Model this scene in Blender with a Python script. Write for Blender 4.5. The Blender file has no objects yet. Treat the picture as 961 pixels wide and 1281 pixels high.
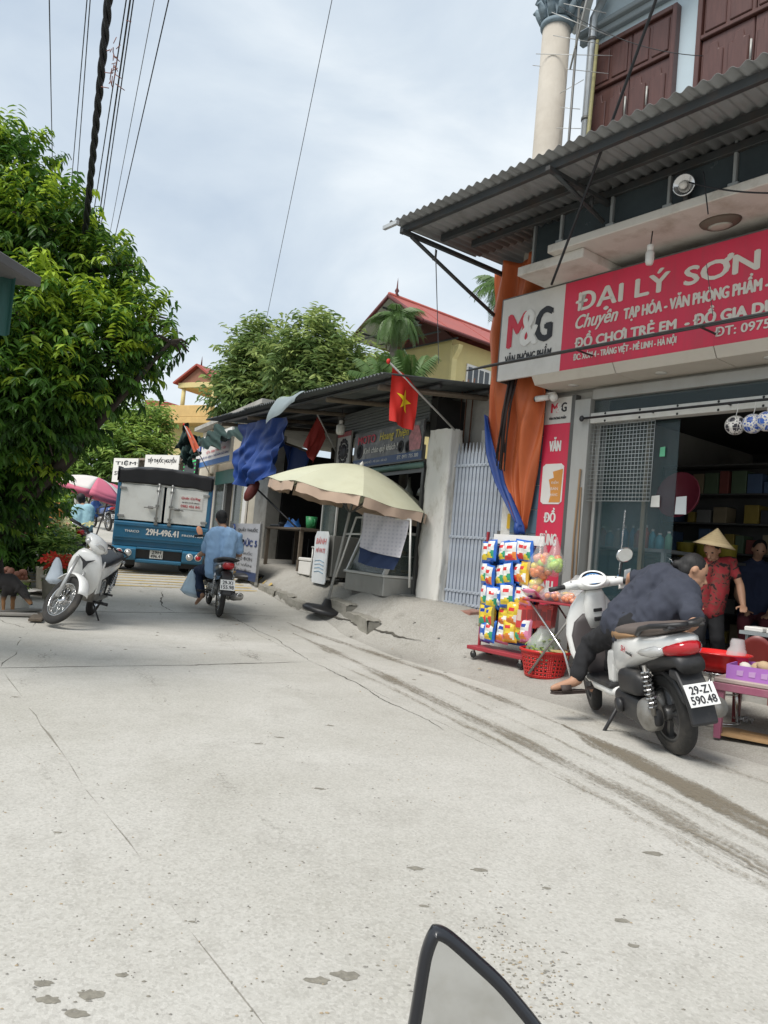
import bpy, math, random
from mathutils import Vector as V, Matrix as Mx, noise as NZ
random.seed(7)
SC = bpy.context.scene; COL = SC.collection
PI = math.pi; rad = math.radians; sin = math.sin; cos = math.cos

# ---------------------------------------------------------------- camera
CAM_H = 1.15
_th, _ro = rad(3.06), rad(5.1)
_F = V((0, cos(_th), sin(_th))); _U0 = V((0, -sin(_th), cos(_th))); _R0 = V((1, 0, 0))
_R = _R0*cos(_ro) + _U0*sin(_ro); _U = _U0*cos(_ro) - _R0*sin(_ro)
cd = bpy.data.cameras.new('camera'); cam = bpy.data.objects.new('camera', cd); COL.objects.link(cam)
cd.sensor_fit = 'VERTICAL'; cd.sensor_height = 36; cd.sensor_width = 27; cd.lens = 36*960/1281
cd.clip_start = .05; cd.clip_end = 3000
cam.matrix_world = Mx(((_R.x, _U.x, -_F.x, 0), (_R.y, _U.y, -_F.y, 0), (_R.z, _U.z, -_F.z, CAM_H), (0, 0, 0, 1)))
SC.camera = cam

# ---------------------------------------------------------------- world, sun, exposure
SUN_EL, SUN_AZ = rad(56), rad(222)          # azimuth clockwise from +Y
w = bpy.data.worlds.new('World'); SC.world = w; w.use_nodes = True
nt = w.node_tree; N = nt.nodes; L = nt.links; N.clear()
out = N.new('ShaderNodeOutputWorld'); bg = N.new('ShaderNodeBackground'); bg.inputs['Strength'].default_value = .1
sky = N.new('ShaderNodeTexSky'); sky.sky_type = 'NISHITA'; sky.sun_disc = False
sky.sun_elevation = SUN_EL; sky.sun_rotation = SUN_AZ; sky.air_density = 1.3; sky.dust_density = 2.5
tc = N.new('ShaderNodeTexCoord'); mp = N.new('ShaderNodeMapping'); mp.inputs['Scale'].default_value = (1, 1, 2.2); mp.inputs['Location'].default_value = (.35, .1, .2)
n1 = N.new('ShaderNodeTexNoise'); n1.inputs['Scale'].default_value = 2.6; n1.inputs['Detail'].default_value = 7; n1.inputs['Roughness'].default_value = .52; n1.inputs['Distortion'].default_value = .35
r1 = N.new('ShaderNodeValToRGB'); e = r1.color_ramp.elements
e[0].position = .30; e[0].color = (4.9, 5.75, 6.75, 1); e[1].position = .68; e[1].color = (8.2, 8.7, 9.0, 1)
m1 = e.new(.5) if False else r1.color_ramp.elements.new(.5); m1.color = (6.3, 7.05, 7.75, 1)
mx = N.new('ShaderNodeMixRGB'); mx.inputs[0].default_value = .88
L.new(tc.outputs['Generated'], mp.inputs['Vector']); L.new(mp.outputs[0], n1.inputs['Vector']); L.new(n1.outputs['Fac'], r1.inputs[0])
L.new(sky.outputs[0], mx.inputs[1]); L.new(r1.outputs[0], mx.inputs[2]); L.new(mx.outputs[0], bg.inputs['Color']); L.new(bg.outputs[0], out.inputs['Surface'])
sl = bpy.data.lights.new('sun', 'SUN'); sl.energy = 2.9; sl.angle = rad(26); sl.color = (1, .96, .9)
so = bpy.data.objects.new('sun', sl); COL.objects.link(so)
_sd = V((sin(SUN_AZ)*cos(SUN_EL), cos(SUN_AZ)*cos(SUN_EL), sin(SUN_EL)))
so.rotation_euler = _sd.to_track_quat('Z', 'Y').to_euler(); so.location = (0, 0, 30)
vs = SC.view_settings; vs.view_transform = 'Standard'; vs.look = 'None'; vs.gamma = 1; vs.use_curve_mapping = False; vs.exposure = .3
SC.cycles.max_bounces = 8; SC.cycles.diffuse_bounces = 4; SC.cycles.transparent_max_bounces = 24
SC.cycles.use_denoising = True

# ---------------------------------------------------------------- helpers: pixel rays, frames, ground
def ray(px, py): return _F + _R*((px-480.5)/960) - _U*((py-640.5)/960)
def at(px, py, d):
    r = ray(px, py); return V((0, 0, CAM_H)) + r*(d/r.y)
class Frame:
    def __init__(s, ox, oy, ang):
        a = rad(ang); s.o = V((ox, oy, 0)); s.X = V((sin(a), -cos(a), 0)); s.Y = V((cos(a), sin(a), 0)); s.rz = -(PI/2-a)
    def w(s, x, y, z=0): return s.o + s.X*x + s.Y*y + V((0, 0, z))
    def l(s, p): q = V(p)-s.o; return (q.dot(s.X), q.dot(s.Y), q.z)
    def p(s, px, py, y=0):          # local (x, z) where the sight line meets the facade plane y
        r = ray(px, py); c = V((0, 0, CAM_H)); t = (s.o+s.Y*y-c).dot(s.Y)/r.dot(s.Y); q = c+r*t-s.o
        return q.dot(s.X), q.z
S = Frame(1.97, 8.6, 38.4); T = Frame(.5, 10.6, 27)
def sst(a, b, x):
    t = min(1, max(0, (x-a)/(b-a))); return t*t*(3-2*t)
def gz(x, y):
    s = min(y, 27)-10.3; base = .078*(s+math.sqrt(s*s+2.25))/2
    if y > 27: base += .02*min(y-27, 15)
    p = V((x, y, 0)); sx, sy, _ = S.l(p); tx, ty, _ = T.l(p)
    la = -1.7+.65*(1-sst(-1, .3, sx)); b1 = (.17 + .36*(1-sst(-1.5, .1, sx)))*sst(la, -.12, sy)*sst(-4.5, -3., sx)
    b2 = (.45-.02*min(12, max(0, -tx)))*(.42*sst(-.84, -.68, ty)+.58*sst(-.66, -.25, ty))*(1-sst(.2, 1.0, tx))
    return base + max(b1, b2) - .004*sst(0, 3, -x-1.5) + .012*NZ.noise((x*.6, y*.6, 3))*sst(6, 9, y)
def gp(px, py):
    r = ray(px, py); c = V((0, 0, CAM_H)); t = .5
    while t < 80:
        q = c+r*t
        if q.z <= gz(q.x, q.y): break
        t += .05
    lo, hi = t-.05, t
    for _ in range(14):
        t = (lo+hi)/2; q = c+r*t
        if q.z <= gz(q.x, q.y): hi = t
        else: lo = t
    return q

# ---------------------------------------------------------------- helpers: materials
_mats = {}
def mat(name, col, rough=.6, metal=0., var=.12, scale=3., bump=0., bscale=40., dirt=None, dscale=1.2, damt=.5, trans=0., coat=0., spec=.5, stretch=(1, 1, 1), emit=0, thresh=(.48, .7)):
    if name in _mats: return _mats[name]
    m = bpy.data.materials.new(name); m.use_nodes = True; nt = m.node_tree; N = nt.nodes; L = nt.links
    b = N['Principled BSDF']; b.inputs['Roughness'].default_value = rough; b.inputs['Metallic'].default_value = metal
    b.inputs['Coat Weight'].default_value = coat; b.inputs['Specular IOR Level'].default_value = spec
    tc = N.new('ShaderNodeTexCoord'); mp = N.new('ShaderNodeMapping'); mp.inputs['Scale'].default_value = stretch
    L.new(tc.outputs['Object'], mp.inputs['Vector'])
    n = N.new('ShaderNodeTexNoise'); n.inputs['Scale'].default_value = scale; n.inputs['Detail'].default_value = 5; n.inputs['Roughness'].default_value = .6
    L.new(mp.outputs[0], n.inputs['Vector'])
    mr = N.new('ShaderNodeMapRange'); mr.inputs[1].default_value = .25; mr.inputs[2].default_value = .75; mr.inputs[3].default_value = 1-var; mr.inputs[4].default_value = 1+var
    L.new(n.outputs['Fac'], mr.inputs[0])
    hs = N.new('ShaderNodeHueSaturation'); hs.inputs['Color'].default_value = (*col, 1); L.new(mr.outputs[0], hs.inputs['Value'])
    c = hs.outputs[0]
    if dirt:
        d = N.new('ShaderNodeTexNoise'); d.inputs['Scale'].default_value = dscale; d.inputs['Detail'].default_value = 8; d.inputs['Roughness'].default_value = .7
        L.new(mp.outputs[0], d.inputs['Vector'])
        dr = N.new('ShaderNodeMapRange'); dr.inputs[1].default_value = thresh[0]; dr.inputs[2].default_value = thresh[1]; dr.inputs[4].default_value = damt; L.new(d.outputs['Fac'], dr.inputs[0])
        x = N.new('ShaderNodeMixRGB'); x.inputs[2].default_value = (*dirt, 1); L.new(dr.outputs[0], x.inputs[0]); L.new(c, x.inputs[1]); c = x.outputs[0]
    L.new(c, b.inputs['Base Color'])
    rr = N.new('ShaderNodeMapRange'); rr.inputs[3].default_value = max(0, rough-.08); rr.inputs[4].default_value = min(1, rough+.08); L.new(n.outputs['Fac'], rr.inputs[0]); L.new(rr.outputs[0], b.inputs['Roughness'])
    if bump:
        bn = N.new('ShaderNodeTexNoise'); bn.inputs['Scale'].default_value = bscale; bn.inputs['Detail'].default_value = 4; L.new(mp.outputs[0], bn.inputs['Vector'])
        bp = N.new('ShaderNodeBump'); bp.inputs['Strength'].default_value = bump; bp.inputs['Distance'].default_value = .01; L.new(bn.outputs['Fac'], bp.inputs['Height']); L.new(bp.outputs[0], b.inputs['Normal'])
    if trans:
        t = N.new('ShaderNodeBsdfTransparent'); ms = N.new('ShaderNodeMixShader'); ms.inputs[0].default_value = trans
        L.new(b.outputs[0], ms.inputs[1]); L.new(t.outputs[0], ms.inputs[2]); L.new(ms.outputs[0], N['Material Output'].inputs['Surface'])
    if emit:
        b.inputs['Emission Color'].default_value = (*col, 1); b.inputs['Emission Strength'].default_value = emit
    _mats[name] = m; return m

# ---------------------------------------------------------------- helpers: meshes
class MB:
    def __init__(s): s.v = []; s.f = []; s.m = []; s.s = []
    def add(s, vs, fs, m=0, sm=False, M=None):
        o = len(s.v); s.v += [tuple(M @ V(p)) if M else tuple(p) for p in vs]
        for f in fs: s.f.append(tuple(i+o for i in f)); s.m.append(m); s.s.append(sm)
        return s
    def box(s, x0, x1, y0, y1, z0, z1, m=0, M=None):
        return s.add([(x0, y0, z0), (x1, y0, z0), (x1, y1, z0), (x0, y1, z0), (x0, y0, z1), (x1, y0, z1), (x1, y1, z1), (x0, y1, z1)],
                     [(3, 2, 1, 0), (4, 5, 6, 7), (0, 1, 5, 4), (1, 2, 6, 5), (2, 3, 7, 6), (3, 0, 4, 7)], m, False, M)
    def loft(s, rings, m=0, sm=True, close=True, cap=True, M=None):
        n = len(rings[0]); vs = [p for r in rings for p in r]; fs = []
        for i in range(len(rings)-1):
            for j in range(n if close else n-1):
                k = (j+1) % n; fs.append((i*n+j, i*n+k, (i+1)*n+k, (i+1)*n+j))
        if cap and close: fs.append(tuple(range(n-1, -1, -1))); fs.append(tuple((len(rings)-1)*n+j for j in range(n)))
        return s.add(vs, fs, m, sm, M)
    def tube(s, pts, r, seg=8, m=0, cap=True, M=None, ry=None):
        pts = [V(p) for p in pts]; R = r if isinstance(r, (list, tuple)) else [r]*len(pts); rings = []
        up = None
        for i, p in enumerate(pts):
            t = (pts[min(i+1, len(pts)-1)]-pts[max(i-1, 0)])
            t = t.normalized() if t.length > 1e-9 else V((0, 0, 1))
            if up is None: up = V((0, 0, 1)) if abs(t.z) < .9 else V((0, 1, 0))
            a = t.cross(up); a = a.normalized() if a.length > 1e-6 else V((1, 0, 0)); b = a.cross(t).normalized(); up = b
            rings.append([p+a*(R[i]*cos(2*PI*k/seg))+b*(R[i]*(ry or 1)*sin(2*PI*k/seg)) for k in range(seg)])
        return s.loft(rings, m, True, True, cap, M)
    def lathe(s, prof, seg=16, m=0, M=None, cap=True, sm=True):
        return s.loft([[(r*cos(2*PI*k/seg), r*sin(2*PI*k/seg), z) for k in range(seg)] for r, z in prof], m, sm, True, cap, M)
    def ell(s, c, rx, ry, rz, seg=10, m=0, M=None):
        n = max(4, seg//2+1)
        rr = [[(c[0]+rx*max(.01, sin(PI*i/n))*cos(2*PI*k/seg), c[1]+ry*max(.01, sin(PI*i/n))*sin(2*PI*k/seg), c[2]-rz*cos(PI*i/n)) for k in range(seg)] for i in range(n+1)]
        return s.loft(rr, m, True, True, True, M)
    def prism(s, pts, a, b, plane='xz', m=0, M=None, sm=False):
        g = {'xz': lambda p, t: (p[0], t, p[1]), 'xy': lambda p, t: (p[0], p[1], t), 'yz': lambda p, t: (t, p[0], p[1])}[plane]
        n = len(pts); vs = [g(p, a) for p in pts]+[g(p, b) for p in pts]
        fs = [tuple(range(n)), tuple(range(2*n-1, n-1, -1))]+[(i, i+n, (i+1) % n+n, (i+1) % n) for i in range(n)]
        return s.add(vs, fs, m, sm, M)
    def grid(s, fn, nu, nv, m=0, sm=True, M=None, cu=False):
        vs = [fn(i/nu, j/nv) for j in range(nv+1) for i in range(nu+1)]
        fs = [(j*(nu+1)+i, j*(nu+1)+i+1, (j+1)*(nu+1)+i+1, (j+1)*(nu+1)+i) for j in range(nv) for i in range(nu)]
        return s.add(vs, fs, m, sm, M)
    def mesh(s, name, mats):
        me = bpy.data.meshes.new(name); me.from_pydata(s.v, [], s.f)
        for q in (mats if isinstance(mats, (list, tuple)) else [mats]): me.materials.append(q)
        me.polygons.foreach_set('material_index', s.m); me.polygons.foreach_set('use_smooth', s.s); me.validate(); me.update(); return me
    def build(s, name, mats, parent=None, bevel=0, solid=0, sub=0, loc=None, rot=None, seg=1, fix=False):
        me = s.mesh(name, mats)
        if fix:
            import bmesh
            bm = bmesh.new(); bm.from_mesh(me); bmesh.ops.recalc_face_normals(bm, faces=bm.faces); bm.to_mesh(me); bm.free()
        o = bpy.data.objects.new(name, me); COL.objects.link(o)
        if parent: o.parent = parent
        if loc: o.location = loc
        if rot: o.rotation_euler = rot
        if solid: q = o.modifiers.new('solid', 'SOLIDIFY'); q.thickness = solid; q.offset = 0
        if sub: q = o.modifiers.new('sub', 'SUBSURF'); q.levels = q.render_levels = sub
        if bevel: q = o.modifiers.new('bevel', 'BEVEL'); q.width = bevel; q.segments = seg; q.limit_method = 'ANGLE'; q.angle_limit = rad(40)
        return o
def inst(me, name, parent=None, M=None, loc=None, rot=None, scale=None):
    o = bpy.data.objects.new(name, me); COL.objects.link(o); o.parent = parent
    if M: o.matrix_local = M
    if loc: o.location = loc
    if rot: o.rotation_euler = rot
    if scale: o.scale = scale
    return o
def tag(o, label=None, cat=None, group=None, kind=None):
    if label: o['label'] = label
    if cat: o['category'] = cat
    if group: o['group'] = group
    if kind: o['kind'] = kind
    return o
def thing(name, label, cat, loc=(0, 0, 0), rz=0, group=None, rot=None):
    o = bpy.data.objects.new(name, None); COL.objects.link(o); o.location = loc; o.rotation_euler = rot or (0, 0, rz)
    o.empty_display_size = .1
    return tag(o, label, cat, group)
def fthing(fr, name, label, cat, x, y, z, group=None, drz=0): return thing(name, label, cat, fr.w(x, y, z), fr.rz+drz, group)
def copy_tree(o, parent=None):
    c = o.copy(); COL.objects.link(c); c.parent = parent
    for ch in list(o.children): copy_tree(ch, c)
    return c
def Tr(x, y, z): return Mx.Translation((x, y, z))
def Ro(a, ax): return Mx.Rotation(a, 4, ax)

_fc = bpy.data.curves.new('fontcurve', 'FONT'); _fo = bpy.data.objects.new('fontcurve', _fc); COL.objects.link(_fo)
def text(name, body, box, m, parent, y=-.004, bold=0., shear=0., depth=.002, M=None, wide=None):
    """flat lettering filling box=(x0,z0,x1,z1) of the xz plane, facing -y"""
    _fc.shear = shear; _fc.offset = 0; _fc.extrude = 0; _fc.resolution_u = 3; _fc.size = 1; _fc.align_x = 'LEFT'
    def gl_(b_):
        _fc.body = b_; bpy.context.view_layer.update(); me_ = bpy.data.meshes.new_from_object(_fo.evaluated_get(bpy.context.evaluated_depsgraph_get()))
        r_ = ([v.co.copy() for v in me_.vertices], [tuple(p.vertices) for p in me_.polygons]); bpy.data.meshes.remove(me_); return r_
    plain = body.replace('Ơ', 'O').replace('ơ', 'o'); vs, fs = gl_(plain)
    for k_, ch in enumerate(body):
        if ch in 'Ơơ':                       # the horned O: a plain O with its horn added
            pv = gl_(plain[:k_+1])[0]; xr = max(v.x for v in pv); cap = .71 if ch == 'Ơ' else .53; n0 = len(vs)
            vs += [V((xr-.13, cap-.07, 0)), V((xr-.02, cap-.16, 0)), V((xr+.07, cap-.05, 0)), V((xr+.08, cap+.09, 0)), V((xr-.02, cap+.09, 0)), V((xr-.03, cap+.0, 0))]; fs.append(tuple(range(n0, n0+6)))
    x0, x1, y0, y1 = min(v.x for v in vs), max(v.x for v in vs), min(v.y for v in vs), max(v.y for v in vs); a, b, c, d = box
    h_ = d-b; offs = [(0, 0)] if not bold else [(0, 0), (bold*h_, 0), (-bold*h_, 0), (0, bold*h_*.6), (0, -bold*h_*.6)]
    bd = bold*h_; a += bd; c -= bd; b += bd*.6; d -= bd*.6; B_ = MB()
    for i_, (ox, oz) in enumerate(offs):
        B_.add([(a+(v.x-x0)/(x1-x0)*(c-a)+ox, -.0006*i_, b+(v.y-y0)/(y1-y0)*(d-b)+oz) for v in vs], fs, 0, False, M)
    me = B_.mesh(name, [m])
    o = bpy.data.objects.new(name, me); COL.objects.link(o); o.parent = parent; o.location = (0, y, 0)
    return o
def corr(w_, l_, pitch, amp, nl=1, ph=0):
    """one corrugated sheet: waves across x (0..w_), length along y (0..l_)"""
    n = max(4, int(w_/pitch*8)); b = MB()
    return b.grid(lambda u, v: (u*w_, v*l_, amp*sin(2*PI*(u*w_/pitch)+ph)), n, nl)
# ================================================================ ground and road
def concrete(name, col, col2, dark, sp=1.):
    m = bpy.data.materials.new(name); m.use_nodes = True; nt = m.node_tree; N = nt.nodes; L = nt.links; b = N['Principled BSDF']
    b.inputs['Roughness'].default_value = .88; b.inputs['Specular IOR Level'].default_value = .25
    tc = N.new('ShaderNodeTexCoord')
    def noise(s, d=6, r=.6, dist=0):
        n = N.new('ShaderNodeTexNoise'); n.inputs['Scale'].default_value = s; n.inputs['Detail'].default_value = d; n.inputs['Roughness'].default_value = r; n.inputs['Distortion'].default_value = dist
        L.new(tc.outputs['Object'], n.inputs['Vector']); return n.outputs['Fac']
    def rng(x, a, b_, c, d):
        q = N.new('ShaderNodeMapRange'); q.inputs[1].default_value = a; q.inputs[2].default_value = b_; q.inputs[3].default_value = c; q.inputs[4].default_value = d; L.new(x, q.inputs[0]); return q.outputs[0]
    def mix(f, a, c, mode='MIX'):
        x = N.new('ShaderNodeMixRGB'); x.blend_type = mode
        if isinstance(f, float): x.inputs[0].default_value = f
        else: L.new(f, x.inputs[0])
        for i, q in ((1, a), (2, c)):
            if isinstance(q, tuple): x.inputs[i].default_value = (*q, 1)
            else: L.new(q, x.inputs[i])
        return x.outputs[0]
    c = mix(rng(noise(.55, 7, .62, .4), .38, .66, 0, 1), col, col2)
    c = mix(rng(noise(2.3, 8, .7), .52, .72, 0, .5), c, dark)
    c = mix(rng(noise(9, 5, .7), .55, .8, 0, .35), c, dark)
    v = N.new('ShaderNodeTexVoronoi'); v.inputs['Scale'].default_value = 105; L.new(tc.outputs['Object'], v.inputs['Vector'])
    sv = N.new('ShaderNodeSeparateColor'); L.new(v.outputs['Color'], sv.inputs[0])
    c = mix(rng(sv.outputs[0], 0, 1, 0, .3*sp), c, mix(rng(sv.outputs[1], .3, .7, 0, 1), (.20, .185, .165), (.62, .6, .56)))
    c = mix(rng(noise(160, 3, .7), .3, .7, .0, .32*sp), c, dark)
    v2 = N.new('ShaderNodeTexVoronoi'); v2.inputs['Scale'].default_value = 28; L.new(tc.outputs['Object'], v2.inputs['Vector'])
    pit = rng(v2.outputs['Distance'], .05, .16, 1, 0); gate = rng(noise(3.1, 4), .52, .68, 0, .30)
    mm = N.new('ShaderNodeMath'); mm.operation = 'MULTIPLY'; L.new(pit, mm.inputs[0]); L.new(gate, mm.inputs[1])
    c = mix(mm.outputs[0], c, (.13, .12, .105))
    L.new(c, b.inputs['Base Color'])
    bp = N.new('ShaderNodeBump'); bp.inputs['Strength'].default_value = .35; bp.inputs['Distance'].default_value = .006
    ad = N.new('ShaderNodeMath'); ad.operation = 'ADD'; L.new(noise(90, 4, .7), ad.inputs[0]); L.new(noise(14, 5), ad.inputs[1]); L.new(ad.outputs[0], bp.inputs['Height']); L.new(bp.outputs[0], b.inputs['Normal'])
    return m
M_road = concrete('concrete_road', (.52, .505, .465), (.40, .385, .34), (.30, .285, .25), 1.)
M_ground = concrete('concrete_ground', (.41, .395, .36), (.30, .285, .25), (.17, .16, .135))
M_crack = mat('crack_fill', (.075, .068, .055), .95, var=.4, scale=15)

def axis(lo, hi, step, far):
    a = [lo+i*step for i in range(int((hi-lo)/step)+1)]
    k, x = step, a[-1]
    while x < far: k *= 1.5; x += k; a.append(x)
    k, x = step, lo; pre = []
    while x > -far: k *= 1.5; x -= k; pre.append(x)
    return pre[::-1]+a
gx, gy = axis(-7.2, 5, .14, 900), axis(-1, 22, .14, 1200)
b = MB(); nx = len(gx)
b.v = [(x, y, gz(x, y)) for y in gy for x in gx]
b.f = [(j*nx+i, j*nx+i+1, (j+1)*nx+i+1, (j+1)*nx+i) for j in range(len(gy)-1) for i in range(nx-1)]
b.m = [0]*len(b.f); b.s = [True]*len(b.f)
tag(b.build('ground', M_ground), kind='structure')

road = thing('road', 'pale worn concrete road of large slabs', None, (0, 0, 0)); road['kind'] = 'structure'; del road['label']
def lerp2(a, b, t): return (a[0]+(b[0]-a[0])*t, a[1]+(b[1]-a[1])*t)
st = [((-1.8, -2.6), (1.0, -1.1), (1.62, -.9), (3.6, -1.0), (5.9, -.2)),
      ((-5.6, 4.0), (-3.35, 5.4), (-2.79, 5.89), (-.57, 7.57), (.35, 8.30)),
      ((-7.3, 7.8), (-4.9, 9.1), (-4.15, 9.7), (-2.1, 10.9), (-.95, 11.2)),
      ((-9, 11.7), (-6.3, 12.6), (-5.5, 12.95), (-3.3, 13.9), (-2.2, 14.2)),
      ((-12, 19), (-9.6, 19.8), (-8.6, 20.1), (-6.4, 21), (-5.2, 21.4)),
      ((-20, 33), (-18, 33.7), (-16.6, 34.2), (-14.2, 35.4), (-12.6, 36.2))]
for k in range(5):
    for j in range(1, 4):
        if k > 1 and j in (2, 3) and j == 3: pass
        p00, p10, p01, p11 = st[k][j], st[k][j+1], st[k+1][j], st[k+1][j+1]
        g = .002 if k < 2 else .006
        wdt = max(.3, math.hypot(p10[0]-p00[0], p10[1]-p00[1])); ln = math.hypot(p01[0]-p00[0], p01[1]-p00[1])
        nu, nv = max(4, int(wdt/.22)), max(6, int(ln/.22))
        def fn(u, v):
            uu = g/wdt+u*(1-2*g/wdt); vv = g/ln+v*(1-2*g/ln)
            a = lerp2(lerp2(p00, p10, uu), lerp2(p01, p11, uu), vv)
            n1_, n2_ = NZ.noise((a[0]*1.3, a[1]*1.3, 1)), NZ.noise((a[0]*1.3, a[1]*1.3, 9)); q = .05 if k else .02
            x, y = a[0]+q*n1_+.012*NZ.noise((a[0]*7, a[1]*7, 4+j)), a[1]+q*n2_+.014*NZ.noise((a[0]*7, a[1]*7, 14+k))
            return (x, y, gz(x, y)+.016)
        b = MB().grid(fn, nu, nv)
        n = nu+1; rim = [i for i in range(n)]+[r*n+nu for r in range(1, nv+1)]+[nv*n+i for i in range(nu-1, -1, -1)]+[r*n for r in range(nv-1, 0, -1)]
        top = len(b.v); b.v += [b.v[i] for i in rim]; base = len(b.v); b.v += [(b.v[i][0], b.v[i][1], b.v[i][2]-.03) for i in rim]
        for i in range(len(rim)):
            q = (i+1) % len(rim); b.f.append((top+i, top+q, base+q, base+i)); b.m.append(0); b.s.append(False)
        b.build('slab', M_road, road)
# a few cracks and the fine fill in the joints
def ribbon(name, pts, w_, m, lift=.02, n=60, wob=.03, parent=None, uv=False, kind=None, taper=True):
    pts = [V((p[0], p[1], 0)) for p in pts]; ds = [0]
    for a, c in zip(pts, pts[1:]): ds.append(ds[-1]+(c-a).length)
    def pos(t):
        d = t*ds[-1]
        for i in range(len(ds)-1):
            if d <= ds[i+1] or i == len(ds)-2:
                return pts[i].lerp(pts[i+1], (d-ds[i])/max(1e-6, ds[i+1]-ds[i]))
    ctr = [pos(i/n) for i in range(n+1)]
    for _ in range(3): ctr = [ctr[0]]+[(ctr[i-1]+ctr[i]*2+ctr[i+1])/4 for i in range(1, n)]+[ctr[-1]]
    b = MB(); cols = 4 if uv else 1; uvs = []
    for i, p in enumerate(ctr):
        t = (ctr[min(i+1, n)]-ctr[max(0, i-1)]).normalized(); nr = V((-t.y, t.x, 0)); o = wob*NZ.noise((p.x*4, p.y*4, 7))+wob*.5*NZ.noise((p.x*15, p.y*15, 3))
        ww = w_*(1 if uv else (.35+1.0*abs(NZ.noise((p.x*3, p.y*3, 5)))))*(min(1, 6*min(i/n, 1-i/n)+.1) if taper else 1)
        for c in range(cols+1):
            q = p+nr*(o+ww*(c/cols-.5)); b.v.append((q.x, q.y, gz(q.x, q.y)+lift)); uvs.append((c/cols, i/n*ds[-1]))
    k = cols+1
    for i in range(n):
        for c in range(cols): b.f.append((i*k+c, i*k+c+1, (i+1)*k+c+1, (i+1)*k+c)); b.m.append(0); b.s.append(True)
    o = b.build(name, m, parent)
    if uv:
        ul = o.data.uv_layers.new(name='UVMap')
        for lp in o.data.loops: ul.data[lp.index].uv = uvs[lp.vertex_index]
    if kind: o['kind'] = kind
    return o
for pts, w_ in [([(-2.79, 5.89), (-1.6, 6.75), (-.57, 7.57)], .022), ([(-4.15, 9.7), (-3.2, 10.3), (-2.1, 10.9), (-1.1, 11.15)], .04), ([(-.57, 7.57), (-.1, 6.6), (.13, 5.97), (.55, 5.1)], .014),
                ([(-3.5, 12.6), (-3.1, 11.2), (-2.75, 10.6)], .03), ([(-2.1, 10.9), (-1.2, 9.2), (-.57, 7.57)], .018), ([(-1.0, 11.2), (.1, 9.7), (.6, 9.1)], .03),
                ([(-4.6, 9.5), (-4.2, 8.6), (-3.6, 8.1)], .02)]:
    ribbon('crack', pts, w_, M_crack, .0175, 70, .035, road)
def mudmat(name, col, dens, fine):
    m = bpy.data.materials.new(name); m.use_nodes = True; nt = m.node_tree; N = nt.nodes; L = nt.links; b = N['Principled BSDF']
    b.inputs['Roughness'].default_value = .95; b.inputs['Specular IOR Level'].default_value = .15
    uv = N.new('ShaderNodeUVMap'); tc = N.new('ShaderNodeTexCoord'); sx = N.new('ShaderNodeSeparateXYZ'); L.new(uv.outputs[0], sx.inputs[0])
    def M_(op, a, c):
        q = N.new('ShaderNodeMath'); q.operation = op
        for i, x in ((0, a), (1, c)):
            if isinstance(x, (int, float)): q.inputs[i].default_value = x
            else: L.new(x, q.inputs[i])
        return q.outputs[0]
    edge = M_('MULTIPLY', M_('MULTIPLY', sx.outputs[0], M_('SUBTRACT', 1, sx.outputs[0])), 4)
    mp = N.new('ShaderNodeMapping'); mp.inputs['Scale'].default_value = (fine, .8, 1); L.new(uv.outputs[0], mp.inputs['Vector'])
    n1 = N.new('ShaderNodeTexNoise'); n1.inputs['Scale'].default_value = 1.6; n1.inputs['Detail'].default_value = 6; n1.inputs['Roughness'].default_value = .7; L.new(mp.outputs[0], n1.inputs['Vector'])
    n2 = N.new('ShaderNodeTexNoise'); n2.inputs['Scale'].default_value = 38; n2.inputs['Detail'].default_value = 5; n2.inputs['Roughness'].default_value = .75; L.new(tc.outputs['Object'], n2.inputs['Vector'])
    n3 = N.new('ShaderNodeTexNoise'); n3.inputs['Scale'].default_value = 1.1; n3.inputs['Detail'].default_value = 3; L.new(tc.outputs['Object'], n3.inputs['Vector'])
    s = M_('ADD', M_('ADD', M_('MULTIPLY', edge, .55), M_('MULTIPLY', n1.outputs['Fac'], .9)), M_('ADD', M_('MULTIPLY', n2.outputs['Fac'], .9), M_('MULTIPLY', n3.outputs['Fac'], .5)))
    mr = N.new('ShaderNodeMapRange'); mr.inputs[1].default_value = dens; mr.inputs[2].default_value = dens+.28; L.new(s, mr.inputs[0])
    cr = N.new('ShaderNodeMixRGB'); cr.inputs[1].default_value = (*[c*.62 for c in col], 1); cr.inputs[2].default_value = (*[c*1.35 for c in col], 1); L.new(n2.outputs['Fac'], cr.inputs[0]); L.new(cr.outputs[0], b.inputs['Base Color'])
    t = N.new('ShaderNodeBsdfTransparent'); ms = N.new('ShaderNodeMixShader'); a = M_('MULTIPLY', mr.outputs[0], .78)
    L.new(a, ms.inputs[0]); L.new(t.outputs[0], ms.inputs[1]); L.new(b.outputs[0], ms.inputs[2]); L.new(ms.outputs[0], N['Material Output'].inputs['Surface'])
    bp = N.new('ShaderNodeBump'); bp.inputs['Strength'].default_value = .6; bp.inputs['Distance'].default_value = .01; L.new(n2.outputs['Fac'], bp.inputs['Height']); L.new(bp.outputs[0], b.inputs['Normal'])
    return m
M_mud1 = mudmat('mud_broad', (.205, .175, .13), 1.40, 3.); M_mud2 = mudmat('mud_tyre', (.235, .205, .16), 1.56, 9.); M_mud3 = mudmat('mud_faint', (.24, .205, .15), 1.64, 7.)
t1 = [(3.2, 1.2), (2.5, 2.4), (1.94, 3.6), (1.67, 4.7), (1.42, 5.65)]
ribbon('mud_track', t1, .34, M_mud1, .0205, 120, .02, road, True)
ribbon('mud_track', [(1.46, 5.5), (1.1, 6.5), (.6, 7.6), (-.3, 9.1), (-1.2, 10.6)], .26, M_mud2, .0210, 120, .02, road, True)
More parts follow.
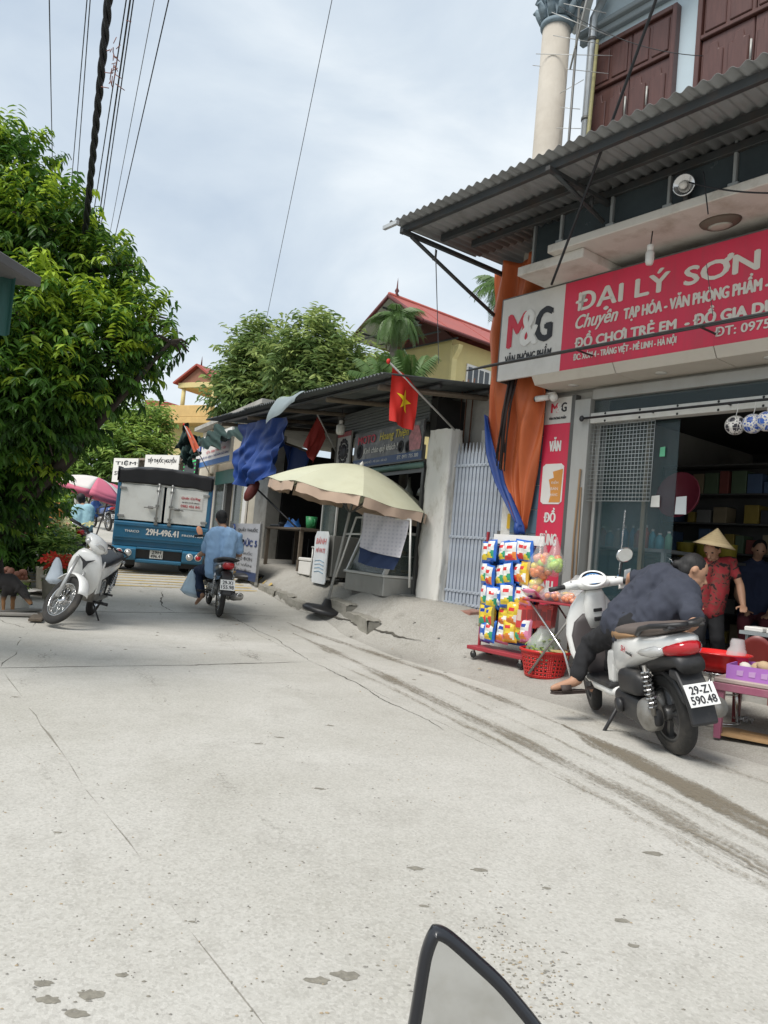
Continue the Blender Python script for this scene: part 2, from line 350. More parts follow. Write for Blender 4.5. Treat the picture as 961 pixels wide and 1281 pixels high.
ribbon('mud_track', [(2.7, 1.0), (2.1, 2.2), (1.66, 3.1), (1.41, 3.95), (1.0, 5.05), (.35, 6.6), (-.45, 8.5), (-1.0, 9.7)], .30, M_mud2, .0215, 160, .02, road, True)
ribbon('mud_track', [(2.6, .9), (2.0, 2.1), (1.5, 3.1), (1.2, 3.95), (.8, 5.05), (.15, 6.6), (-.5, 7.9)], .16, M_mud3, .0220, 160, .02, road, True)
ribbon('mud_track', [(2.9, 1.2), (2.3, 2.4), (1.8, 3.3), (1.53, 4.3), (1.2, 5.3), (.6, 6.8)], .12, M_mud3, .0225, 140, .02, road, True)
ribbon('mud_track', [(2.75, 3.6), (2.35, 4.5), (2.0, 5.2), (1.5, 6.4)], .2, M_mud3, .0228, 80, .02, road, True)
ribbon('mud_track', [(-1.4, 11.0), (-1.9, 9.6), (-1.6, 8.6), (-1.0, 7.2)], .5, mudmat('damp_patch', (.30, .285, .25), 1.72, 3.), .0200, 80, .05, road, True)
for pts_, w_, dn in (([(.9, .9), (-.2, 2.9), (-1.2, 4.8), (-2.0, 6.6), (-2.9, 9.0)], .55, 1.80), ([(1.9, .9), (.9, 2.9), (.1, 4.6), (-.7, 6.4), (-1.6, 9.0)], .6, 1.84), ([(-1.2, 3.2), (-2.2, 5.0), (-3.1, 7.6)], .7, 1.80), ([(-.6, 7.6), (-1.6, 8.3), (-2.9, 8.9)], .5, 1.78)):
    ribbon('tyre_smear', pts_, w_, mudmat('smear_%d' % int(dn*100), (.33, .315, .275), dn, 4.), .0196, 90, .06, road, True)
M_yel = mat('yellow_road_paint', (.52, .37, .11), .85, var=.35, scale=9, dirt=(.36, .33, .27), dscale=6, damt=.8)
for i in range(7):
    a = 12.45+i*.32
    ribbon('rumble_strip', [(-6.6-(a-13.4)*.4, a-.35), (-2.3-(a-13.4)*.45, a+1.25)], .14, M_yel, .021, 30, .01, road, taper=False)
# litter, pebbles and small dark spots on the road: one object
b = MB(); rnd = random.Random(3)
def fleck(p, r, h, m=0):
    n = 7 if r < .01 else 15; a0 = rnd.random()*6
    rim = [(p[0]+r*(.65+.5*rnd.random())*cos(a0+2*PI*i/n)*1.5, p[1]+r*(.5+.5*rnd.random())*sin(a0+2*PI*i/n), gz(p[0], p[1])+.017) for i in range(n)]
    b.add(rim+[(p[0], p[1], gz(p[0], p[1])+.017+h)], [(i, (i+1) % n, n) for i in range(n)], m)
for px, py, r in [(350, 926, .02), (323, 934, .018), (413, 911, .02), (400, 991, .02), (600, 1094, .02), (520, 1092, .022), (818, 1073, .03), (777, 1158, .018), (792, 1190, .014), (684, 1117, .012), (433, 1228, .028), (397, 1235, .024), (113, 1253, .024), (60, 1260, .02), (152, 1228, .012), (72, 1047, .012), (95, 1277, .02), (53, 1238, .018), (530, 1140, .012), (865, 1000, .02), (240, 1160, .008), (20, 875, .02)]:
    q = gp(px, py); fleck(q, r, .001, 0)
    for _ in range(5): fleck((q.x+rnd.gauss(0, r*1.4), q.y+rnd.gauss(0, r)), r*.25*rnd.random(), .002, rnd.randint(0, 1))
for i in range(260):
    t_ = rnd.random(); px, py = 590+130*t_+rnd.gauss(0, 22), 1150+130*t_+rnd.gauss(0, 26)
    q = gp(px, py); fleck(q, .0015+.004*rnd.random()**2, .003, rnd.randint(0, 2))
for i in range(500):
    q = gp(rnd.uniform(0, 961), 860+420*rnd.random()**1.0); fleck(q, .0015+.003*rnd.random(), .003, rnd.randint(0, 2))
for i in range(160):
    x = rnd.uniform(-6.5, 2); y = rnd.uniform(6, 14); fleck((x, y), .006+.014*rnd.random(), .006, rnd.randint(0, 2))
tag(b.build('road_litter', [mat('damp_spot', (.21, .195, .16), .9, var=.3, scale=60), mat('pebble_dark', (.2, .19, .17), .9), mat('pebble_tan', (.34, .27, .18), .9)]), kind='stuff')

# ================================================================ the paint and stationery shop
M_wall = mat('shop_render', (.42, .41, .38), .85, var=.1, dirt=(.2, .19, .16), dscale=1.5, damt=.5, bump=.1)
M_tile = mat('blue_grey_tile', (.10, .16, .21), .3, var=.18, scale=2, bump=.02)
M_grout = mat('pale_grout', (.5, .5, .47), .9)
M_alu = mat('grey_jamb', (.40, .40, .38), .5, .2, var=.08, dirt=(.25, .23, .2), dscale=3, damt=.4, stretch=(1, 1, .3))
M_alud = mat('rail_grey', (.13, .13, .125), .5, .3)
M_white = mat('white_enamel', (.62, .62, .58), .5, var=.06, dirt=(.34, .31, .25), dscale=4, damt=.35)
M_steel = mat('dark_steel', (.055, .06, .062), .55, .4, var=.25, dirt=(.12, .07, .045), dscale=5, damt=.35)
M_black = mat('black_plastic', (.018, .018, .02), .45, var=.2)
M_glass = mat('shop_glass', (.05, .09, .10), .04, 0, var=.02, trans=.74, spec=.6)
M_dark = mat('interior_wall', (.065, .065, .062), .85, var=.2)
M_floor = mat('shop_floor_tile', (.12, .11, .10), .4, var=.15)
M_conc = mat('old_concrete', (.36, .35, .32), .9, var=.14, scale=2, bump=.25, dirt=(.15, .14, .115), dscale=1.6, damt=.7)
M_pale = mat('pale_blue_wall', (.50, .60, .66), .85, var=.05, dirt=(.36, .40, .40), dscale=1.5, damt=.35, bump=.05)
M_red = mat('banner_red', (.62, .030, .075), .5, var=.1, scale=1.2, dirt=(.40, .06, .08), dscale=2.2, damt=.55, stretch=(3, 3, .5), bump=.12, bscale=3)
M_prw = mat('print_white', (.72, .70, .66), .5, var=.05)
M_prk = mat('print_black', (.02, .02, .024), .5)
M_prr = mat('print_red', (.55, .03, .055), .5)
M_prb = mat('print_blue', (.03, .07, .27), .5)
M_maroon = mat('maroon_shutter', (.085, .034, .028), .42, var=.25, scale=6, stretch=(6, 6, .7), coat=.15)
M_stone = mat('column_stucco', (.45, .415, .36), .85, var=.08, dirt=(.30, .26, .21), dscale=1.2, damt=.5, bump=.1)
M_cap = mat('capital_blue_grey', (.20, .26, .30), .8, var=.3, scale=14, bump=.2)

shop = fthing(S, 'shop_building', 'tall pale blue corner shop with open dark front beneath the red sign', 'building', 0, 0, 0)
B = MB()
B.box(-.72, .34, .03, .30, -.2, 4.24); B.box(-.72, 5.4, .03, .30, 3.13, 4.24)
B.box(-.72, -.47, .30, 5.6, -.2, 4.24)
B.build('wall', M_wall, shop)
B = MB().box(-.72, -.30, -.012, .03, 0, 3.2); B.build('tile_bed', M_grout, shop)
for r in range(11):
    for c in range(2):
        MB().box(-.715+c*.21, -.515+c*.21, -.022-.002*((r*3+c) % 2), -.011, .1+r*.285, .375+r*.285).build('tile', M_tile, shop, bevel=.004)
B = MB().box(.155, .36, -.08, .03, .2, 3.03); B.build('door_jamb', M_alu, shop, bevel=.006)
B = MB().box(.085, .115, -.05, .03, .2, 3.1).box(.125, .15, -.065, .03, .2, 3.1); B.build('shutter_rail', M_alud, shop, bevel=.003)
B = MB().box(.36, 5.4, -.05, .10, 3.02, 3.13); B.build('lintel', M_alu, shop, bevel=.005)
B = MB().box(.36, 5.4, -.06, .06, 2.755, 2.865); B.build('transom_beam', M_white, shop, bevel=.004)
B = MB().box(.362, 5.4, .0, .012, 2.866, 3.019); B.build('transom_pane', M_glass, shop)
B = MB().tube([(.30, -.13, 2.80), (5.4, -.13, 2.82)], .013, 8); B.ell((.30, -.13, 2.80), .03, .02, .035)
for i in range(14):
    for z in (2.77, 2.85): B.ell((.55+i*.42, -.062, z), .013, .008, .013, 6)
for i in range(6): B.tube([(.33+i*.8, -.13, 2.805), (.33+i*.8, -.05, 2.805)], .008, 6)
B.build('curtain_rail', M_black, shop)
# interior
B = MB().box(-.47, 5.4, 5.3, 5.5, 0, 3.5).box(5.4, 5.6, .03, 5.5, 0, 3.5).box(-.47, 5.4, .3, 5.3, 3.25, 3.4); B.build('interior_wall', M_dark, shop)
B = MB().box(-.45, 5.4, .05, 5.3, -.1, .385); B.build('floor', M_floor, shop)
B = MB().box(.36, 5.4, -.3, .05, -.15, .275); B.build('step', M_conc, shop, bevel=.012)
B = MB().box(.42, 5.4, -.6, -.3, -.15, .14); B.build('step', M_conc, shop, bevel=.012)
# sliding glass panes with frames
for x0, x1, y in ((.37, 1.34, .09), (.40, .98, .16)):
    pn = MB().box(x0, x1, y-.004, y+.004, .46, 2.75).build('glass_door', M_glass, shop)
    f = MB().box(x0, x0+.035, y-.02, y+.02, .4, 2.755).box(x0, x1, y-.019, y+.019, .4, .46); f.build('door_frame', M_alu, pn, bevel=.003)
MB().box(.93, .975, .14, .20, .4, 2.755).build('door_stile', mat('tan_metal', (.28, .24, .17), .5, .2), shop, bevel=.004)
# awning-level ledges and soffits
M_led = mat('ledge_paint', (.60, .57, .52), .8, var=.08, dirt=(.33, .28, .22), dscale=2.2, damt=.75, bump=.1)
B = MB().box(.38, 5.6, -1.0, -.02, 4.345, 4.43); B.build('balcony_slab', M_led, shop, bevel=.008)
B = MB().box(-.10, .76, -.9, -.021, 4.245, 4.344); B.build('balcony_slab', M_led, shop, bevel=.008)
M_soff = mat('soffit_paint', (.33, .31, .29), .85, var=.1, dirt=(.22, .19, .16), dscale=2, damt=.5)
B = MB().box(-.70, 5.6, -.0195, .3, 4.245, 4.46); B.build('slab_band', M_soff, shop)
M_dglass = mat('teal_panel', (.045, .058, .065), .25, 0, var=.2)
for i in range(10):
    x = .50+i*.60
    MB().box(x+.02, x+.58, -.93, -.91, 4.44, 4.9).build('balustrade_panel', M_dglass, shop)
    B = MB().box(x-.014, x+.014, -.96, -.9, 4.43, 4.9); B.box(x-.045, x+.045, -.975, -.88, 4.431, 4.465); B.build('balustrade_post', mat('post_grey', (.36, .38, .38), .5, .3), shop, bevel=.004)
for i in range(1, 2):
    x = -.55+i*.52
    MB().box(x+.02, x+.5, -.73, -.71, 4.35, 4.9).build('balustrade_panel', M_dglass, shop)
    MB().box(x-.014, x+.014, -.76, -.7, 4.345, 4.9).build('balustrade_post', _mats['post_grey'], shop, bevel=.004)
# soffit box under the sign
B = MB().prism([(-.47, 3.27), (-.39, 3.165), (.03, 3.165), (.03, 3.27)], -.17, 1.02, 'yz')
M_fas = mat('fascia_cream', (.56, .52, .45), .6, var=.08, dirt=(.36, .32, .26), dscale=3, damt=.4)
for i in range(6):
    x0 = -.17+i*1.06
    MB().prism([(-.47, 3.262), (-.40, 3.165), (.028, 3.165), (.028, 3.262)], x0, x0+1.052, 'yz').build('soffit_panel', M_fas, shop, bevel=.003)
    MB().lathe([(.0, 3.158), (.055, 3.158), (.055, 3.166), (.0, 3.166)], 20, M=Tr(x0+.38, -.2, 0)).build('downlight', M_white, shop)
# upper storey
B = MB().box(-.45, 5.6, .50, .75, 4.43, 10.4); B.box(-.46, 5.6, .30, .5, 4.425, 4.47); B.build('upper_wall', M_pale, shop)
B = MB().box(-.45, -.35, .75, 5, 4.4, 10.4); B.build('upper_wall', M_pale, shop)
B = MB().box(-.6, 5.6, .42, .5, 7.72, 7.80).box(-.6, 5.6, .36, .5, 7.80, 7.86).box(-.6, 5.6, .40, .5, 7.86, 7.9); B.build('cornice', mat('cornice_grey', (.26, .30, .32), .8, var=.1), shop, bevel=.01)
B = MB()
arc = [(-.1+1.0*cos(PI-PI*i/16)*1.02+.6, 7.95+1.0*sin(PI*i/16)) for i in range(17)]
for (a, c) in zip(arc, arc[1:]):
    B.add([(a[0], .40, a[1]), (c[0], .40, c[1]), (c[0]+(c[0]-.5)*.2, .40, c[1]+(c[1]-7.95)*.2), (a[0]+(a[0]-.5)*.2, .40, a[1]+(a[1]-7.95)*.2)], [(0, 1, 2, 3)])
B.build('arch_moulding', M_prw, shop, solid=.12)
def shutter_door(x0, x1, zt, zb):
    f = MB().box(x0, x0+.055, .40, .5, zb, zt).box(x1-.055, x1, .40, .5, zb, zt).box(x0+.055, x1-.055, .401, .5, zt-.06, zt).box(x0+.055, x1-.055, .402, .5, zt-.58, zt-.53)
    f = f.build('window', M_maroon, shop, bevel=.008)
    wdt = (x1-x0-.11)/2
    for k in range(2):
        a = x0+.055+k*wdt
        q = MB().box(a+.004, a+wdt-.004, .445, .495, zt-.53, zt-.06)
        for j in range(2):
            c = a+.03+j*(wdt-.03)/2
            q.prism([(c, zt-.50), (c+wdt/2-.06, zt-.50), (c+wdt/2-.06, zt-.10), (c, zt-.10)], .425, .446, 'xz')
        q.build('transom_leaf', M_maroon, f, bevel=.01)
        q = MB().box(a+.004, a+wdt-.004, .44, .495, zb, zt-.585)
        for j in range(2):
            c = a+.035+j*(wdt-.03)/2; d = c+wdt/2-.07
            for z1, z2 in ((zt-.66, zt-1.18), (zt-1.26, zt-1.95), (zt-2.03, zb+.06)):
                q.prism([(c, z1-.10), (c+.05, z1-.10), (c+.07, z1), (d-.07, z1), (d-.05, z1-.10), (d, z1-.10), (d, z2), (c, z2)], .42, .441, 'xz')
        q.build('shutter_leaf', M_maroon, f, bevel=.01)
        for z in (zt-.95, zt-1.9): MB().tube([(a+wdt*(.97 if k == 0 else .5), .415, z-.11), (a+wdt*(.97 if k == 0 else .5), .415, z+.11)], .012, 6).build('hinge', M_alu, f)
shutter_door(-.42, .765, 7.58, 4.5); shutter_door(1.02, 2.3, 7.56, 4.5); shutter_door(2.6, 3.9, 7.56, 4.5)
c0 = MB().lathe([(.19, 4.2), (.19, 4.7), (.175, 4.75), (.17, 7.72)], 24, M=Tr(-.60, -.02, 0)).build('column', M_stone, shop)
B = MB().lathe([(.175, 7.70), (.20, 7.72), (.20, 7.76), (.17, 7.78), (.18, 7.95), (.22, 8.15), (.25, 8.25), (.25, 8.30), (.29, 8.33), (.29, 8.42)], 24, M=Tr(-.60, -.02, 0))
for k in range(10):
    a = 2*PI*k/10
    for z, r, h in ((7.80, .19, .16), (7.98, .20, .18)):
        a2 = a+(PI/10 if z > 7.9 else 0)
        B.tube([(-.60+r*.9*cos(a2), -.02+r*.9*sin(a2), z), (-.60+(r+.03)*cos(a2), -.02+(r+.03)*sin(a2), z+h*.6), (-.60+(r+.08)*cos(a2), -.02+(r+.08)*sin(a2), z+h), (-.60+(r+.10)*cos(a2), -.02+(r+.10)*sin(a2), z+h*.8)], [.05, .05, .035, .02], 6)
for sx in (-1, 1):
    for sy in (-1, 1): B.ell((-.60+sx*.2, -.02+sy*.2, 8.22), .06, .06, .07, 8)
B.build('capital', M_cap, c0)
MB().box(-.95, 1.2, -.35, .4, 8.42, 9.3).build('entablature', mat('entab_grey', (.40, .46, .50), .8, var=.08), shop, bevel=.02)

pipe = fthing(S, 'drain_pipe', 'silver vertical drain pipe beside the stucco column', 'pipe', -.33, .33, 4.4)
MB().tube([(0, 0, 0), (0, 0, 3.5), (.1, .05, 3.75)], .05, 12).build('pipe', mat('zinc', (.5, .52, .53), .35, .6, var=.12), pipe)
for z in (.9, 2.2, 3.2): MB().lathe([(.06, z), (.06, z+.04)], 12).build('pipe_clamp', M_alud, pipe)
bam = fthing(S, 'bamboo_pole', 'thin olive bamboo pole leaning beside the silver drain pipe', 'pole', -.25, .25, 4.43)
MB().tube([(0, 0, 0), (.02, 0, 1.2), (.05, .02, 3.1)], [.03, .028, .02], 8).build('culm', mat('bamboo_olive', (.26, .24, .11), .6, var=.2, stretch=(1, 1, 6)), bam)
ant = fthing(S, 'television_antenna', 'spiky metal television antenna beside the column capital', 'antenna', -.25, -.05, 6.9)
B = MB().tube([(0, 0, -2.4), (0, 0, .9)], .016, 6); B.build('mast', M_alud, ant)
M_wh = mat('antenna_metal', (.55, .55, .53), .4, .5)
B = MB().tube([(-.15, .1, .25), (.45, -.35, .85)], .012, 6); B.build('boom', M_wh, ant)
rnd = random.Random(5)
for i in range(7):
    t = i/6; c = V((-.15+.6*t, .1-.45*t, .25+.6*t)); d = V((.42-.1*t+rnd.uniform(-.1, .1), .30+rnd.uniform(-.1, .1), -.16+rnd.uniform(-.1, .1)))*(.8-.35*t)
    MB().tube([c-d, c+d], .0045, 5).build('antenna_rod', M_wh, ant)
for i in range(3):
    c = V((-.02, 0, -.05-.22*i-.1*rnd.random())); d = V((.22, .1, rnd.uniform(-.1, .15)))*(.5+.5*rnd.random())
    MB().tube([c-d, c+d], .0045, 5).build('antenna_rod', M_wh, ant)

# ---------------------------------------------------------------- awning
aw = fthing(S, 'awning', 'dark corrugated sheet awning on steel purlins over the shop front', 'awning', 0, 0, 0)
M_sheet = mat('roof_sheet_grey', (.24, .245, .245), .5, .35, var=.16, scale=2.5, dirt=(.10, .095, .08), dscale=2.2, damt=.7, stretch=(1, .4, 1))
PW, PITCH = .88, .11
me = corr(PW+.03, 1.35, PITCH, .016).mesh('roof_sheet', [M_sheet])
for i in range(8):
    o = inst(me, 'roof_sheet', aw); o.location = (-1.14+i*PW, -1.9, 4.80+.001*(i % 2)); o.rotation_euler = (rad(1.2), 0, rad(.12*((i % 3)-1)))
    q = o.modifiers.new('solid', 'SOLIDIFY'); q.thickness = .002
me2 = corr(PW+.03, 1.45, PITCH, .016).mesh('roof_sheet', [M_sheet])
for i in range(8):
    o = inst(me2, 'roof_sheet', aw); o.location = (-1.14+i*PW, -.72, 4.862); o.rotation_euler = (rad(1.2), 0, 0)
for y, z in ((-1.75, 4.745), (-1.3, 4.762), (-.95, 4.772)):
    MB().box(-1.1+(y+1.75)*.4, 5.8, y-.025, y+.025, z-.045, z+.03).build('purlin', M_steel, aw, bevel=.004)
for x in (-.98, 1.05, 3.2, 5.2):
    MB().box(x-.025, x+.025, -1.85, .5, 4.655, 4.70).build('rafter', M_steel, aw, bevel=.004)
    MB().tube([(x, -1.7, 4.66), (x, -.9, 4.36), (x+.0, -.05, 4.05)] if x < 0 else [(x, -1.75, 4.67), (x, -1.0, 4.48)], .022, 6).build('brace', M_steel, aw)
MB().tube([(1.05, -1.2, 4.68), (1.05, -1.2, 4.53)], .02, 6).build('brace', M_steel, aw)
MB().box(-1.16, -.92, -1.97, -1.93, 4.70, 4.74).build('edge_strip', mat('galvanised', (.55, .56, .56), .4, .5), aw)
MB().tube([(-.1, -1.55, 4.90), (.5, -1.5, 4.91), (.95, -1.45, 4.93), (1.1, -1.4, 5.0), (1.2, -1.42, 5.03)], .012, 6).build('white_pipe', M_prw, aw)

# ---------------------------------------------------------------- the big sign
def sign_thing(name, label, fr, x, y, z, cat='sign', **k): return fthing(fr, name, label, cat, x, y, z, **k)
sg = fthing(S, 'shop_sign', 'long red and white shop sign with white lettering across the shop front', 'sign', 0, -.45, 0)
MB().box(.205, 5.6, 0, .03, 3.265, 4.225).build('red_panel', M_red, sg)
MB().box(-.70, .205, 0, .03, 3.265, 4.225).build('white_panel', mat('sign_white', (.62, .60, .56), .5, var=.06, dirt=(.40, .38, .33), dscale=1.6, damt=.5), sg)
MB().box(-.72, 5.6, .005, .4, 4.225, 4.243).box(-.72, -.70, .002, .4, 3.265, 4.225).build('sign_frame', M_alud, sg)
def st_(body, p0, p1, h, m=M_prw, fr=S, y=-.45, par=None, name='lettering', **k):
    """lettering from pixel p0 (lower left) to p1 (lower right), cap height h metres"""
    x0, z0 = fr.p(*p0, y); x1, z1 = fr.p(*p1, y); z = (z0+z1)/2
    return text(name, body, (x0, z, x1, z+h), m, par or sg, **k)
M_letg = mat('print_gold_white', (.66, .62, .55), .5, var=.05)
text('lettering', 'M', (-.60, 3.63, -.29, 4.03), M_prr, sg, bold=0.050)
text('lettering', 'G', (-.19, 3.63, .07, 4.03), M_prk, sg, bold=0.050)
text('lettering', '&', (-.40, 3.62, -.13, 4.04), M_prw, sg, y=-.007, bold=0.040)
text('lettering', 'VĂN PHÒNG PHẨM', (-.605, 3.45, .075, 3.60), M_prk, sg, bold=0.024)
text('lettering', 'ĐẠI LÝ', (.36, 3.83, 1.46, 4.125), M_letg, sg, bold=.035)
text('lettering', 'SƠN BỘT BẢ', (1.60, 3.835, 3.66, 4.13), M_letg, sg, bold=.04)
text('lettering', 'Chuyên', (.375, 3.645, .905, 3.84), M_letg, sg, shear=.35, bold=.03)
text('lettering', 'TẠP HÓA - VĂN PHÒNG PHẨM - SƠN NƯỚC', (.965, 3.655, 2.955, 3.865), M_letg, sg, bold=.035)
text('lettering', 'ĐỒ CHƠI TRẺ EM', (.385, 3.48, 1.56, 3.65), M_letg, sg, bold=.045)
text('lettering', '- ĐỒ GIA DỤNG', (1.64, 3.45, 2.70, 3.65), M_letg, sg, bold=.045)
text('lettering', 'ĐC: XÓM 4 - TRÁNG VIỆT - MÊ LINH - HÀ NỘI', (.38, 3.335, 1.57, 3.445), M_letg, sg, bold=.035)
text('lettering', 'ĐT: 0975 475 142', (1.94, 3.345, 2.90, 3.435), M_letg, sg, bold=.04)
fr_ = fthing(S, 'sign_rack', 'thin dark rod rack hanging in front of the red sign', 'rack', 0, -.45, 0)
MB().tube([(-.95, -.26, 3.37), (5.6, -.26, 3.375)], .011, 6).build('rod', M_steel, fr_)
MB().tube([(-.30, -.52, 3.29), (5.6, -.52, 3.30)], .011, 6).build('rod', M_steel, fr_)
MB().tube([(-.95, -.26, 3.37), (-.30, -.52, 3.29)], .011, 6).build('rod', M_steel, fr_)
for x in (.62, 1.95, 3.3): MB().tube([(x, -.0, 3.375), (x, -.27, 3.372), (x+.2, -.52, 3.295)], .010, 6).build('rod', M_steel, fr_)

# vertical banner
vb = fthing(S, 'vertical_banner', 'narrow upright red shop banner with white words beside the door jamb', 'banner', -.11, -.03, 0)
MB().box(-.185, .185, -.006, .04, .62, 2.79).build('red_panel', M_red, vb)
MB().box(-.185, .185, -.0065, .04, 2.792, 3.09).build('white_panel', _mats['sign_white'], vb)
text('lettering', 'M', (-.10, 2.92, .005, 3.03), M_prr, vb, y=-.009, bold=0.050); text('lettering', '&', (-.02, 2.92, .06, 3.03), M_prw, vb, y=-.011, bold=0.040); text('lettering', 'G', (.045, 2.92, .125, 3.03), M_prk, vb, y=-.009, bold=0.050)
text('lettering', 'VĂN PHÒNG PHẨM', (-.12, 2.84, .125, 2.885), M_prk, vb, y=-.009, bold=0.040)
for s_, z in (('VĂN', 2.47), ('ĐỒ', 1.66), ('DÙNG', 1.40), ('HỌC', 1.12), ('SINH', .84)):
    text('lettering', s_, (-.085 if len(s_) < 4 else -.12, z, .085 if len(s_) < 4 else .12, z+.17), M_prw, vb, y=-.009, bold=0.040)
MB().prism([(-.15, 1.90), (-.11, 1.87), (.11, 1.87), (.15, 1.90), (.15, 2.30), (.11, 2.33), (-.11, 2.33), (-.15, 2.30)], -.012, -.006).build('white_card', M_prw, vb)
MB().prism([(-.03, 1.89), (.13, 1.89), (.14, 2.27), (.0, 2.24), (.02, 2.17), (-.05, 2.15), (-.02, 2.05), (-.01, 1.97)], -.014, -.012).build('orange_shape', mat('print_orange', (.62, .27, .06), .5), vb)
for i, s_ in enumerate(('ĐIỂM', 'BÁN', 'HÀNG')): text('lettering', s_, (-.01, 2.10-i*.07, .09, 2.14-i*.07), M_prw, vb, y=-.016)

# ---------------------------------------------------------------- tarpaulin
M_tar = mat('orange_tarpaulin', (.50, .115, .03), .55, var=.18, scale=5, stretch=(4, 1, .5), dirt=(.25, .06, .03), dscale=2.5, damt=.45)
M_tab = mat('blue_tarpaulin', (.008, .045, .22), .55, var=.25, scale=4, dirt=(.02, .05, .2), dscale=3, damt=.4)
tp = fthing(S, 'hanging_tarpaulin', 'gathered orange tarpaulin with blue edge hanging beside the sign', 'tarpaulin', 0, -.2, 0)
ka = [(4.78, -1.19, -.20), (4.35, -1.20, -.22), (3.97, -1.27, -.22), (3.6, -1.17, -.24), (3.1, -1.10, -.20), (2.75, -1.05, -.23), (2.45, -.98, -.26), (2.1, -.80, -.32), (1.85, -.62, -.345), (1.62, -.46, -.37), (1.56, -.44, -.37)]
def lerpk(z):
    for a, c in zip(ka, ka[1:]):
        if z <= a[0] and z >= c[0]:
            t = (a[0]-z)/(a[0]-c[0]); return a[1]+(c[1]-a[1])*t, a[2]+(c[2]-a[2])*t
    return ka[-1][1:]
def tf(u, v):
    z = 4.78-v*3.22; x0, x1 = lerpk(z); wd = x1-x0
    y = .05*sin(u*15+1.2*sin(v*5))*(.5+wd)+.03*sin(u*31+v*9)-.12*sin(PI*u)*(1-v)+.03*NZ.noise((u*6, v*9, 2))
    return (x0+wd*u, y+.05, z+.02*sin(u*9))
MB().grid(tf, 48, 60).build('orange_sheet', M_tar, tp, solid=.004)
def tb(u, v):
    z = 2.95-v*1.42; x0, x1 = lerpk(z); x = x0-.012+(u)*(.03+.22*min(1, v*2.2)*(1-v*.55))
    return (x, .0-.03*sin(u*7+v*4)-.02*v, z-.03*u)
MB().grid(tb, 10, 30).build('blue_edge', M_tab, tp, solid=.004)
MB().tube([(-.40, -.02, 1.62), (-.42, -.03, 1.56), (-.40, -.01, 1.5)], [.05, .035, .05], 8).build('tie_knot', M_tab, tp)
B = MB(); rnd = random.Random(8)
for i in range(16):
    x = -.60+rnd.gauss(0, .03); y = -.16+rnd.gauss(0, .012)
    B.tube([(x+.05, y, 3.3), (x+rnd.gauss(0, .03), y-.02, 2.9), (x-.03+rnd.gauss(0, .02), y-.01, 2.45-rnd.random()*.25)], .009, 5)
B.build('rope_tassel', mat('black_cord', (.03, .02, .018), .8), tp)

# ---------------------------------------------------------------- gate, pillars, walls beside the shop
M_wwash = mat('whitewash', (.66, .65, .61), .9, var=.06, bump=.2, bscale=20, dirt=(.30, .27, .20), dscale=2.6, damt=.85, thresh=(.52, .72), stretch=(1.3, 1.3, .6))
M_gate = mat('gate_blue_grey', (.40, .44, .50), .45, .1, var=.1, dirt=(.18, .16, .14), dscale=4, damt=.45)
pl = fthing(S, 'gate_pillar', 'thick whitewashed gate pillar with stained base', 'pillar', -2.12, .12, .3)
def pf(u, v):
    a = u*2*PI; c, s_ = cos(a), sin(a); k = 1/max(abs(c), abs(s_)); hx, hy = .22, .11
    x, y = max(-1, min(1, c*k*1.03)), max(-1, min(1, s_*k*1.03)); z = v*2.58
    r = .018*NZ.noise((x*2, y*2, z*2.5))+.008*NZ.noise((x*9, y*9, z*9))
    return (x*(hx+r), y*(hy+r), z+.02*NZ.noise((x*3, y*3, 5))*(v > .95))
B = MB().grid(pf, 48, 40); B.box(-.21, .21, -.10, .10, 2.4, 2.575); B.build('shaft', M_wwash, pl)
MB().prism([(-.25, 0), (.25, 0), (.23, .3), (-.23, .3)], -.14, .14).build('foot', M_conc, pl, bevel=.03, seg=2)
gt = fthing(S, 'metal_gate', 'blue grey metal bar gate with spiked tops between white posts', 'gate', -1.90, .14, .53)
barm = MB().box(-.022, .022, -.012, .012, 0.02, 2.02).prism([(-.022, 2.02), (.022, 2.02), (.010, 2.08), (0, 2.16), (-.010, 2.08)], -.008, .008).mesh('bar', [M_gate])
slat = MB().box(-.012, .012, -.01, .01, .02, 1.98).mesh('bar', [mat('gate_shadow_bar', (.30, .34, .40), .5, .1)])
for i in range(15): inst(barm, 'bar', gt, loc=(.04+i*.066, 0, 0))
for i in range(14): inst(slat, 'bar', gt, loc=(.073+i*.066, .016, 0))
for z in (.06, .22, .92, 1.86):
    B = MB().box(.0, .98, -.022, -.0125, z-.018, z+.018)
    for i in range(15): B.ell((.04+i*.066, -.024, z), .012, .008, .012, 6)
    B.build('cross_rail', M_gate, gt)
MB().box(.88, .94, -.05, -.025, .82, 1.02).build('lock', M_alud, gt, bevel=.004)
gp_ = fthing(S, 'white_gate_post', 'plain white post between the gate and the tarpaulin', 'post', -.90, .16, .3)
MB().box(-.06, .17, -.08, .12, 0, 2.5).build('post', M_wwash, gp_, bevel=.01)
MB().box(.06, .18, -.10, -.081, 1.28, 1.46).build('yellow_plate', mat('yellow_plate', (.68, .42, .03), .5), gp_)
wl = fthing(S, 'yard_wall', 'grey cement wall rising behind the gate', 'wall', -1.6, .5, .2)
B = MB().box(-1.1, .6, .0, .2, 0, 3.30).box(.6, .88, .02, .2, 0, 3.3); B.build('wall', M_conc, wl, bevel=.01)
MB().box(-.2, .88, -.025, -.002, 1.9, 2.72).build('white_patch', M_wwash, wl)
B = MB()
for x in (-.62, -.52, -.40): MB().tube([(x, -.06, 2.3), (x+.01, -.06, 3.45)], .010, 6).build('rebar', mat('rust', (.13, .06, .035), .85, .2), wl)
rp = fthing(S, 'red_ramp', 'faded red tiled doorstep ramp below the gate', 'ramp', -1.4, -.02, 0)
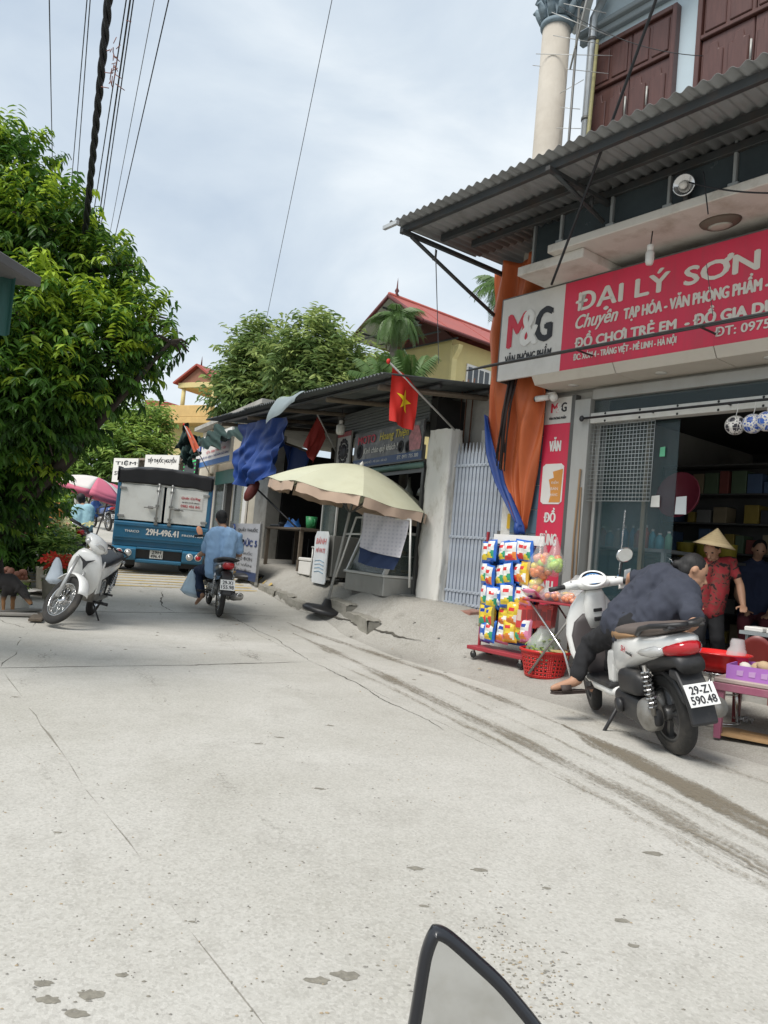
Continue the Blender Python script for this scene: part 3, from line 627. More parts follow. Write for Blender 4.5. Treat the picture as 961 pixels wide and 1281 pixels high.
MB().prism([(-.16, .40), (.12, .40), (.12, .555), (-.16, .535)], -.30, .30, 'yz').build('ramp', mat('red_paving', (.30, .15, .115), .85, var=.15, dirt=(.36, .32, .27), dscale=5, damt=.6), rp, bevel=.01)
# ================================================================ the stall row (frame T)
M_shed = mat('shed_wall', (.10, .095, .085), .9, var=.2, dirt=(.07, .065, .055), dscale=2, damt=.7, bump=.1)
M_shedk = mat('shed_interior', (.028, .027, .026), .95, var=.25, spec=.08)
M_roofd = mat('dark_roof_sheet', (.085, .095, .10), .6, .3, var=.25, dirt=(.05, .05, .045), dscale=3, damt=.6)
M_woodk = mat('weathered_timber', (.12, .095, .07), .85, var=.25, stretch=(1, 6, 6))
shed = fthing(T, 'stall_building', 'low dark market stall building with corrugated roof and motorbike shop sign', 'building', 0, 0, 0)
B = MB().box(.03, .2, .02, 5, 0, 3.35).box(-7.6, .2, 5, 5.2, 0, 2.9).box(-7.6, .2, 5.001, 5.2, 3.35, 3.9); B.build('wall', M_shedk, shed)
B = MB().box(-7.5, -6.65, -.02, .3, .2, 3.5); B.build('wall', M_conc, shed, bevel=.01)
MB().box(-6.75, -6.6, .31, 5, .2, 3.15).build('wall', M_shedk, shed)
B = MB().box(-3.2, -3.0, .0, .25, .2, 3.5); B.build('wall', M_shed, shed)
B = MB().box(-7.5, .05, -.2, 5, -.2, .62); B.build('floor', M_conc, shed, bevel=.02)
B = MB().box(-7.5, .0, 4.9, 5.0, .3, 3.9)
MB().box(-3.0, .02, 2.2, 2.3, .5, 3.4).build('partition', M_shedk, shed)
for i in range(9):
    MB().box(-2.98, -.02, .03-.006*(i % 2), .06, 3.04+i*.05, 3.085+i*.05).build('shutter_slat', mat('shutter_grey', (.15, .16, .155), .55, .3, var=.15), shed, bevel=.006)
MB().tube([(-3.0, -.03, 2.42), (.03, -.03, 2.42)], .045, 8).build('shutter_tube', mat('shutter_green', (.13, .22, .19), .5, .2), shed)
MB().box(-3.0, .03, -.01, .02, 2.32, 2.375).build('lintel', M_alud, shed)
for x in (-2.36, .0): MB().box(x-.03, x+.03, -.02, .04, .6, 2.5).build('post', M_alud, shed)
# roof
def zr(x, y): return 3.33+(.9-x)*.048+(y+1.2)*.085
rm = MB()
n = 9; wdt = 8.6/n
for i in range(n):
    x1 = .95-i*wdt; x0 = x1-wdt-.04
    def fn(u, v, x0=x0, x1=x1, i=i):
        x = x0+(x1-x0)*u; y = -1.22+6.6*v; return (x, y-.02*(i % 3), zr(x, y)+.016*sin(2*PI*x/.105)+.004*(i % 2)+.02*NZ.noise((x, y, 1)))
    MB().grid(fn, int(wdt/.105*8), 3).build('roof_sheet', M_roofd, shed, solid=.002)
for y in (-1.0, -.35, .4, 1.6): 
    B = MB(); x0, x1 = -7.5, .85
    B.tube([(x0, y, zr(x0, y)-.065), (x1, y, zr(x1, y)-.065)], .035, 6); B.build('purlin', M_steel, shed)
for x in (.6, -1.1, -3.0, -5.0, -6.9): MB().tube([(x, -1.1, zr(x, -1.1)-.13), (x, 2.5, zr(x, 2.5)-.13)], .04, 6).build('rafter', M_woodk, shed)
MB().box(.05, .98, .9, .98, 3.42, 3.56).build('green_edge', mat('green_sheet', (.03, .11, .10), .5, .2), shed)
B = MB()
for i in range(10):
    MB().box(-7.4+i*.45, -7.38+i*.45+.012, .6, .62, .6, 1.3).build('grille_bar', M_steel, shed)
sh2 = MB().grid(lambda u, v: (-2.95+u*1.3-.12*v*v, -1.24-.12*sin(v*2), zr(-2.9+u*1.3, -1.2)+.03-.42*v*(1-.6*u)+.02*sin(u*9)), 10, 6)
sh2.build('plastic_flap', mat('pale_plastic', (.30, .36, .37), .4, trans=.25), shed)

# the motorbike shop's sign
ms = fthing(T, 'motorbike_shop_sign', 'dark printed sign greeting customers above the stall opening', 'sign', -1.13, -.06, 2.5)
MB().box(-1.13, 1.13, 0, .03, .0, .54).build('panel', mat('sign_charcoal', (.10, .10, .10), .45, var=.6, scale=5, dirt=(.28, .27, .26), dscale=3.5, damt=.8, thresh=(.5, .62)), ms)
MB().box(-1.13, 1.13, -.004, .0, .0, .115).build('blue_band', mat('band_blue', (.03, .065, .16), .5), ms)
text('lettering', 'MOTO', (-.98, .36, -.34, .49), M_prr, ms, y=-.01, bold=.04)
text('lettering', 'Hoang Thiện', (-.20, .33, .72, .50), mat('print_yellow', (.62, .50, .05), .5), ms, y=-.01, shear=.2, bold=.02)
text('lettering', 'Kính chào quý khách !', (-.74, .165, .42, .29), M_prw, ms, y=-.01, shear=.15, bold=.02)
text('lettering', 'ĐC: XÓM 3 - TRÁNG VIỆT - MÊ LINH - HÀ NỘI', (-1.08, .03, .1, .085), M_prw, ms, y=-.01)
text('lettering', 'ĐT: 0971 735 380', (.42, .035, 1.05, .09), M_prw, ms, y=-.01)
MB().prism([(.78, .14), (1.08, .14), (1.1, .30), (1.0, .48), (.86, .5), (.74, .34)], -.008, -.004).build('pink_print', mat('print_pink', (.42, .16, .17), .5, var=.5, scale=12), ms)
for cx, cz, r in ((.50, .22, .09), (.72, .2, .09), (-.9, .25, .12)): MB().lathe([(r, 0), (r, .004), (r*.7, .004), (r*.7, 0)], 18, M=Tr(cx, -.002, cz) @ Ro(PI/2, 'X')).build('wheel_print', M_prk, ms)
MB().box(-1.15, 1.15, .002, .04, -.02, 0).box(-1.15, 1.15, .002, .04, .54, .56).build('frame', M_alud, ms)
cs = fthing(T, 'chain_sign', 'small square sign with black sprocket print left of the motorbike sign', 'sign', -2.68, -.07, 2.54)
MB().box(-.27, .27, 0, .03, 0, .60).build('panel', mat('sign_grey', (.34, .33, .31), .5, var=.15), cs)
MB().box(-.27, .27, -.004, 0, .52, .60).build('red_band', mat('band_red', (.24, .03, .03), .5), cs)
B = MB()
for k in range(14):
    a = 2*PI*k/14; MB().lathe([(.042, 0), (.042, .004)], 8, M=Tr(.17*cos(a), -.002, .26+.19*sin(a)) @ Ro(PI/2, 'X')).build('sprocket_print', M_prk, cs)
MB().lathe([(.13, 0), (.13, .004), (.02, .005)], 16, M=Tr(0, -.002, .26) @ Ro(PI/2, 'X')).build('sprocket_print', M_prk, cs)
def hang_bulb(name, label, p, zt, r=.045, h=.16, m=None):
    t = thing(name, label, 'lamp', p)
    MB().tube([(0, 0, h*.9), (.01, 0, zt-p[2])], .006, 5).build('cable', M_black, t)
    MB().lathe([(.03, h*.72), (.032, h), (.012, h*1.05)], 12).build('socket', M_prw, t)
    MB().lathe([(.002, 0), (r*.75, h*.04), (r, h*.2), (r, h*.62), (r*.7, h*.72)], 14).build('bulb', m or mat('lamp_white', (.75, .74, .70), .3, trans=.12), t)
    return t
hang_bulb('hanging_lamp', 'white bulb hanging on a cable before the red sign', S.w(1.45, -.8, 4.02), 4.36, .04, .19)
hang_bulb('hanging_lamp', 'white lamp hanging above the sprocket sign of the stall', T.w(-2.35, -.3, 3.02), 3.5, .075, .24)
for i, (x, z) in enumerate(((-.85, 2.02), (-.42, 2.02))):
    t = fthing(T, 'hanging_bell_lamp', ('small glass bell lamp hanging in the stall doorway, left one', 'small glass bell lamp hanging in the stall doorway, right one')[i], 'lamp', x, .25, z, 'bell lamps in the stall doorway')
    MB().lathe([(.09, 0), (.08, .06), (.03, .16), (.02, .3)], 12).build('shade', mat('old_glass', (.34, .34, .28), .25, trans=.3), t); MB().tube([(0, 0, .28), (0, 0, .55)], .005, 5).build('cable', M_black, t)

# flags
M_flag = mat('flag_red', (.56, .020, .012), .65, var=.1, scale=3)
M_star = mat('flag_yellow', (.80, .58, .01), .6)
def quadpt(c, u, v): return (c[0]*(1-u)+c[1]*u)*(1-v)+(c[3]*(1-u)+c[2]*u)*v
def flag(name, label, corners, pole, star=True, m=None, fold=.03, k=1.):
    o = pole[0]; t = thing(name, label, 'flag', o)
    c = [V(p)-V(o) for p in corners]; nr = (c[1]-c[0]).cross(c[3]-c[0]).normalized()
    def fn(u, v, e=0): return quadpt(c, u, v)+nr*(fold*(sin(u*9+v*3)*(.3+v)+.5*sin(u*17-v*4)*v)+e)+(c[3]-c[0])*(-.05*sin(u*PI)*(1-v))
    MB().grid(lambda u, v: fn(u, v), 24, 24).build('cloth', m or M_flag, t)
    if star:
        for e in (.006, -.006):
            B = MB(); C2 = [(.30 if i % 2 == 0 else .115, PI/2+i*PI/5) for i in range(10)]; C2 = [(.5+r*.95*cos(a)*k, .5-r*sin(a)*.75) for r, a in C2]; rim = []
            for i in range(10):
                for q in range(4): rim.append(tuple(C2[i][c]*(1-q/4)+C2[(i+1) % 10][c]*q/4 for c in (0, 1)))
            B.loft([[fn(.5+(p[0]-.5)*g, .5+(p[1]-.5)*g, e*1.6) for p in rim] for g in (.02, .25, .5, .75, 1)], cap=False); B.build('star', M_star, t)
    a, b_ = V(pole[0])-V(o), V(pole[1])-V(o)
    MB().tube([a, b_], .013, 8).build('pole', mat('pole_grey', (.42, .42, .40), .4, .3), t)
    MB().ell(b_, .025, .025, .035, 8).build('finial', M_flag, t)
    return t
flag('national_flag', 'bright red flag with yellow star on a slanted pole by the gate pillar', [at(491, 458, 9.25), at(524, 489, 9.55), at(516, 540, 9.6), at(488, 526, 9.3)], [at(569, 538, 10.02), at(486, 452, 9.2)], k=1.1)
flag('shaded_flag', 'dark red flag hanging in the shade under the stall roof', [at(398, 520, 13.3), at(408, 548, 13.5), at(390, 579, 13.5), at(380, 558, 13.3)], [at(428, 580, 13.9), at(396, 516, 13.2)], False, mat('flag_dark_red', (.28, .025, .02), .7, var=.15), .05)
flag('faded_flag', 'faded orange red flag drooping over the green net', [at(231, 534, 19.5), at(237, 536, 19.6), at(249, 560, 19.6), at(243, 566, 19.5)], [at(262, 592, 19.9), at(230, 531, 19.4)], False, mat('flag_faded', (.62, .13, .06), .7), .02)

# blue tarpaulin hanging at the stall
bt = fthing(T, 'blue_tarpaulin', 'crumpled blue tarpaulin hanging from the stall roof edge', 'tarpaulin', -5.2, -.95, 3.4)
c_ = [V(T.l(at(*q)))-V((-5.2, -.95, 3.4)) for q in ((297, 531, 15.6), (360, 521, 13.9), (344, 592, 14.0), (293, 606, 15.6))]
def bf(u, v):
    p = quadpt(c_, u, v); q_ = u+.32*v+.10*NZ.noise((v*3, u*3, 4)); f = (.09*(1-2*abs(sin(q_*6.3)))+.045*(1-2*abs(sin(q_*15+2*v))))*(.25+.75*v)*(.5+abs(NZ.noise((u*3, v*3, 8)))*1.6)+.22*NZ.noise((u*2.6, v*2.2, 3))+.07*NZ.noise((u*7+v*4, v*6, 6))
    return p+V((0.05*sin(v*7+u*4), f, -.10*sin(u*PI)*v+.22*NZ.noise((u*4, 8, 2))*max(0, v-.6)))
MB().grid(bf, 90, 70).build('sheet', M_tab, bt)
bt2 = fthing(T, 'slumped_blue_sheet', 'dark blue plastic sheet slumped on a bar behind the hanging tarpaulin', 'tarpaulin', -3.8, .5, 2.4)
c2 = [V(T.l(at(*q)))-V((-3.8, .5, 2.4)) for q in ((353, 553, 14.6), (388, 566, 14.3), (384, 600, 14.2), (356, 590, 14.5))]
MB().grid(lambda u, v: quadpt(c2, u, v)+V((0, .08*sin(u*9+v*2), -.1*sin(u*PI)*v)), 16, 12).build('sheet', mat('dark_blue_sheet', (.015, .04, .16), .5, var=.2), bt2)
MB().tube([V(T.l(at(350, 552, 14.7)))-V((-3.8, .5, 2.4)), V(T.l(at(392, 567, 14.2)))-V((-3.8, .5, 2.4))], .025, 6).build('bar', M_woodk, bt2)
pr = thing('prop_pole', 'thin black prop pole with a maroon cap leaning under the blue tarpaulin', 'pole', at(375, 664, 14.2))
o_ = at(375, 664, 14.2); MB().tube([(0, 0, 0), at(322, 612, 15.1)-o_], .018, 6).build('shaft', M_black, pr)
MB().ell((0, 0, 0), .11, .08, .24, 10, M=Tr(*(at(315, 614, 15.1)-o_)) @ Ro(rad(28), 'Y')).build('cap', mat('maroon_plastic', (.13, .025, .022), .5), pr)

kerb = thing('kerb', None, None, T.w(0, -.76, 0), T.rz); kerb['kind'] = 'structure'
rnd = random.Random(4)
for i in range(11):
    x = .45-i*.75; zz = gz(*T.w(x-.3, -.55).xy)-.085
    B = MB(); B.grid(lambda u, v: (-.37+.74*u, -.09+.17*(0 if v < .34 else (v-.34)/.66)+.03*NZ.noise((x+u*3, v*3, 2)), (-.22+.22*min(1, v/.34))+.016*NZ.noise((x*3+u*4, v*4, 9))-.02*(u < .04 or u > .96)), 16, 9, sm=False); B.box(-.36, .36, -.07, .08, -.3, -.035)
    o = B.build('kerb_stone', mat('kerb_concrete', (.28, .265, .23), .95, var=.2, bump=.5, dirt=(.10, .10, .07), dscale=3, damt=.7), kerb, solid=.01); o.location = (x-.36, rnd.uniform(-.03, .03), zz+rnd.uniform(-.02, .01)); o.rotation_euler = (rnd.uniform(-.05, .05), 0.04, rnd.uniform(-.06, .06))

# ---------------------------------------------------------------- big yellow parasol
M_par = mat('parasol_yellow', (.53, .53, .39), .75, var=.06, scale=2, dirt=(.40, .38, .24), dscale=2.5, damt=.35)
M_parv = mat('parasol_valance', (.50, .37, .28), .75, var=.1)
bp_ = at(407, 765, 10.9); bz = gz(bp_.x, bp_.y)
um = thing('market_parasol', 'large faded yellow parasol with beige valance tilting over the food counter', 'parasol', (bp_.x, bp_.y, bz), 0)
um.rotation_euler = (rad(2), rad(8.5), rad(8))
MB().lathe([(.0, 0), (.33, 0), (.34, .04), (.30, .075), (.08, .10), (.05, .2), (.0, .2)], 20).build('base', M_black, um)
MB().tube([(0, 0, .1), (0, 0, 2.15)], .021, 8).build('pole', M_alu, um)
RC, NS = 1.24, 8
def cano(a, t):
    seg = 2*PI/NS; k = a/seg; f = k-math.floor(k); r = RC*t*(cos(seg/2)/cos((f-.5)*seg))
    return (r*cos(a), r*sin(a), 2.15-.48*t**1.7-.035*t*sin(PI*f)**2*(t))
for s_ in range(NS):
    MB().grid(lambda u, v: cano(2*PI*(s_+min(u, .9999))/NS, .02+.98*v), 8, 10).build('canopy_panel', M_par, um)
    def vf(u, v):
        x, y, z = cano(2*PI*(s_+.03+.94*u)/NS, 1.0); k = 1+.02*sin(u*14+s_)
        return (x*k, y*k, z-.004-v*(.125+.01*sin(u*20)))
    MB().grid(vf, 10, 2).build('valance', M_parv, um)
    a = 2*PI*s_/NS
    MB().tube([cano(a, t/6)[:2]+(cano(a, t/6)[2]-.012,) for t in range(7)], .007, 5).build('rib', M_alud, um)
    x, y, z = cano(a, .5); MB().tube([(0, 0, 1.45), (x, y, z-.015)], .007, 5).build('stretcher', M_alud, um)
MB().lathe([(.03, 2.14), (.03, 2.17), (.012, 2.2), (.0, 2.22)], 10).build('finial', M_prw, um)

# ---------------------------------------------------------------- food counter, cart, tables
M_inox = mat('dull_steel', (.36, .36, .34), .42, .5, var=.1, dirt=(.26, .24, .21), dscale=4, damt=.4)
M_cglass = mat('cabinet_glass', (.10, .13, .12), .06, trans=.6)
M_frame = mat('cabinet_frame', (.58, .58, .55), .4, .2)
cx_, cz_ = T.p(478, 749, -.45); fz = .60
ct = fthing(T, 'food_counter', 'low steel food counter with sloping glass front under the parasol', 'counter', cx_, -.45, cz_-.01)
Lc, Dc = 1.25, .62
MB().box(-Lc, 0, 0, Dc, .04, .30).build('cabinet_base', M_inox, ct, bevel=.008)
MB().box(-Lc+.1, -.1, .08, Dc-.08, -.06, .04).build('plinth', M_alud, ct)
MB().box(-Lc-.03, .03, -.03, Dc+.02, .30, .335).build('ledge', M_frame, ct, bevel=.005)
for x in (-Lc, -.05):
    MB().prism([(-.01, .335), (.05, .335), (.27, .90), (.21, .90)], x, x+.05, 'yz').build('side_frame', M_frame, ct)
    MB().box(x, x+.05, Dc-.05, Dc, .335, 1.22).build('side_frame', M_frame, ct)
    MB().prism([(.05, .336), (Dc-.051, .336), (Dc-.051, .905), (.275, .905)], x+.022, x+.028, 'yz').build('side_glass', M_cglass, ct)
MB().prism([(.012, .34), (.02, .34), (.245, .895), (.237, .895)], -Lc+.051, -.052, 'yz').build('front_glass', M_cglass, ct)
MB().box(-Lc, 0, .20, Dc, .905, .94).build('top_shelf', M_frame, ct, bevel=.004); MB().box(-Lc+.06, -.06, .16, Dc-.06, .60, .612).build('inner_shelf', M_frame, ct)
MB().box(-Lc, 0, Dc-.035, Dc, 1.20, 1.24).build('top_rail', M_frame, ct)
for i in range(9): MB().ell((0, 0, 0), .06, .04, .035, 8).build('bread_roll', mat('bread_gold', (.40, .24, .09), .7, var=.25, scale=16), ct, loc=(-Lc+.16+.115*i, .36+.06*(i % 2), .65))
rnd = random.Random(11)
tray = fthing(T, 'bread_tray', 'tray of golden fried snacks inside the glass counter', 'tray', cx_-.55, -.15, cz_+.335)
MB().box(-.38, .38, -.12, .2, 0, .02).build('tray', M_inox, tray)
for i in range(18): MB().ell((0, 0, 0), .06, .03, .028, 8).build('snack', mat('fried_gold', (.42, .25, .07), .6, var=.3, scale=20), tray, loc=(rnd.uniform(-.33, .33), rnd.uniform(-.09, .17), .045+.02*(i % 2)), rot=(0, 0, rnd.random()*3))
# cloths hung in front of the counter
ck = bpy.data.materials.new('checked_cloth'); ck.use_nodes = True; nt = ck.node_tree; N = nt.nodes; L = nt.links; b_ = N['Principled BSDF']; b_.inputs['Roughness'].default_value = .9
tcn = N.new('ShaderNodeTexCoord'); c1 = N.new('ShaderNodeTexWave'); c1.bands_direction = 'X'; c1.inputs['Scale'].default_value = 6.; c2n = N.new('ShaderNodeTexWave'); c2n.bands_direction = 'Z'; c2n.inputs['Scale'].default_value = 6.
for c in (c1, c2n): L.new(tcn.outputs['Object'], c.inputs['Vector'])
ad = N.new('ShaderNodeMath'); ad.operation = 'ADD'; L.new(c1.outputs['Fac'], ad.inputs[0]); L.new(c2n.outputs['Fac'], ad.inputs[1]); rp_ = N.new('ShaderNodeValToRGB'); L.new(ad.outputs[0], rp_.inputs[0])
rp_.color_ramp.elements[0].color = (.40, .40, .45, 1); rp_.color_ramp.elements[1].color = (.52, .51, .54, 1); rp_.color_ramp.elements[1].position = .9; L.new(rp_.outputs[0], b_.inputs['Base Color'])
def hung(name, label, px4, m, fold=.03, cat='cloth', sag=.02):
    o = at(*px4[0]); t = thing(name, label, cat, o); c = [at(*q)-o for q in px4]; nr = (c[1]-c[0]).cross(c[3]-c[0]).normalized()
    MB().grid(lambda u, v: quadpt(c, u, v)+nr*(fold*sin(u*8+v*2)*(.4+v)+fold*.5*sin(u*19+v*5))+V((0, 0, -sag*sin(u*PI)*(1 if v > .5 else .5))), 22, 18).build('sheet', m, t); return t
hung('checked_cloth', 'pale checked cloth hanging under the parasol over the counter', [(455, 641, 10.35), (512, 650, 10.05), (502, 698, 10.05), (449, 684, 10.35)], ck, .025)
hung('navy_cloth', 'dark blue cloth hanging below the checked cloth', [(450, 680, 10.42), (501, 692, 10.15), (494, 713, 10.12), (447, 703, 10.42)], mat('navy_cloth', (.022, .04, .10), .85, var=.2), .03)
MB_ = MB()
ctp = at(455, 642, 10.4)
fr2 = thing('cloth_stand', 'slim pale metal stand holding the hanging cloths', 'stand', at(420, 722, 10.75))
o_ = at(420, 722, 10.75)
for a, c in (((420, 722, 10.75), (446, 647, 10.5)), ((446, 647, 10.5), (514, 650, 10.02)), ((514, 650, 10.02), (512, 735, 10.0)), ((433, 668, 10.6), (457, 668, 10.45))):
    MB().tube([at(*a)-o_, at(*c)-o_], .014, 6).build('rail', M_frame, fr2)
# sandwich cart
kx, kz = T.p(412, 738, -.35)
cart = fthing(T, 'sandwich_cart', 'glass topped sandwich cart with red lettered sign beside the counter', 'cart', kx, -.35, gz(*T.w(kx, -.2).xy)-.01)
MB().box(-.62, 0, 0, .5, .12, .78).build('cart_body', M_inox, cart, bevel=.006)
for x in (-.62, -.03):
    for y in (0, .47): MB().box(x, x+.03, y, y+.03, .78, 1.42).build('corner_post', M_frame, cart)
MB().box(-.59, -.03, .01, .016, .78, 1.42).build('front_glass', M_cglass, cart); MB().box(-.02, -.014, .03, .47, .78, 1.42).build('side_glass', M_cglass, cart)
MB().box(-.63, .01, -.01, .51, 1.42, 1.45).build('cart_top', M_frame, cart)
MB().box(-.60, .0, -.03, -.01, 1.42, 1.60).build('name_board', M_prw, cart); text('lettering', 'BÁNH MÌ', (-.54, 1.455, -.06, 1.56), M_prr, cart, y=-.034, bold=.03)
for x in (-.55, -.07):
    for y in (.06, .44): MB().lathe([(.05, -.015), (.055, -.01), (.055, .01), (.05, .015)], 12, M=Tr(x, y, .06) @ Ro(PI/2, 'X')).build('wheel', M_black, cart)
pb = fthing(T, 'poster_board', 'white round cornered poster board with red lettering leaning on the cart', 'poster', kx-.30, -.42, gz(*T.w(kx-.3, -.42).xy)+.06)
MB().prism([(-.29, .04), (-.25, 0), (.25, 0), (.29, .04), (.29, .76), (.22, .85), (-.22, .85), (-.29, .76)], -.015, .0).build('board', mat('poster_white', (.64, .66, .67), .5, var=.1, scale=6, dirt=(.36, .46, .54), dscale=4, damt=.35), pb)
text('lettering', 'BÁNH', (-.22, .64, .22, .76), mat('print_rose', (.58, .16, .17), .5), pb, y=-.018, shear=.2, bold=.03)
text('lettering', 'MÌ PATE', (-.20, .50, .20, .59), _mats['print_rose'], pb, y=-.018, shear=.2, bold=.03)
for i in range(4): MB().tube([(-.2, -.018, .36-i*.06), (0, -.018, .38-i*.06), (.18, -.018, .35-i*.06)], .006, 4).build('blue_scribble', mat('print_lightblue', (.20, .36, .50), .5), pb)
stl = fthing(T, 'white_stool_frame', 'white tubular stool frame standing left of the sandwich cart', 'stool', kx-.86, -.35, gz(*T.w(kx-.86, -.3).xy))
for x in (0, .3):
    for y in (0, .28): MB().tube([(x, y, 0), (x+.01, y, .52)], .013, 6).build('leg', M_frame, stl)
MB().box(-.02, .33, -.02, .3, .52, .545).build('seat', M_frame, stl, bevel=.005)
# low table with goods, left of the cart
tx_, tz_ = T.p(385, 672, -.3)
tg = gz(*T.w(-4.6, -.3).xy)
tb_ = fthing(T, 'market_table', 'dark wooden market table loaded with goods under the stall roof', 'table', -4.6, -.1, tg)
MB().box(-1.0, 1.0, -.25, .45, .74, .78).build('table_top', M_woodk, tb_, bevel=.005)
for x in (-.92, .92):
    for y in (-.2, .4): MB().box(x-.03, x+.03, y-.03, y+.03, 0, .74).build('leg', M_woodk, tb_)
gd = [('blue_bag', 'crumpled bright blue plastic bag on the dark market table', (-.1, 0), 'bag', (.03, .16, .48)), ('green_cup', 'green plastic mug on the right end of the market table', (.72, .05), 'cup', (.04, .28, .10)), ('black_tray', 'flat black tray on the left end of the market table', (-.7, .0), 'tray', (.03, .03, .035))]
for n_, lb, (x, y), cat, col in gd:
    t = fthing(T, n_, lb, cat, -4.6+x, -.1+y, tg+.78); m_ = mat(n_, col, .4, var=.15)
    if cat == 'bag': MB().grid(lambda u, v: (.26*(1-.4*v)*cos(6.283*u)*(1+.25*NZ.noise((u*7, v*4, 1))), .16*(1-.4*v)*sin(6.283*u), .24*v*(.55+.5*abs(NZ.noise((cos(6.283*u)*2, v, 4))))), 18, 6).build('sack', m_, t); MB().ell((0, 0, .05), .2, .13, .08).build('contents', m_, t)
    elif cat == 'cup': MB().lathe([(0, 0), (.09, 0), (.11, .22), (.10, .22), (.085, .02)], 14).build('cup', m_, t); MB().tube([(.1, 0, .18), (.17, 0, .16), (.16, 0, .07), (.09, 0, .05)], .012, 6).build('handle', m_, t)
    else: MB().prism([(-.28, -.16), (.28, -.16), (.28, .16), (-.28, .16)], 0, .05, 'xy').build('tray', m_, t, bevel=.01); MB().ell((.05, 0, .07), .16, .1, .05).build('heap', M_black, t)
sb = fthing(T, 'parasol_foot', 'heavy black round parasol foot standing before the market table', 'stand', -4.95, -.75, gz(*T.w(-4.95, -.75).xy))
MB().lathe([(.36, 0), (.38, .05), (.30, .09), (.06, .12), (.05, .55), (.0, .55)], 18).build('foot', M_black, sb); MB().tube([(0, 0, .5), (0, 0, .9)], .03, 8).build('tube', M_alud, sb)
wb = fthing(T, 'white_foam_box', 'white foam box on the ground right of the market table', 'box', -3.35, -.15, gz(*T.w(-3.35, -.15).xy))
MB().box(-.28, .28, -.17, .17, 0, .24).build('box', M_prw, wb, bevel=.015); MB().box(-.29, .29, -.18, .18, .245, .30).build('lid', M_prw, wb, bevel=.012)
rnd = random.Random(21)
for i, (x, y, n_, lb) in enumerate(((-6.1, -.75, 26, 'heap of yellow and green fruit on the ground by the shop board'), (-5.75, -1.05, 16, 'round basket of yellow fruit at the edge of the road'))):
    t = fthing(T, 'fruit_basket', lb, 'basket', x, y, gz(*T.w(x, y).xy), 'fruit laid out on the ground')
    MB().lathe([(.0, .0), (.28, 0), (.36, .16), (.33, .16), (.26, .02)], 18).build('basket', mat('wicker', (.30, .21, .10), .8, var=.3, scale=30), t)
    for k in range(n_):
        a = rnd.random()*6.3; r = .27*math.sqrt(rnd.random())
        MB().ell((0, 0, 0), .06, .06, .055, 8).build('fruit', mat('fruit_%d' % (k % 3), ((.50, .36, .05), (.28, .36, .08), (.62, .55, .35))[k % 3], .5, var=.2), t, loc=(r*cos(a), r*sin(a), .12+.09*rnd.random()+.12*(1-r/.3)))

# ================================================================ pharmacy and the houses further along
M_cream = mat('cream_render', (.56, .51, .41), .85, var=.08, dirt=(.36, .32, .25), dscale=1.4, damt=.5)
ph = fthing(T, 'pharmacy_building', 'small pale pharmacy building behind the lorry and the rider', 'building', -10.6, .2, 0)
zp = .6
B = MB().box(-3.4, -2.35, 0, .3, .3, 4.3).box(-1.6, -1.35, -.02, .3, .3, 4.3).box(1.9, 2.9, 0, .3, .3, 4.2).box(-2.35, 1.9, .05, .3, 3.0, 4.3).box(-3.4, 2.9, 4, 4.2, 0, 4); B.build('wall', M_cream, ph, bevel=.01)
MB().box(-2.35, 1.9, 2.0, 2.1, .4, 3.1).build('back_wall', M_shedk, ph); MB().box(-3.5, 3.0, -.25, 4.3, 4.31, 4.42).build('roof', M_conc, ph)
MB().box(-3.5, 2.9, -.3, 4, .2, zp+.1).build('floor', M_conc, ph)
for x in (-1.3, -.35, .6, 1.55): MB().box(x-.04, x+.04, -.01, .05, zp, 3.0).build('door_frame', M_alu, ph)
for x0, x1 in ((-1.26, -.39), (.64, 1.51)): MB().box(x0, x1, .015, .025, zp+.1, 2.95).build('door_glass', M_cglass, ph)
MB().box(-1.42, 1.9, -.02, .04, 2.62, 2.98).build('green_board', mat('pharmacy_green', (.02, .12, .10), .5), ph)
MB().box(-1.62, -1.42, -.06, -.02, zp, 2.6).build('blue_strip', mat('strip_blue', (.08, .13, .28), .5), ph)
MB().box(1.62, 1.9, -.06, -.02, 1.5, 2.6).build('white_strip', M_prw, ph)
psn = fthing(T, 'pharmacy_sign', 'white and blue pharmacy sign above the glass door', 'sign', -10.9, -.25, 3.06)
MB().box(-1.75, 1.75, 0, .08, 0, .84).build('panel', M_prw, psn); MB().box(-1.75, 1.75, -.006, 0, 0, .14).build('blue_band', mat('cobalt', (.03, .13, .36), .5), psn)
text('lettering', 'QUẦY THUỐC VIỆT ĐỨC', (-1.05, .48, 1.7, .76), M_prb, psn, y=-.012, bold=.04)
text('lettering', 'SỐ 5 - BÁN THUỐC TÂY', (-.55, .33, 1.4, .43), M_prr, psn, y=-.012, bold=.03)
text('lettering', 'CHUYÊN THUỐC TÂY - ĐÔNG Y - THỰC PHẨM CHỨC NĂNG', (-1.6, .19, 1.65, .29), M_prb, psn, y=-.012, bold=.03)
def cross_emblem(par, cx, cz, r, y): 
    MB().lathe([(r, 0), (r, .008), (0, .009)], 20, M=Tr(cx, y, cz) @ Ro(PI/2, 'X')).build('emblem_disc', M_prb, par)
    MB().box(cx-r*.12, cx+r*.12, y-.016, y-.010, cz-r*.7, cz+r*.7).build('emblem_bar', M_prw, par); MB().box(cx-r*.5, cx+r*.5, y-.017, y-.011, cz+r*.15, cz+r*.38).build('emblem_bar', M_prw, par)
cross_emblem(psn, -1.38, .56, .2, -.006)
bx_, bz_ = T.p(302, 696, -.9)
pbd = fthing(T, 'pharmacy_board', 'grey upright pharmacy board standing at the roadside behind the rider', 'sign', bx_, -.9, gz(*T.w(bx_, -.9).xy))
px0, pz0 = T.p(284, 641, -.9); px1, pz1 = T.p(321, 641, -.9)
hw = (px1-px0)/2; ht = 1.02
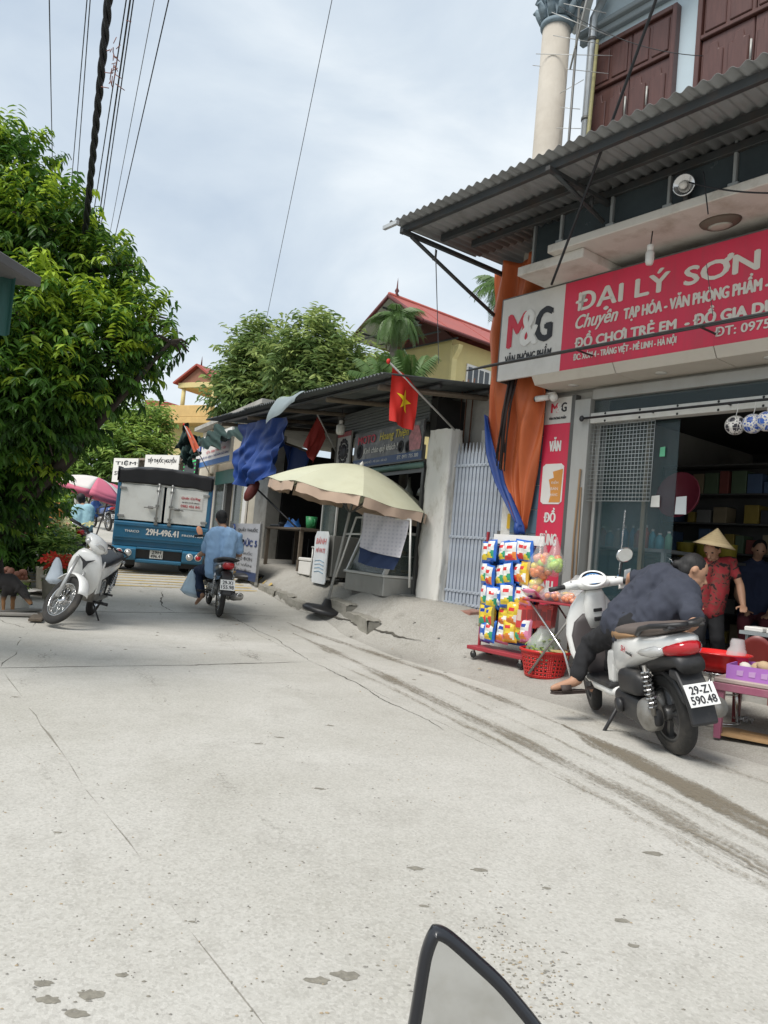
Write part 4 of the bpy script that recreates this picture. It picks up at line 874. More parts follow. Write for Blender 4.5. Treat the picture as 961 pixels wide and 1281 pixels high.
pbd.rotation_euler = (0, 0, T.rz)
MB().box(-hw, hw, 0, .04, .06, ht+.1).build('panel', mat('board_grey', (.36, .37, .40), .5, var=.08), pbd)
MB().box(-hw, hw, -.004, 0, .06, .22).build('dark_band', mat('board_navy', (.03, .05, .12), .5), pbd)
text('lettering', 'QUẦY THUỐC', (-hw*.35, ht-.06, hw*.9, ht+.03), M_prk, pbd, y=-.01, bold=.03)
text('lettering', 'VIỆT ĐỨC 5', (-hw*.86, ht-.36, hw*.92, ht-.17), mat('print_navy', (.03, .05, .16), .5), pbd, y=-.01, bold=.05)
for i, s_ in enumerate(('BÁN THUỐC', 'THEO ĐƠN', 'TƯ VẤN', 'DINH DƯỠNG')): text('lettering', s_, (-hw*.5, ht-.49-i*.11, hw*.7, ht-.42-i*.11), M_prk, pbd, y=-.01)
cross_emblem(pbd, -hw*.66, ht-.01, .1, -.006)
for x in (-hw, hw-.03): MB().box(x, x+.03, .0, .045, 0, ht+.15).build('leg', M_alu, pbd)
led = fthing(T, 'led_board', 'black display board edged with green light dots', 'sign', -12.9, -.35, 2.55)
MB().box(-.75, .75, 0, .08, 0, .75).build('panel', M_black, led)
M_led_ = mat('led_green', (.05, .60, .18), .4, emit=.7)
for i in range(14):
    for z in (.05, .70): MB().ell((-.70+i*.108, -.01, z), .022, .012, .022, 6).build('led', M_led_, led)
for i in range(5):
    for x in (-.70, .70): MB().ell((x, -.01, .16+i*.11), .022, .012, .022, 6).build('led', M_led_, led)
# net roof
M_net = mat('green_shade_net', (.012, .035, .030), .8, var=.35, scale=6, bump=.3, bscale=12)
nr_ = thing('shade_net', 'crumpled dark green shade net draped over the roof beside the pharmacy', 'net', at(245, 560, 20))
o_ = at(245, 560, 20)
def net(px4, nu=26, nv=18, am=.12):
    c = [at(*q)-o_ for q in px4]; nn = (c[1]-c[0]).cross(c[3]-c[0]).normalized()
    return MB().grid(lambda u, v: quadpt(c, u, v)+nn*am*(sin(u*9+v*5)+.7*sin(u*21-v*7))+V((0, 0, .12*NZ.noise((u*6, v*6, 3)))), nu, nv)
net([(229, 531, 20), (252, 553, 20), (247, 570, 20), (222, 560, 20.4)]).build('net', M_net, nr_); net([(222, 556, 20.2), (250, 566, 20), (238, 582, 20), (231, 581, 20)]).build('net', M_net, nr_)
net([(246, 548, 20), (300, 528, 19), (304, 545, 17.5), (252, 562, 19)], 34, 10, .1).build('net', M_net, nr_)
# far low shops facing down the lane
U = Frame(at(222, 660, 28).x, at(222, 660, 28).y, 60)
gU = gz(U.o.x, U.o.y)-.62
fs = fthing(U, 'roadside_shop', 'old low roadside shop with a rusty sheet roof far down the lane', 'building', 0, 0, gU)
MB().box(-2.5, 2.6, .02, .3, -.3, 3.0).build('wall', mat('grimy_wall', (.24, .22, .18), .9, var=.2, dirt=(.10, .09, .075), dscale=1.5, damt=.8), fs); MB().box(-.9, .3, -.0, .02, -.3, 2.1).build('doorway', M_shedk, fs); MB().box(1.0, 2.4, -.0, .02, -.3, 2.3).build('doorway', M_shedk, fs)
M_rust = mat('rusty_sheet', (.20, .16, .13), .8, var=.3, dirt=(.12, .075, .05), dscale=2, damt=.8)
for i in range(6): MB().grid(lambda u, v: (-2.7+i*.92+u*.95, -.7+v*3, 2.85+v*.55+.02*sin(u*60)+.01*(i % 2)), 36, 2).build('roof_sheet', M_rust, fs, solid=.01)
for i in range(8): MB().tube([(-1.6+i*.35, -.75, 2.72), (-1.5+i*.35, -.2, 3.1)], .03, 5).build('rafter', M_woodk, fs)
fr3 = fthing(U, 'shopfront_hut', 'small white walled hut with red edged roof further down the lane', 'building', -3.6, 1.5, gU)
MB().box(-1.0, 1.1, .02, 2.5, -.3, 2.7).build('wall', mat('hut_wall', (.48, .46, .42), .9, var=.15, dirt=(.22, .2, .17), dscale=2, damt=.7), fr3); MB().box(-1.2, 1.2, -.3, 2.6, 2.7, 2.85).build('roof', mat('red_edge', (.30, .09, .05), .8), fr3)
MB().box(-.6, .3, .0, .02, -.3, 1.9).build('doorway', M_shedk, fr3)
for i, (x, z, w_, lb, tx) in enumerate(((-2.2, 2.35, 1.3, 'white notice sign left of its twin on the far low shop', ('TIỆM', 'SỬA XE')), (-.35, 2.5, 1.7, 'white notice sign right of its twin on the far low shop', ('TIẾP THUỐC NGUYỄN',)))):
    t = fthing(U, 'notice_sign', lb, 'sign', x, -.75, gU+z, 'white signs on the far low shop')
    MB().box(-w_/2, w_/2, 0, .05, -.35 if i == 0 else 0, .55).build('panel', M_prw, t)
    for j, s_ in enumerate(tx): text('lettering', s_, (-w_*.42, .27-j*.36, w_*.42, .47-j*.36), M_prk, t, y=-.006, bold=.03)
# ================================================================ vegetation
import numpy as np
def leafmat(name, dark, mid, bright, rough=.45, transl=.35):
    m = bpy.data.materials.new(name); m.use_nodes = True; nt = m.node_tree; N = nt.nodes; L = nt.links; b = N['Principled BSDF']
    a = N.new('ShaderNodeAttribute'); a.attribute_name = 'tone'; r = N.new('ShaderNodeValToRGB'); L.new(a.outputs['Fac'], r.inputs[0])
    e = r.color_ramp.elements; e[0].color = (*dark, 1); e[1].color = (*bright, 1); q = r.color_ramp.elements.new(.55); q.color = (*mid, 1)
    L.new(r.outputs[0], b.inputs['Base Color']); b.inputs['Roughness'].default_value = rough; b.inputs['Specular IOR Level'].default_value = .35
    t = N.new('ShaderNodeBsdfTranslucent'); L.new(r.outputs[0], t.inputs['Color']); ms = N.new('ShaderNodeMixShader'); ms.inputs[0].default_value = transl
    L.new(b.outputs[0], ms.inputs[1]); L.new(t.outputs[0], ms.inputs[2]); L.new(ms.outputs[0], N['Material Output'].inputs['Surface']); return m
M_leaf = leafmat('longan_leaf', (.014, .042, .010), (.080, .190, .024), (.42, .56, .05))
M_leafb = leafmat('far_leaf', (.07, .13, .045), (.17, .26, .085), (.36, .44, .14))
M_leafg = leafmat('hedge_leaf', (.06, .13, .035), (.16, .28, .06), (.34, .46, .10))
M_bark = mat('bark', (.045, .036, .028), .95, var=.3, scale=8, bump=.6, bscale=20, stretch=(1, 1, .3))
LEAF = np.array([(0, 0, 0), (.35, .5, .10), (.42, 0, 0), (.35, -.5, .10), (.78, .36, .02), (.80, 0, -.06), (.78, -.36, .02), (1.05, 0, -.16)])   # x length, y half width (x .32), z
LF = [(0, 2, 1), (0, 3, 2), (1, 2, 5, 4), (2, 3, 6, 5), (4, 5, 7), (5, 6, 7)]
def leaf_arrays(rng, blobs, n, per, size, shell=.55, droop=.5, tonef=.5, wid=.16, bias=None):
    """sprays scattered through blobs -> (pos, x, y, z axes, length, tone) arrays"""
    P, X, Y, Z, S_, TN = [], [], [], [], [], []
    vol = np.array([b[3]*b[3]*b[4] for b in blobs]); vol /= vol.sum()
    for _ in range(n):
        b = blobs[rng.choice(len(blobs), p=vol)]
        d = rng.normal(size=3); d /= np.linalg.norm(d); r = (shell+(1-shell)*rng.random()) if rng.random() < .8 else rng.random()**.5
        rad_ = np.array([b[3], b[3], b[4]])*(1+.16*math.sin(d[0]*7+b[0]*3)*math.cos(d[2]*6+b[1]*2))
        c = np.array(b[:3])+d*rad_*r
        tone = max(0, min(1, rng.normal(tonef*(.55+.45*r)+.16*d[2], .17)));  # crown shade painted into the tone: darker inside each blob, brighter towards its top
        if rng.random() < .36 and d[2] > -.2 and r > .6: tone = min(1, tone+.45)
        ax = d*.9+np.array((0, 0, .2))+rng.normal(size=3)*.35; ax /= np.linalg.norm(ax)
        ln = size*2.4
        for k in range(per):
            t = (k+.5)/per; s_ = (-1)**k
            o = np.cross(ax, (0, 0, 1.)); o /= (np.linalg.norm(o)+1e-6)
            ld = ax*(.55-.2*t)+o*s_*.75+np.array((0, 0, -droop*(.6+.5*rng.random())))+rng.normal(size=3)*.18
            ld /= np.linalg.norm(ld)
            y = np.cross(ld, (0, 0, 1.))+rng.normal(size=3)*.35; y -= ld*(y@ld); y /= (np.linalg.norm(y)+1e-6); z = np.cross(ld, y)
            if z[2] < 0: y, z = -y, -z
            P.append(c+ax*ln*(t-.5)); X.append(ld); Y.append(y); Z.append(z); S_.append(size*(.75+.5*rng.random())); TN.append(max(0, min(1, tone+rng.normal(0, .07))))
    return [np.array(q) for q in (P, X, Y, Z, S_, TN)]
def leaf_mesh(name, A, m, wid=.32):
    P, X, Y, Z, S_, TN = A; n = len(P); k = len(LEAF)
    v = (P[:, None, :]+(X[:, None, :]*LEAF[None, :, 0:1]+Y[:, None, :]*LEAF[None, :, 1:2]*wid+Z[:, None, :]*LEAF[None, :, 2:3])*S_[:, None, None]).reshape(-1, 3)
    lt = np.array([len(f) for f in LF]); li = np.array([i for f in LF for i in f])
    me = bpy.data.meshes.new(name); me.vertices.add(n*k); me.vertices.foreach_set('co', v.ravel())
    loops = (li[None, :]+np.arange(n)[:, None]*k).ravel(); tot = np.tile(lt, n); start = np.concatenate(([0], np.cumsum(tot)[:-1]))
    me.loops.add(len(loops)); me.loops.foreach_set('vertex_index', loops.astype(np.int32)); me.polygons.add(len(tot)); me.polygons.foreach_set('loop_start', start.astype(np.int32)); me.polygons.foreach_set('loop_total', tot.astype(np.int32))
    me.materials.append(m); me.update(calc_edges=True)
    a = me.attributes.new('tone', 'FLOAT', 'POINT'); a.data.foreach_set('value', np.repeat(TN, k).astype(np.float32)); return me
def tree(name, label, base, blobs, n, per, size, m, seed, group=None, trunk=.16, single=0, droop=.5, tonef=.5, wid=.32):
    """blobs in world coordinates: (x, y, z, rxy, rz)"""
    t = thing(name, label, 'tree', base, 0, group); rng = np.random.default_rng(seed); bx = V(base)
    bl = [(b[0]-bx.x, b[1]-bx.y, b[2]-bx.z, b[3], b[4]) for b in blobs]
    A = leaf_arrays(rng, bl, n, per, size, droop=droop, tonef=tonef)
    if single:
        cam_ = np.array((0, 0, CAM_H))-np.array(base); dist = np.linalg.norm(A[0]-cam_, axis=1)
        vis = []
        for i in np.argsort(dist):
            p = A[0][i]+np.array(base); d = V(p)-V((0, 0, CAM_H)); dd = d.dot(_F)
            if dd > .5 and 0 < 480+960*d.dot(_R)/dd < 961 and 0 < 640-960*d.dot(_U)/dd < 1281: vis.append(i)
            if len(vis) == single: break
        keep = np.ones(len(A[0]), bool); keep[vis] = False
        protos = []
        for q in range(6): 
            one = [np.array([[0, 0, 0.]]), np.array([[1, 0, 0.]]), np.array([[0, 1, 0.]]), np.array([[0, 0, 1.]]), np.array([1.]), np.array([.2+q*.14])]; protos.append(leaf_mesh('leaf', one, m, wid))
        for i in vis:
            M = Mx(((A[1][i][0], A[2][i][0], A[3][i][0], 0), (A[1][i][1], A[2][i][1], A[3][i][1], 0), (A[1][i][2], A[2][i][2], A[3][i][2], 0), (0, 0, 0, 1)))
            inst(protos[int(max(0, min(5, (A[5][i]-.2)/.14)))], 'leaf', t, M=Tr(*A[0][i]) @ M @ Mx.Scale(A[4][i], 4))
        A = [q[keep] for q in A]
    o = inst(leaf_mesh('foliage', A, m, wid), 'foliage', t); o['kind'] = 'stuff'
    B = MB(); rnd = random.Random(seed)
    zs = [b[2] for b in bl]; fork = V((0, 0, max(.8, min(zs)*.6)))
    B.tube([(0, 0, -.2), (.05, .03, fork.z*.5), fork], [trunk*1.3, trunk, trunk*.85], 10)
    for b in bl:
        e = V(b[:3]); low = e.z < fork.z*1.6; trunk_ = trunk; mid = fork.lerp(e, .5)+V((rnd.uniform(-.2, .2), rnd.uniform(-.2, .2), .1*b[3]))
        B.tube([fork, mid, e], [trunk*(.2 if low else .5), trunk*(.15 if low else .3), trunk*.1], 7)
        for _ in range(5):
            d = V((rnd.gauss(0, 1), rnd.gauss(0, 1), rnd.gauss(0, .8))).normalized()
            B.tube([e, e+V((d.x*b[3], d.y*b[3], d.z*b[4]))*.5, e+V((d.x*b[3], d.y*b[3], d.z*b[4]-.1))*.9], [trunk*.14, trunk*.09, trunk*.04], 5)
    B.build('trunk', M_bark, t); return t
def blob(px, py, d, rpx, k=1.): 
    p = at(px, py, d); r = rpx*d/960; return (p.x, p.y, p.z, r, r*k)
tb = at(-20, 700, 9.6)
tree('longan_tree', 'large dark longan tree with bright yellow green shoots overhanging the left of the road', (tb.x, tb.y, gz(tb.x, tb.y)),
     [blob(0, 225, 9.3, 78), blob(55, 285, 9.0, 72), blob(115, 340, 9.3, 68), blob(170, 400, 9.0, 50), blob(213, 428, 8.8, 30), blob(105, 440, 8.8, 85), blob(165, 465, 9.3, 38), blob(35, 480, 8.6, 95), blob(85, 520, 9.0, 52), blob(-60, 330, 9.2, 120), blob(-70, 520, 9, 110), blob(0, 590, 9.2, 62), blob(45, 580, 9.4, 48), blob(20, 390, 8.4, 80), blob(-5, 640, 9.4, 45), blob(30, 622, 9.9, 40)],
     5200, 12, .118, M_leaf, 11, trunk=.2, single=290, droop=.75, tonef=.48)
def bgtree(lb, base_px, blobs, n, size, m, seed, tonef=.5, per=9, trunk=.14):
    b0 = at(*base_px); z = gz(b0.x, b0.y)
    tree('leafy_tree', lb, (b0.x, b0.y, z), [blob(*b) for b in blobs], n, per, size, m, seed, 'trees behind the roofs', trunk, 0, .35, tonef)
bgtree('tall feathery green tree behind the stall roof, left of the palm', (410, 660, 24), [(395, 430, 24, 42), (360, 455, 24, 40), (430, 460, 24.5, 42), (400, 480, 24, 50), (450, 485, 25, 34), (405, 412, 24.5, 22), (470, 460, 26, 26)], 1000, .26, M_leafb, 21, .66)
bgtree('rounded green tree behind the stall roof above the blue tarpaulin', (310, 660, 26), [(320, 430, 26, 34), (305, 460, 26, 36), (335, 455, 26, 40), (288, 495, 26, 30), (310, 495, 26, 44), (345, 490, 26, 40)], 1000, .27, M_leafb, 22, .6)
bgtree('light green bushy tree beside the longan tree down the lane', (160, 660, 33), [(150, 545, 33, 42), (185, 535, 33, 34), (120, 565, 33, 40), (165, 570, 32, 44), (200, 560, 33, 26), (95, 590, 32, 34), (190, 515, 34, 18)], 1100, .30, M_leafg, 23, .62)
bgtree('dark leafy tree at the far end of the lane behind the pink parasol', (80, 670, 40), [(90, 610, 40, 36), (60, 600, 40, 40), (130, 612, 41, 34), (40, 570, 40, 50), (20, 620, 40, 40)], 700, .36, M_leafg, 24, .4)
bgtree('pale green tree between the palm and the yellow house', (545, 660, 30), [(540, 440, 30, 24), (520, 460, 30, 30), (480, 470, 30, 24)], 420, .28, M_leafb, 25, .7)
for lb, px, py, d, r, sd in (('added dark foliage standing in for the deep shade under the longan tree at the far left', 5, 662, 11.6, 46, 51), ('added dark foliage standing in for the shade behind the stall table', 38, 640, 13.6, 40, 52)):  # dark foliage added to stand in for deep shade below the tree
    q = at(px, py, d); rr_ = r*d/960; gq = gz(q.x, q.y)
    t = thing('shade_foliage', lb, 'shade_foliage', (q.x, q.y, gq), 0); rng_ = np.random.default_rng(sd)
    o = inst(leaf_mesh('foliage', leaf_arrays(rng_, [(0, 0, .55+rr_*.6, rr_*1.2, rr_*1.3)], 420, 8, .15, droop=.5, tonef=.3), M_leaf), 'foliage', t); o['kind'] = 'stuff'
    MB().tube([(0, 0, -.1), (.03, 0, .5), (.1, 0, 1.0)], [.05, .04, .02], 7).build('stem', M_bark, t)
# palms
def frond_mesh(ln, n, drp, wid, seed, arch):
    rnd = random.Random(seed); B = MB(); pts = []
    for i in range(13):
        t = i/12; pts.append(V((ln*t*(1-.25*arch*t), 0, ln*(.55*t-arch*t*t))))
    B.tube(pts, [.022*(1-.8*i/12)*ln for i in range(13)], 5)
    for i in range(n):
        t = .12+.88*i/n; k = min(11, int(t*12)); p = pts[k].lerp(pts[k+1], t*12-k); tn = (pts[k+1]-pts[k]).normalized()
        for s_ in (-1, 1):
            L_ = ln*.36*(1-.55*abs(t-.45)*1.6)*(.85+.3*rnd.random()); d = (tn*.55+V((0, s_*.75, .15))).normalized()
            a = p; m_ = p+d*L_*.5+V((0, 0, -drp*L_*.15)); e = p+d*L_*.9+V((0, 0, -drp*L_*.75)); w_ = tn*(wid*ln*.5)
            B.add([a-w_*.5, a+w_*.5, m_+w_, m_-w_, e+w_*.2, e-w_*.2], [(0, 1, 2, 3), (3, 2, 4, 5)])
    return B
M_palm = leafmat('palm_leaf', (.05, .11, .03), (.10, .19, .05), (.18, .28, .08), .4, .3)
M_palm.node_tree.nodes['Attribute'].attribute_name = 'none'; M_palm.node_tree.nodes['Color Ramp'].color_ramp.elements[0].color = (.10, .18, .05, 1)
def palm(name, label, base, h, ln, nf, seed, arch=.75, dead=True):
    t = thing(name, label, 'palm', base, 0); rnd = random.Random(seed); fm = [frond_mesh(ln, 26, 1.3, .035, seed+i, arch*(.8+.25*i)).mesh('frond', [M_palm]) for i in range(3)]
    MB().tube([(0, 0, -.3), (.05, 0, h*.5), (0, 0, h)], [.13, .10, .085], 10).build('trunk', mat('palm_trunk', (.17, .15, .12), .9, var=.2, scale=3, stretch=(1, 1, 6)), t)
    MB().tube([(0, 0, h-.02), (0, 0, h+.35)], [.10, .06], 10).build('crownshaft', mat('crownshaft', (.09, .16, .05), .5), t)
    for i in range(nf):
        a = i*2.4+rnd.uniform(-.2, .2); el = rnd.uniform(-.65, .85) if i > 3 else rnd.uniform(.7, 1.0)
        inst(fm[i % 3], 'frond', t, loc=(0, 0, h+.25), rot=(0, -el*.9, a))
    if dead:
        for i in range(14):
            a = i*.45+rnd.random(); MB().tube([(0, 0, h-.05), (.12*cos(a), .12*sin(a), h-.12), (.2*cos(a), .2*sin(a), h-.4-.1*rnd.random())], .012, 4).build('fruit_stalk', mat('dry_stalk', (.13, .10, .06), .9), t)
    return t
q = at(489, 470, 18.5); palm('areca_palm', 'areca palm with drooping fronds before the red roofed house', (q.x, q.y, gz(q.x, q.y)), at(488, 412, 18.5).z-gz(q.x, q.y), .80, 22, 3, 1.1)
q = at(622, 470, 17.5); palm('areca_palm', 'areca palm half hidden behind the orange tarpaulin', (q.x, q.y, gz(q.x, q.y)), at(618, 376, 17.5).z-gz(q.x, q.y), .85, 16, 9, .8)
for i, (px, py, d) in enumerate(((513, 476, 16.5), (478, 478, 16.8))):
    q = at(px, py, d); palm('young_palm', ('young palm with upright fronds rising over the roof beside the yellow house', 'young palm with upright fronds rising over the roof below the areca palm')[i], (q.x, q.y, gz(q.x, q.y)), q.z-gz(q.x, q.y)-.35, .85, 13, 31+i, .35, False)

# ================================================================ houses behind
M_yel = mat('yellow_render', (.62, .52, .24), .85, var=.05, dirt=(.5, .42, .25), dscale=1, damt=.3)
M_rroof = mat('red_sheet_roof', (.36, .075, .055), .55, .1, var=.12, dirt=(.26, .07, .05), dscale=1.5, damt=.4)
K = 1.35
def kk(px, py, d): p = at(px, py, d); c = V((0, 0, CAM_H)); return c+(p-c)*K
la, ap, ra, rb = kk(440, 424, 20), kk(497, 370, 19), kk(530, 397, 17.9), kk(612, 405, 20.6)
gdir = (ra-la).xy.normalized(); rdir = V((-gdir.y, gdir.x)) 
if rdir.dot((rb-ap).xy) < 0: rdir = -rdir
rz_ = math.atan2(gdir.y, gdir.x); hw_ = (ra-la).xy.length/2; c0_ = (la.xy+ra.xy)/2
gzz = gz(c0_.x, c0_.y)
yh = thing('yellow_house', 'yellow house with red gabled roof rising behind the palms', 'house', (c0_.x, c0_.y, gzz), rz_)
ze = (la.z+ra.z)/2-gzz; za = ap.z-gzz; LR = 9.0; f_ = 1 if rdir.dot(V((-sin(rz_), cos(rz_)))) > 0 else -1
hx = hw_-.55
MB().box(-hx, hx, 1.9, LR-.5, -.3, ze-.05).build('wall', M_yel, yh, bevel=.01)
MB().prism([(-hx-.02, ze-.05), (hx+.02, ze-.05), (0, za-.28)], 1.9, 2.1, 'xz').build('gable', mat('brown_gable', (.10, .035, .03), .8), yh)
nsh = 8
for s_ in (-1, 1):
    for i in range(nsh):
        y0 = i*LR/nsh; y1 = y0+LR/nsh+.03
        MB().add([(0, y0, za+.012*(i % 2)), (0, y1, za+.012*(i % 2)), (s_*hw_, y1, ze+.012*(i % 2)), (s_*hw_, y0, ze+.012*(i % 2))], [(0, 1, 2, 3)]).build('roof_sheet', M_rroof, yh, solid=.03)
    MB().add([(0, .05, za-.06), (0, 1.9, za-.06), (s_*(hw_-.05), 1.9, ze-.06), (s_*(hw_-.05), .05, ze-.06)], [(0, 1, 2, 3)]).build('soffit_sheet', mat('pale_soffit', (.50, .52, .50), .7, var=.1), yh, solid=.02)
    MB().tube([(0, 0, za-.05), (s_*hw_, 0, ze-.05)], .07, 6).build('bargeboard', mat('maroon_board', (.10, .02, .02), .6), yh)
    MB().tube([(s_*hw_, 0, ze-.04), (s_*hw_, LR, ze-.04)], .06, 6).build('fascia', _mats['maroon_board'], yh)
    for k in range(3): MB().tube([(s_*hw_*(.2+.3*k), 0.1, za-(za-ze)*(.2+.3*k)-.12), (s_*hw_*(.2+.3*k), 1.9, za-(za-ze)*(.2+.3*k)-.12)], .035, 5).build('purlin', M_steel, yh)
for k in range(3): MB().tube([(-hw_*.9, .1+k*.85, ze-.12), (hw_*.9, .1+k*.85, ze-.12)], .035, 5).build('tie_beam', M_steel, yh)
MB().tube([(0, 0, za+.02), (0, LR, za+.02)], .07, 6).build('ridge_cap', M_rroof, yh)
MB().lathe([(.05, 0), (.09, .06), (.04, .14), (.08, .22), (.03, .32), (.015, .55), (.0, .7)], 10, M=Tr(0, .35, za)).build('finial', _mats['maroon_board'], yh)
for y in (3.3, 6.0):
    fw = MB().box(hx-.01, hx+.05, y-.62, y+.62, ze-2.1, ze-.75).build('window', M_prw, yh, bevel=.01)
    for k in range(4): MB().box(hx+.051, hx+.06, y-.55+k*.285, y-.34+k*.285, ze-1.5, ze-.85).build('pane', mat('dark_pane', (.05, .06, .07), .1), fw); MB().box(hx+.051, hx+.06, y-.55+k*.285, y-.34+k*.285, ze-2.03, ze-1.56).build('pane', _mats['dark_pane'], fw)
for y in (2.0, 4.6): MB().box(hx-.02, hx+.1, y-.12, y+.12, -.3, ze-.3).build('pilaster', mat('pilaster_yellow', (.66, .56, .27), .8), yh, bevel=.01); MB().prism([(hx, ze-.3), (hx+.35, ze-.3), (hx+.3, ze-.45), (hx+.1, ze-.75), (hx, ze-.75)], y-.1, y+.1, 'xz').build('bracket', _mats['pilaster_yellow'], yh)
# small house to the left
H0 = at(245, 660, 42); U2 = Frame(H0.x, H0.y, 62); g2 = gz(H0.x, H0.y)
sh_ = fthing(U2, 'balcony_house', 'small yellow house with red tower roof and orange balcony behind the trees', 'house', 0, 0, g2)
def u2(px, py, y=0): x, z = U2.p(px, py, y); return x, z-g2
xl, zt = u2(222, 480); xr, _ = u2(272, 480); _, zr_ = u2(245, 457); xm = (xl+xr)/2; _, zb = u2(230, 512)
MB().box(xl-1.3, xr+1.5, .3, 6, -.3, zb).build('wall', M_yel, sh_, bevel=.02)
MB().box(xl-1.6, xr+.3, -.6, .4, zb-.9, zb-.55).build('balcony_slab', mat('balcony_orange', (.60, .40, .16), .8), sh_, bevel=.02); MB().box(xl-1.6, xr+.2, -.6, -.5, zb-.55, zb+.1).build('balcony_wall', _mats['balcony_orange'], sh_, bevel=.02)
MB().prism([(xl-1.9, zb-.2), (xl+.3, zb-.2), (xl-.2, zb+.35), (xl-1.9, zb+.5)], -.4, 3, 'xz').build('lower_roof', M_rroof, sh_)
for x in (xl+.35, xr-.35): 
    for y in (.2, 2.6): MB().lathe([(.13, zb-.3), (.11, zt-.1)], 10, M=Tr(x, y, 0)).build('column', M_yel, sh_)
MB().box(xl+.05, xr-.05, -.0, 2.9, zt-.25, zt+.05).build('entablature', M_yel, sh_, bevel=.02)
MB().prism([(xl+.2, zt+.05), (xr-.2, zt+.05), (xm, zr_-.1)], .05, 2.8, 'xz').build('gable', mat('gable_brown', (.28, .13, .08), .8), sh_)
for a, b_ in (((xl-.15, zt), (xm, zr_)), ((xm, zr_), (xr+.15, zt))):
    for k in range(3): MB().add([(a[0], -.2+k*1.1, a[1]), (b_[0], -.2+k*1.1, b_[1]), (b_[0], .92+k*1.1, b_[1]), (a[0], .92+k*1.1, a[1])], [(0, 1, 2, 3)]).build('roof_sheet', M_rroof, sh_, solid=.1)
wn = MB().box(xr-.6, xr+.3, .25, .31, .8, zb-1.4).build('window', M_prw, sh_); MB().box(xr-.5, xr+.2, .24, .249, .9, zb-1.5).build('pane', _mats['dark_pane'], wn)
MB().lathe([(.05, 0), (.03, .3), (.0, .6)], 8, M=Tr(xm, .2, zr_)).build('finial', _mats['maroon_board'], sh_)

# ================================================================ left roadside: kiosk roof, far walls
kx0 = at(12, 420, 5.6)
ki = thing('green_kiosk', 'green corrugated kiosk with grey projecting roof at the left edge', 'kiosk', (kx0.x, kx0.y, gz(kx0.x, kx0.y)), rad(-8))
zk = at(25, 345, 5.6).z-ki.location.z; zb_ = kx0.z-ki.location.z
MB().prism([(-3.0, zk+.12), (.10, zk-.03), (.10, zk+.05), (-3.0, zk+.23)], -1.2, .16, 'xz').build('roof', mat('kiosk_roof', (.10, .10, .10), .8, var=.15), ki, bevel=.01)
gs = mat('green_sheet_wall', (.012, .085, .070), .5, .2, var=.15, stretch=(1, 1, .2), dirt=(.03, .05, .045), dscale=2, damt=.5)
cm = MB().grid(lambda u, v: (u*.93, .018*sin(u*.93*2*PI/.12), v*(zk-zb_-.02)), 62, 1).mesh('sheet', [gs])
for i in range(3): inst(cm, 'sheet', ki, loc=(-.92*(i+1), .01*(i % 2), zb_))
for x in (-1.1, -2.6): MB().box(x-.04, x+.04, .04, .12, 0, zk).build('post', M_steel, ki)
fw_ = Frame(at(120, 660, 34).x, at(120, 660, 34).y, 40)
fwl = fthing(fw_, 'lane_wall', 'weathered grey wall along the far left of the lane', 'wall', 0, 0, gz(fw_.o.x, fw_.o.y))
MB().box(-3, 5, 0, .25, -.4, 1.9).build('wall', mat('weathered_wall', (.26, .25, .21), .9, var=.2, dirt=(.10, .095, .075), dscale=1.4, damt=.8), fwl)
for x in (-3, -1, 1, 3): MB().box(x-.15, x+.15, -.05, .3, -.4, 2.1).build('pier', M_conc, fwl, bevel=.02)
# ================================================================ people (one continuous remeshed body each, clothes and hair as children)
def remesh(name, caps, voxel, m, parent, smooth=4, wrinkle=0., seed=0):
    """caps: (p0, p1, r0, r1) tapered capsules or (centre, (rx,ry,rz), 3x3 axes) ellipsoids -> one watertight mesh"""
    B = MB()
    for c in caps:
        if len(c) == 4:
            a, b, r0, r1 = V(c[0]), V(c[1]), c[2], c[3]; d = b-a
            if d.length < 1e-5: B.ell(a, r0, r0, r0, 14); continue
            t = d.normalized(); pts = []; rr = []
            for k in range(5): q = -PI/2+PI/2*k/4; pts.append(a+t*r0*sin(q)); rr.append(max(.0008, r0*cos(q)))
            for k in range(5): q = PI/2*k/4; pts.append(b+t*r1*sin(q)); rr.append(max(.0008, r1*cos(q)))
            B.tube(pts, rr, 14)
        else:
            M = c[2].to_4x4() if c[2] is not None else Mx.Identity(4); B.ell((0, 0, 0), *c[1], 16, M=Tr(*c[0]) @ M)
    o = B.build(name, m); q = o.modifiers.new('r', 'REMESH'); q.mode = 'VOXEL'; q.voxel_size = voxel; q.use_smooth_shade = True
    q = o.modifiers.new('s', 'SMOOTH'); q.iterations = smooth; q.factor = .5
    bpy.context.view_layer.update(); me = bpy.data.meshes.new_from_object(o.evaluated_get(bpy.context.evaluated_depsgraph_get())); old = o.data; o.modifiers.clear(); o.data = me; bpy.data.meshes.remove(old); me.name = name
    me.materials.clear(); me.materials.append(m); me.polygons.foreach_set('use_smooth', [True]*len(me.polygons)); o.parent = parent
    if wrinkle:
        nn = [v.normal.copy() for v in me.vertices]
        for v, n in zip(me.vertices, nn):
            p = v.co; f = (1-2.6*abs(NZ.noise((p.x*7+seed, p.y*7, p.z*4.5))))*.8+.7*(1-2.6*abs(NZ.noise((p.x*15+p.z*6, p.y*15+seed, p.z*9)))); v.co = p+n*wrinkle*f
    return o
def axes_from(z, x):
    z = V(z).normalized(); x = V(x); x = (x-z*x.dot(z)).normalized(); y = z.cross(x); return Mx((x, y, z)).transposed()
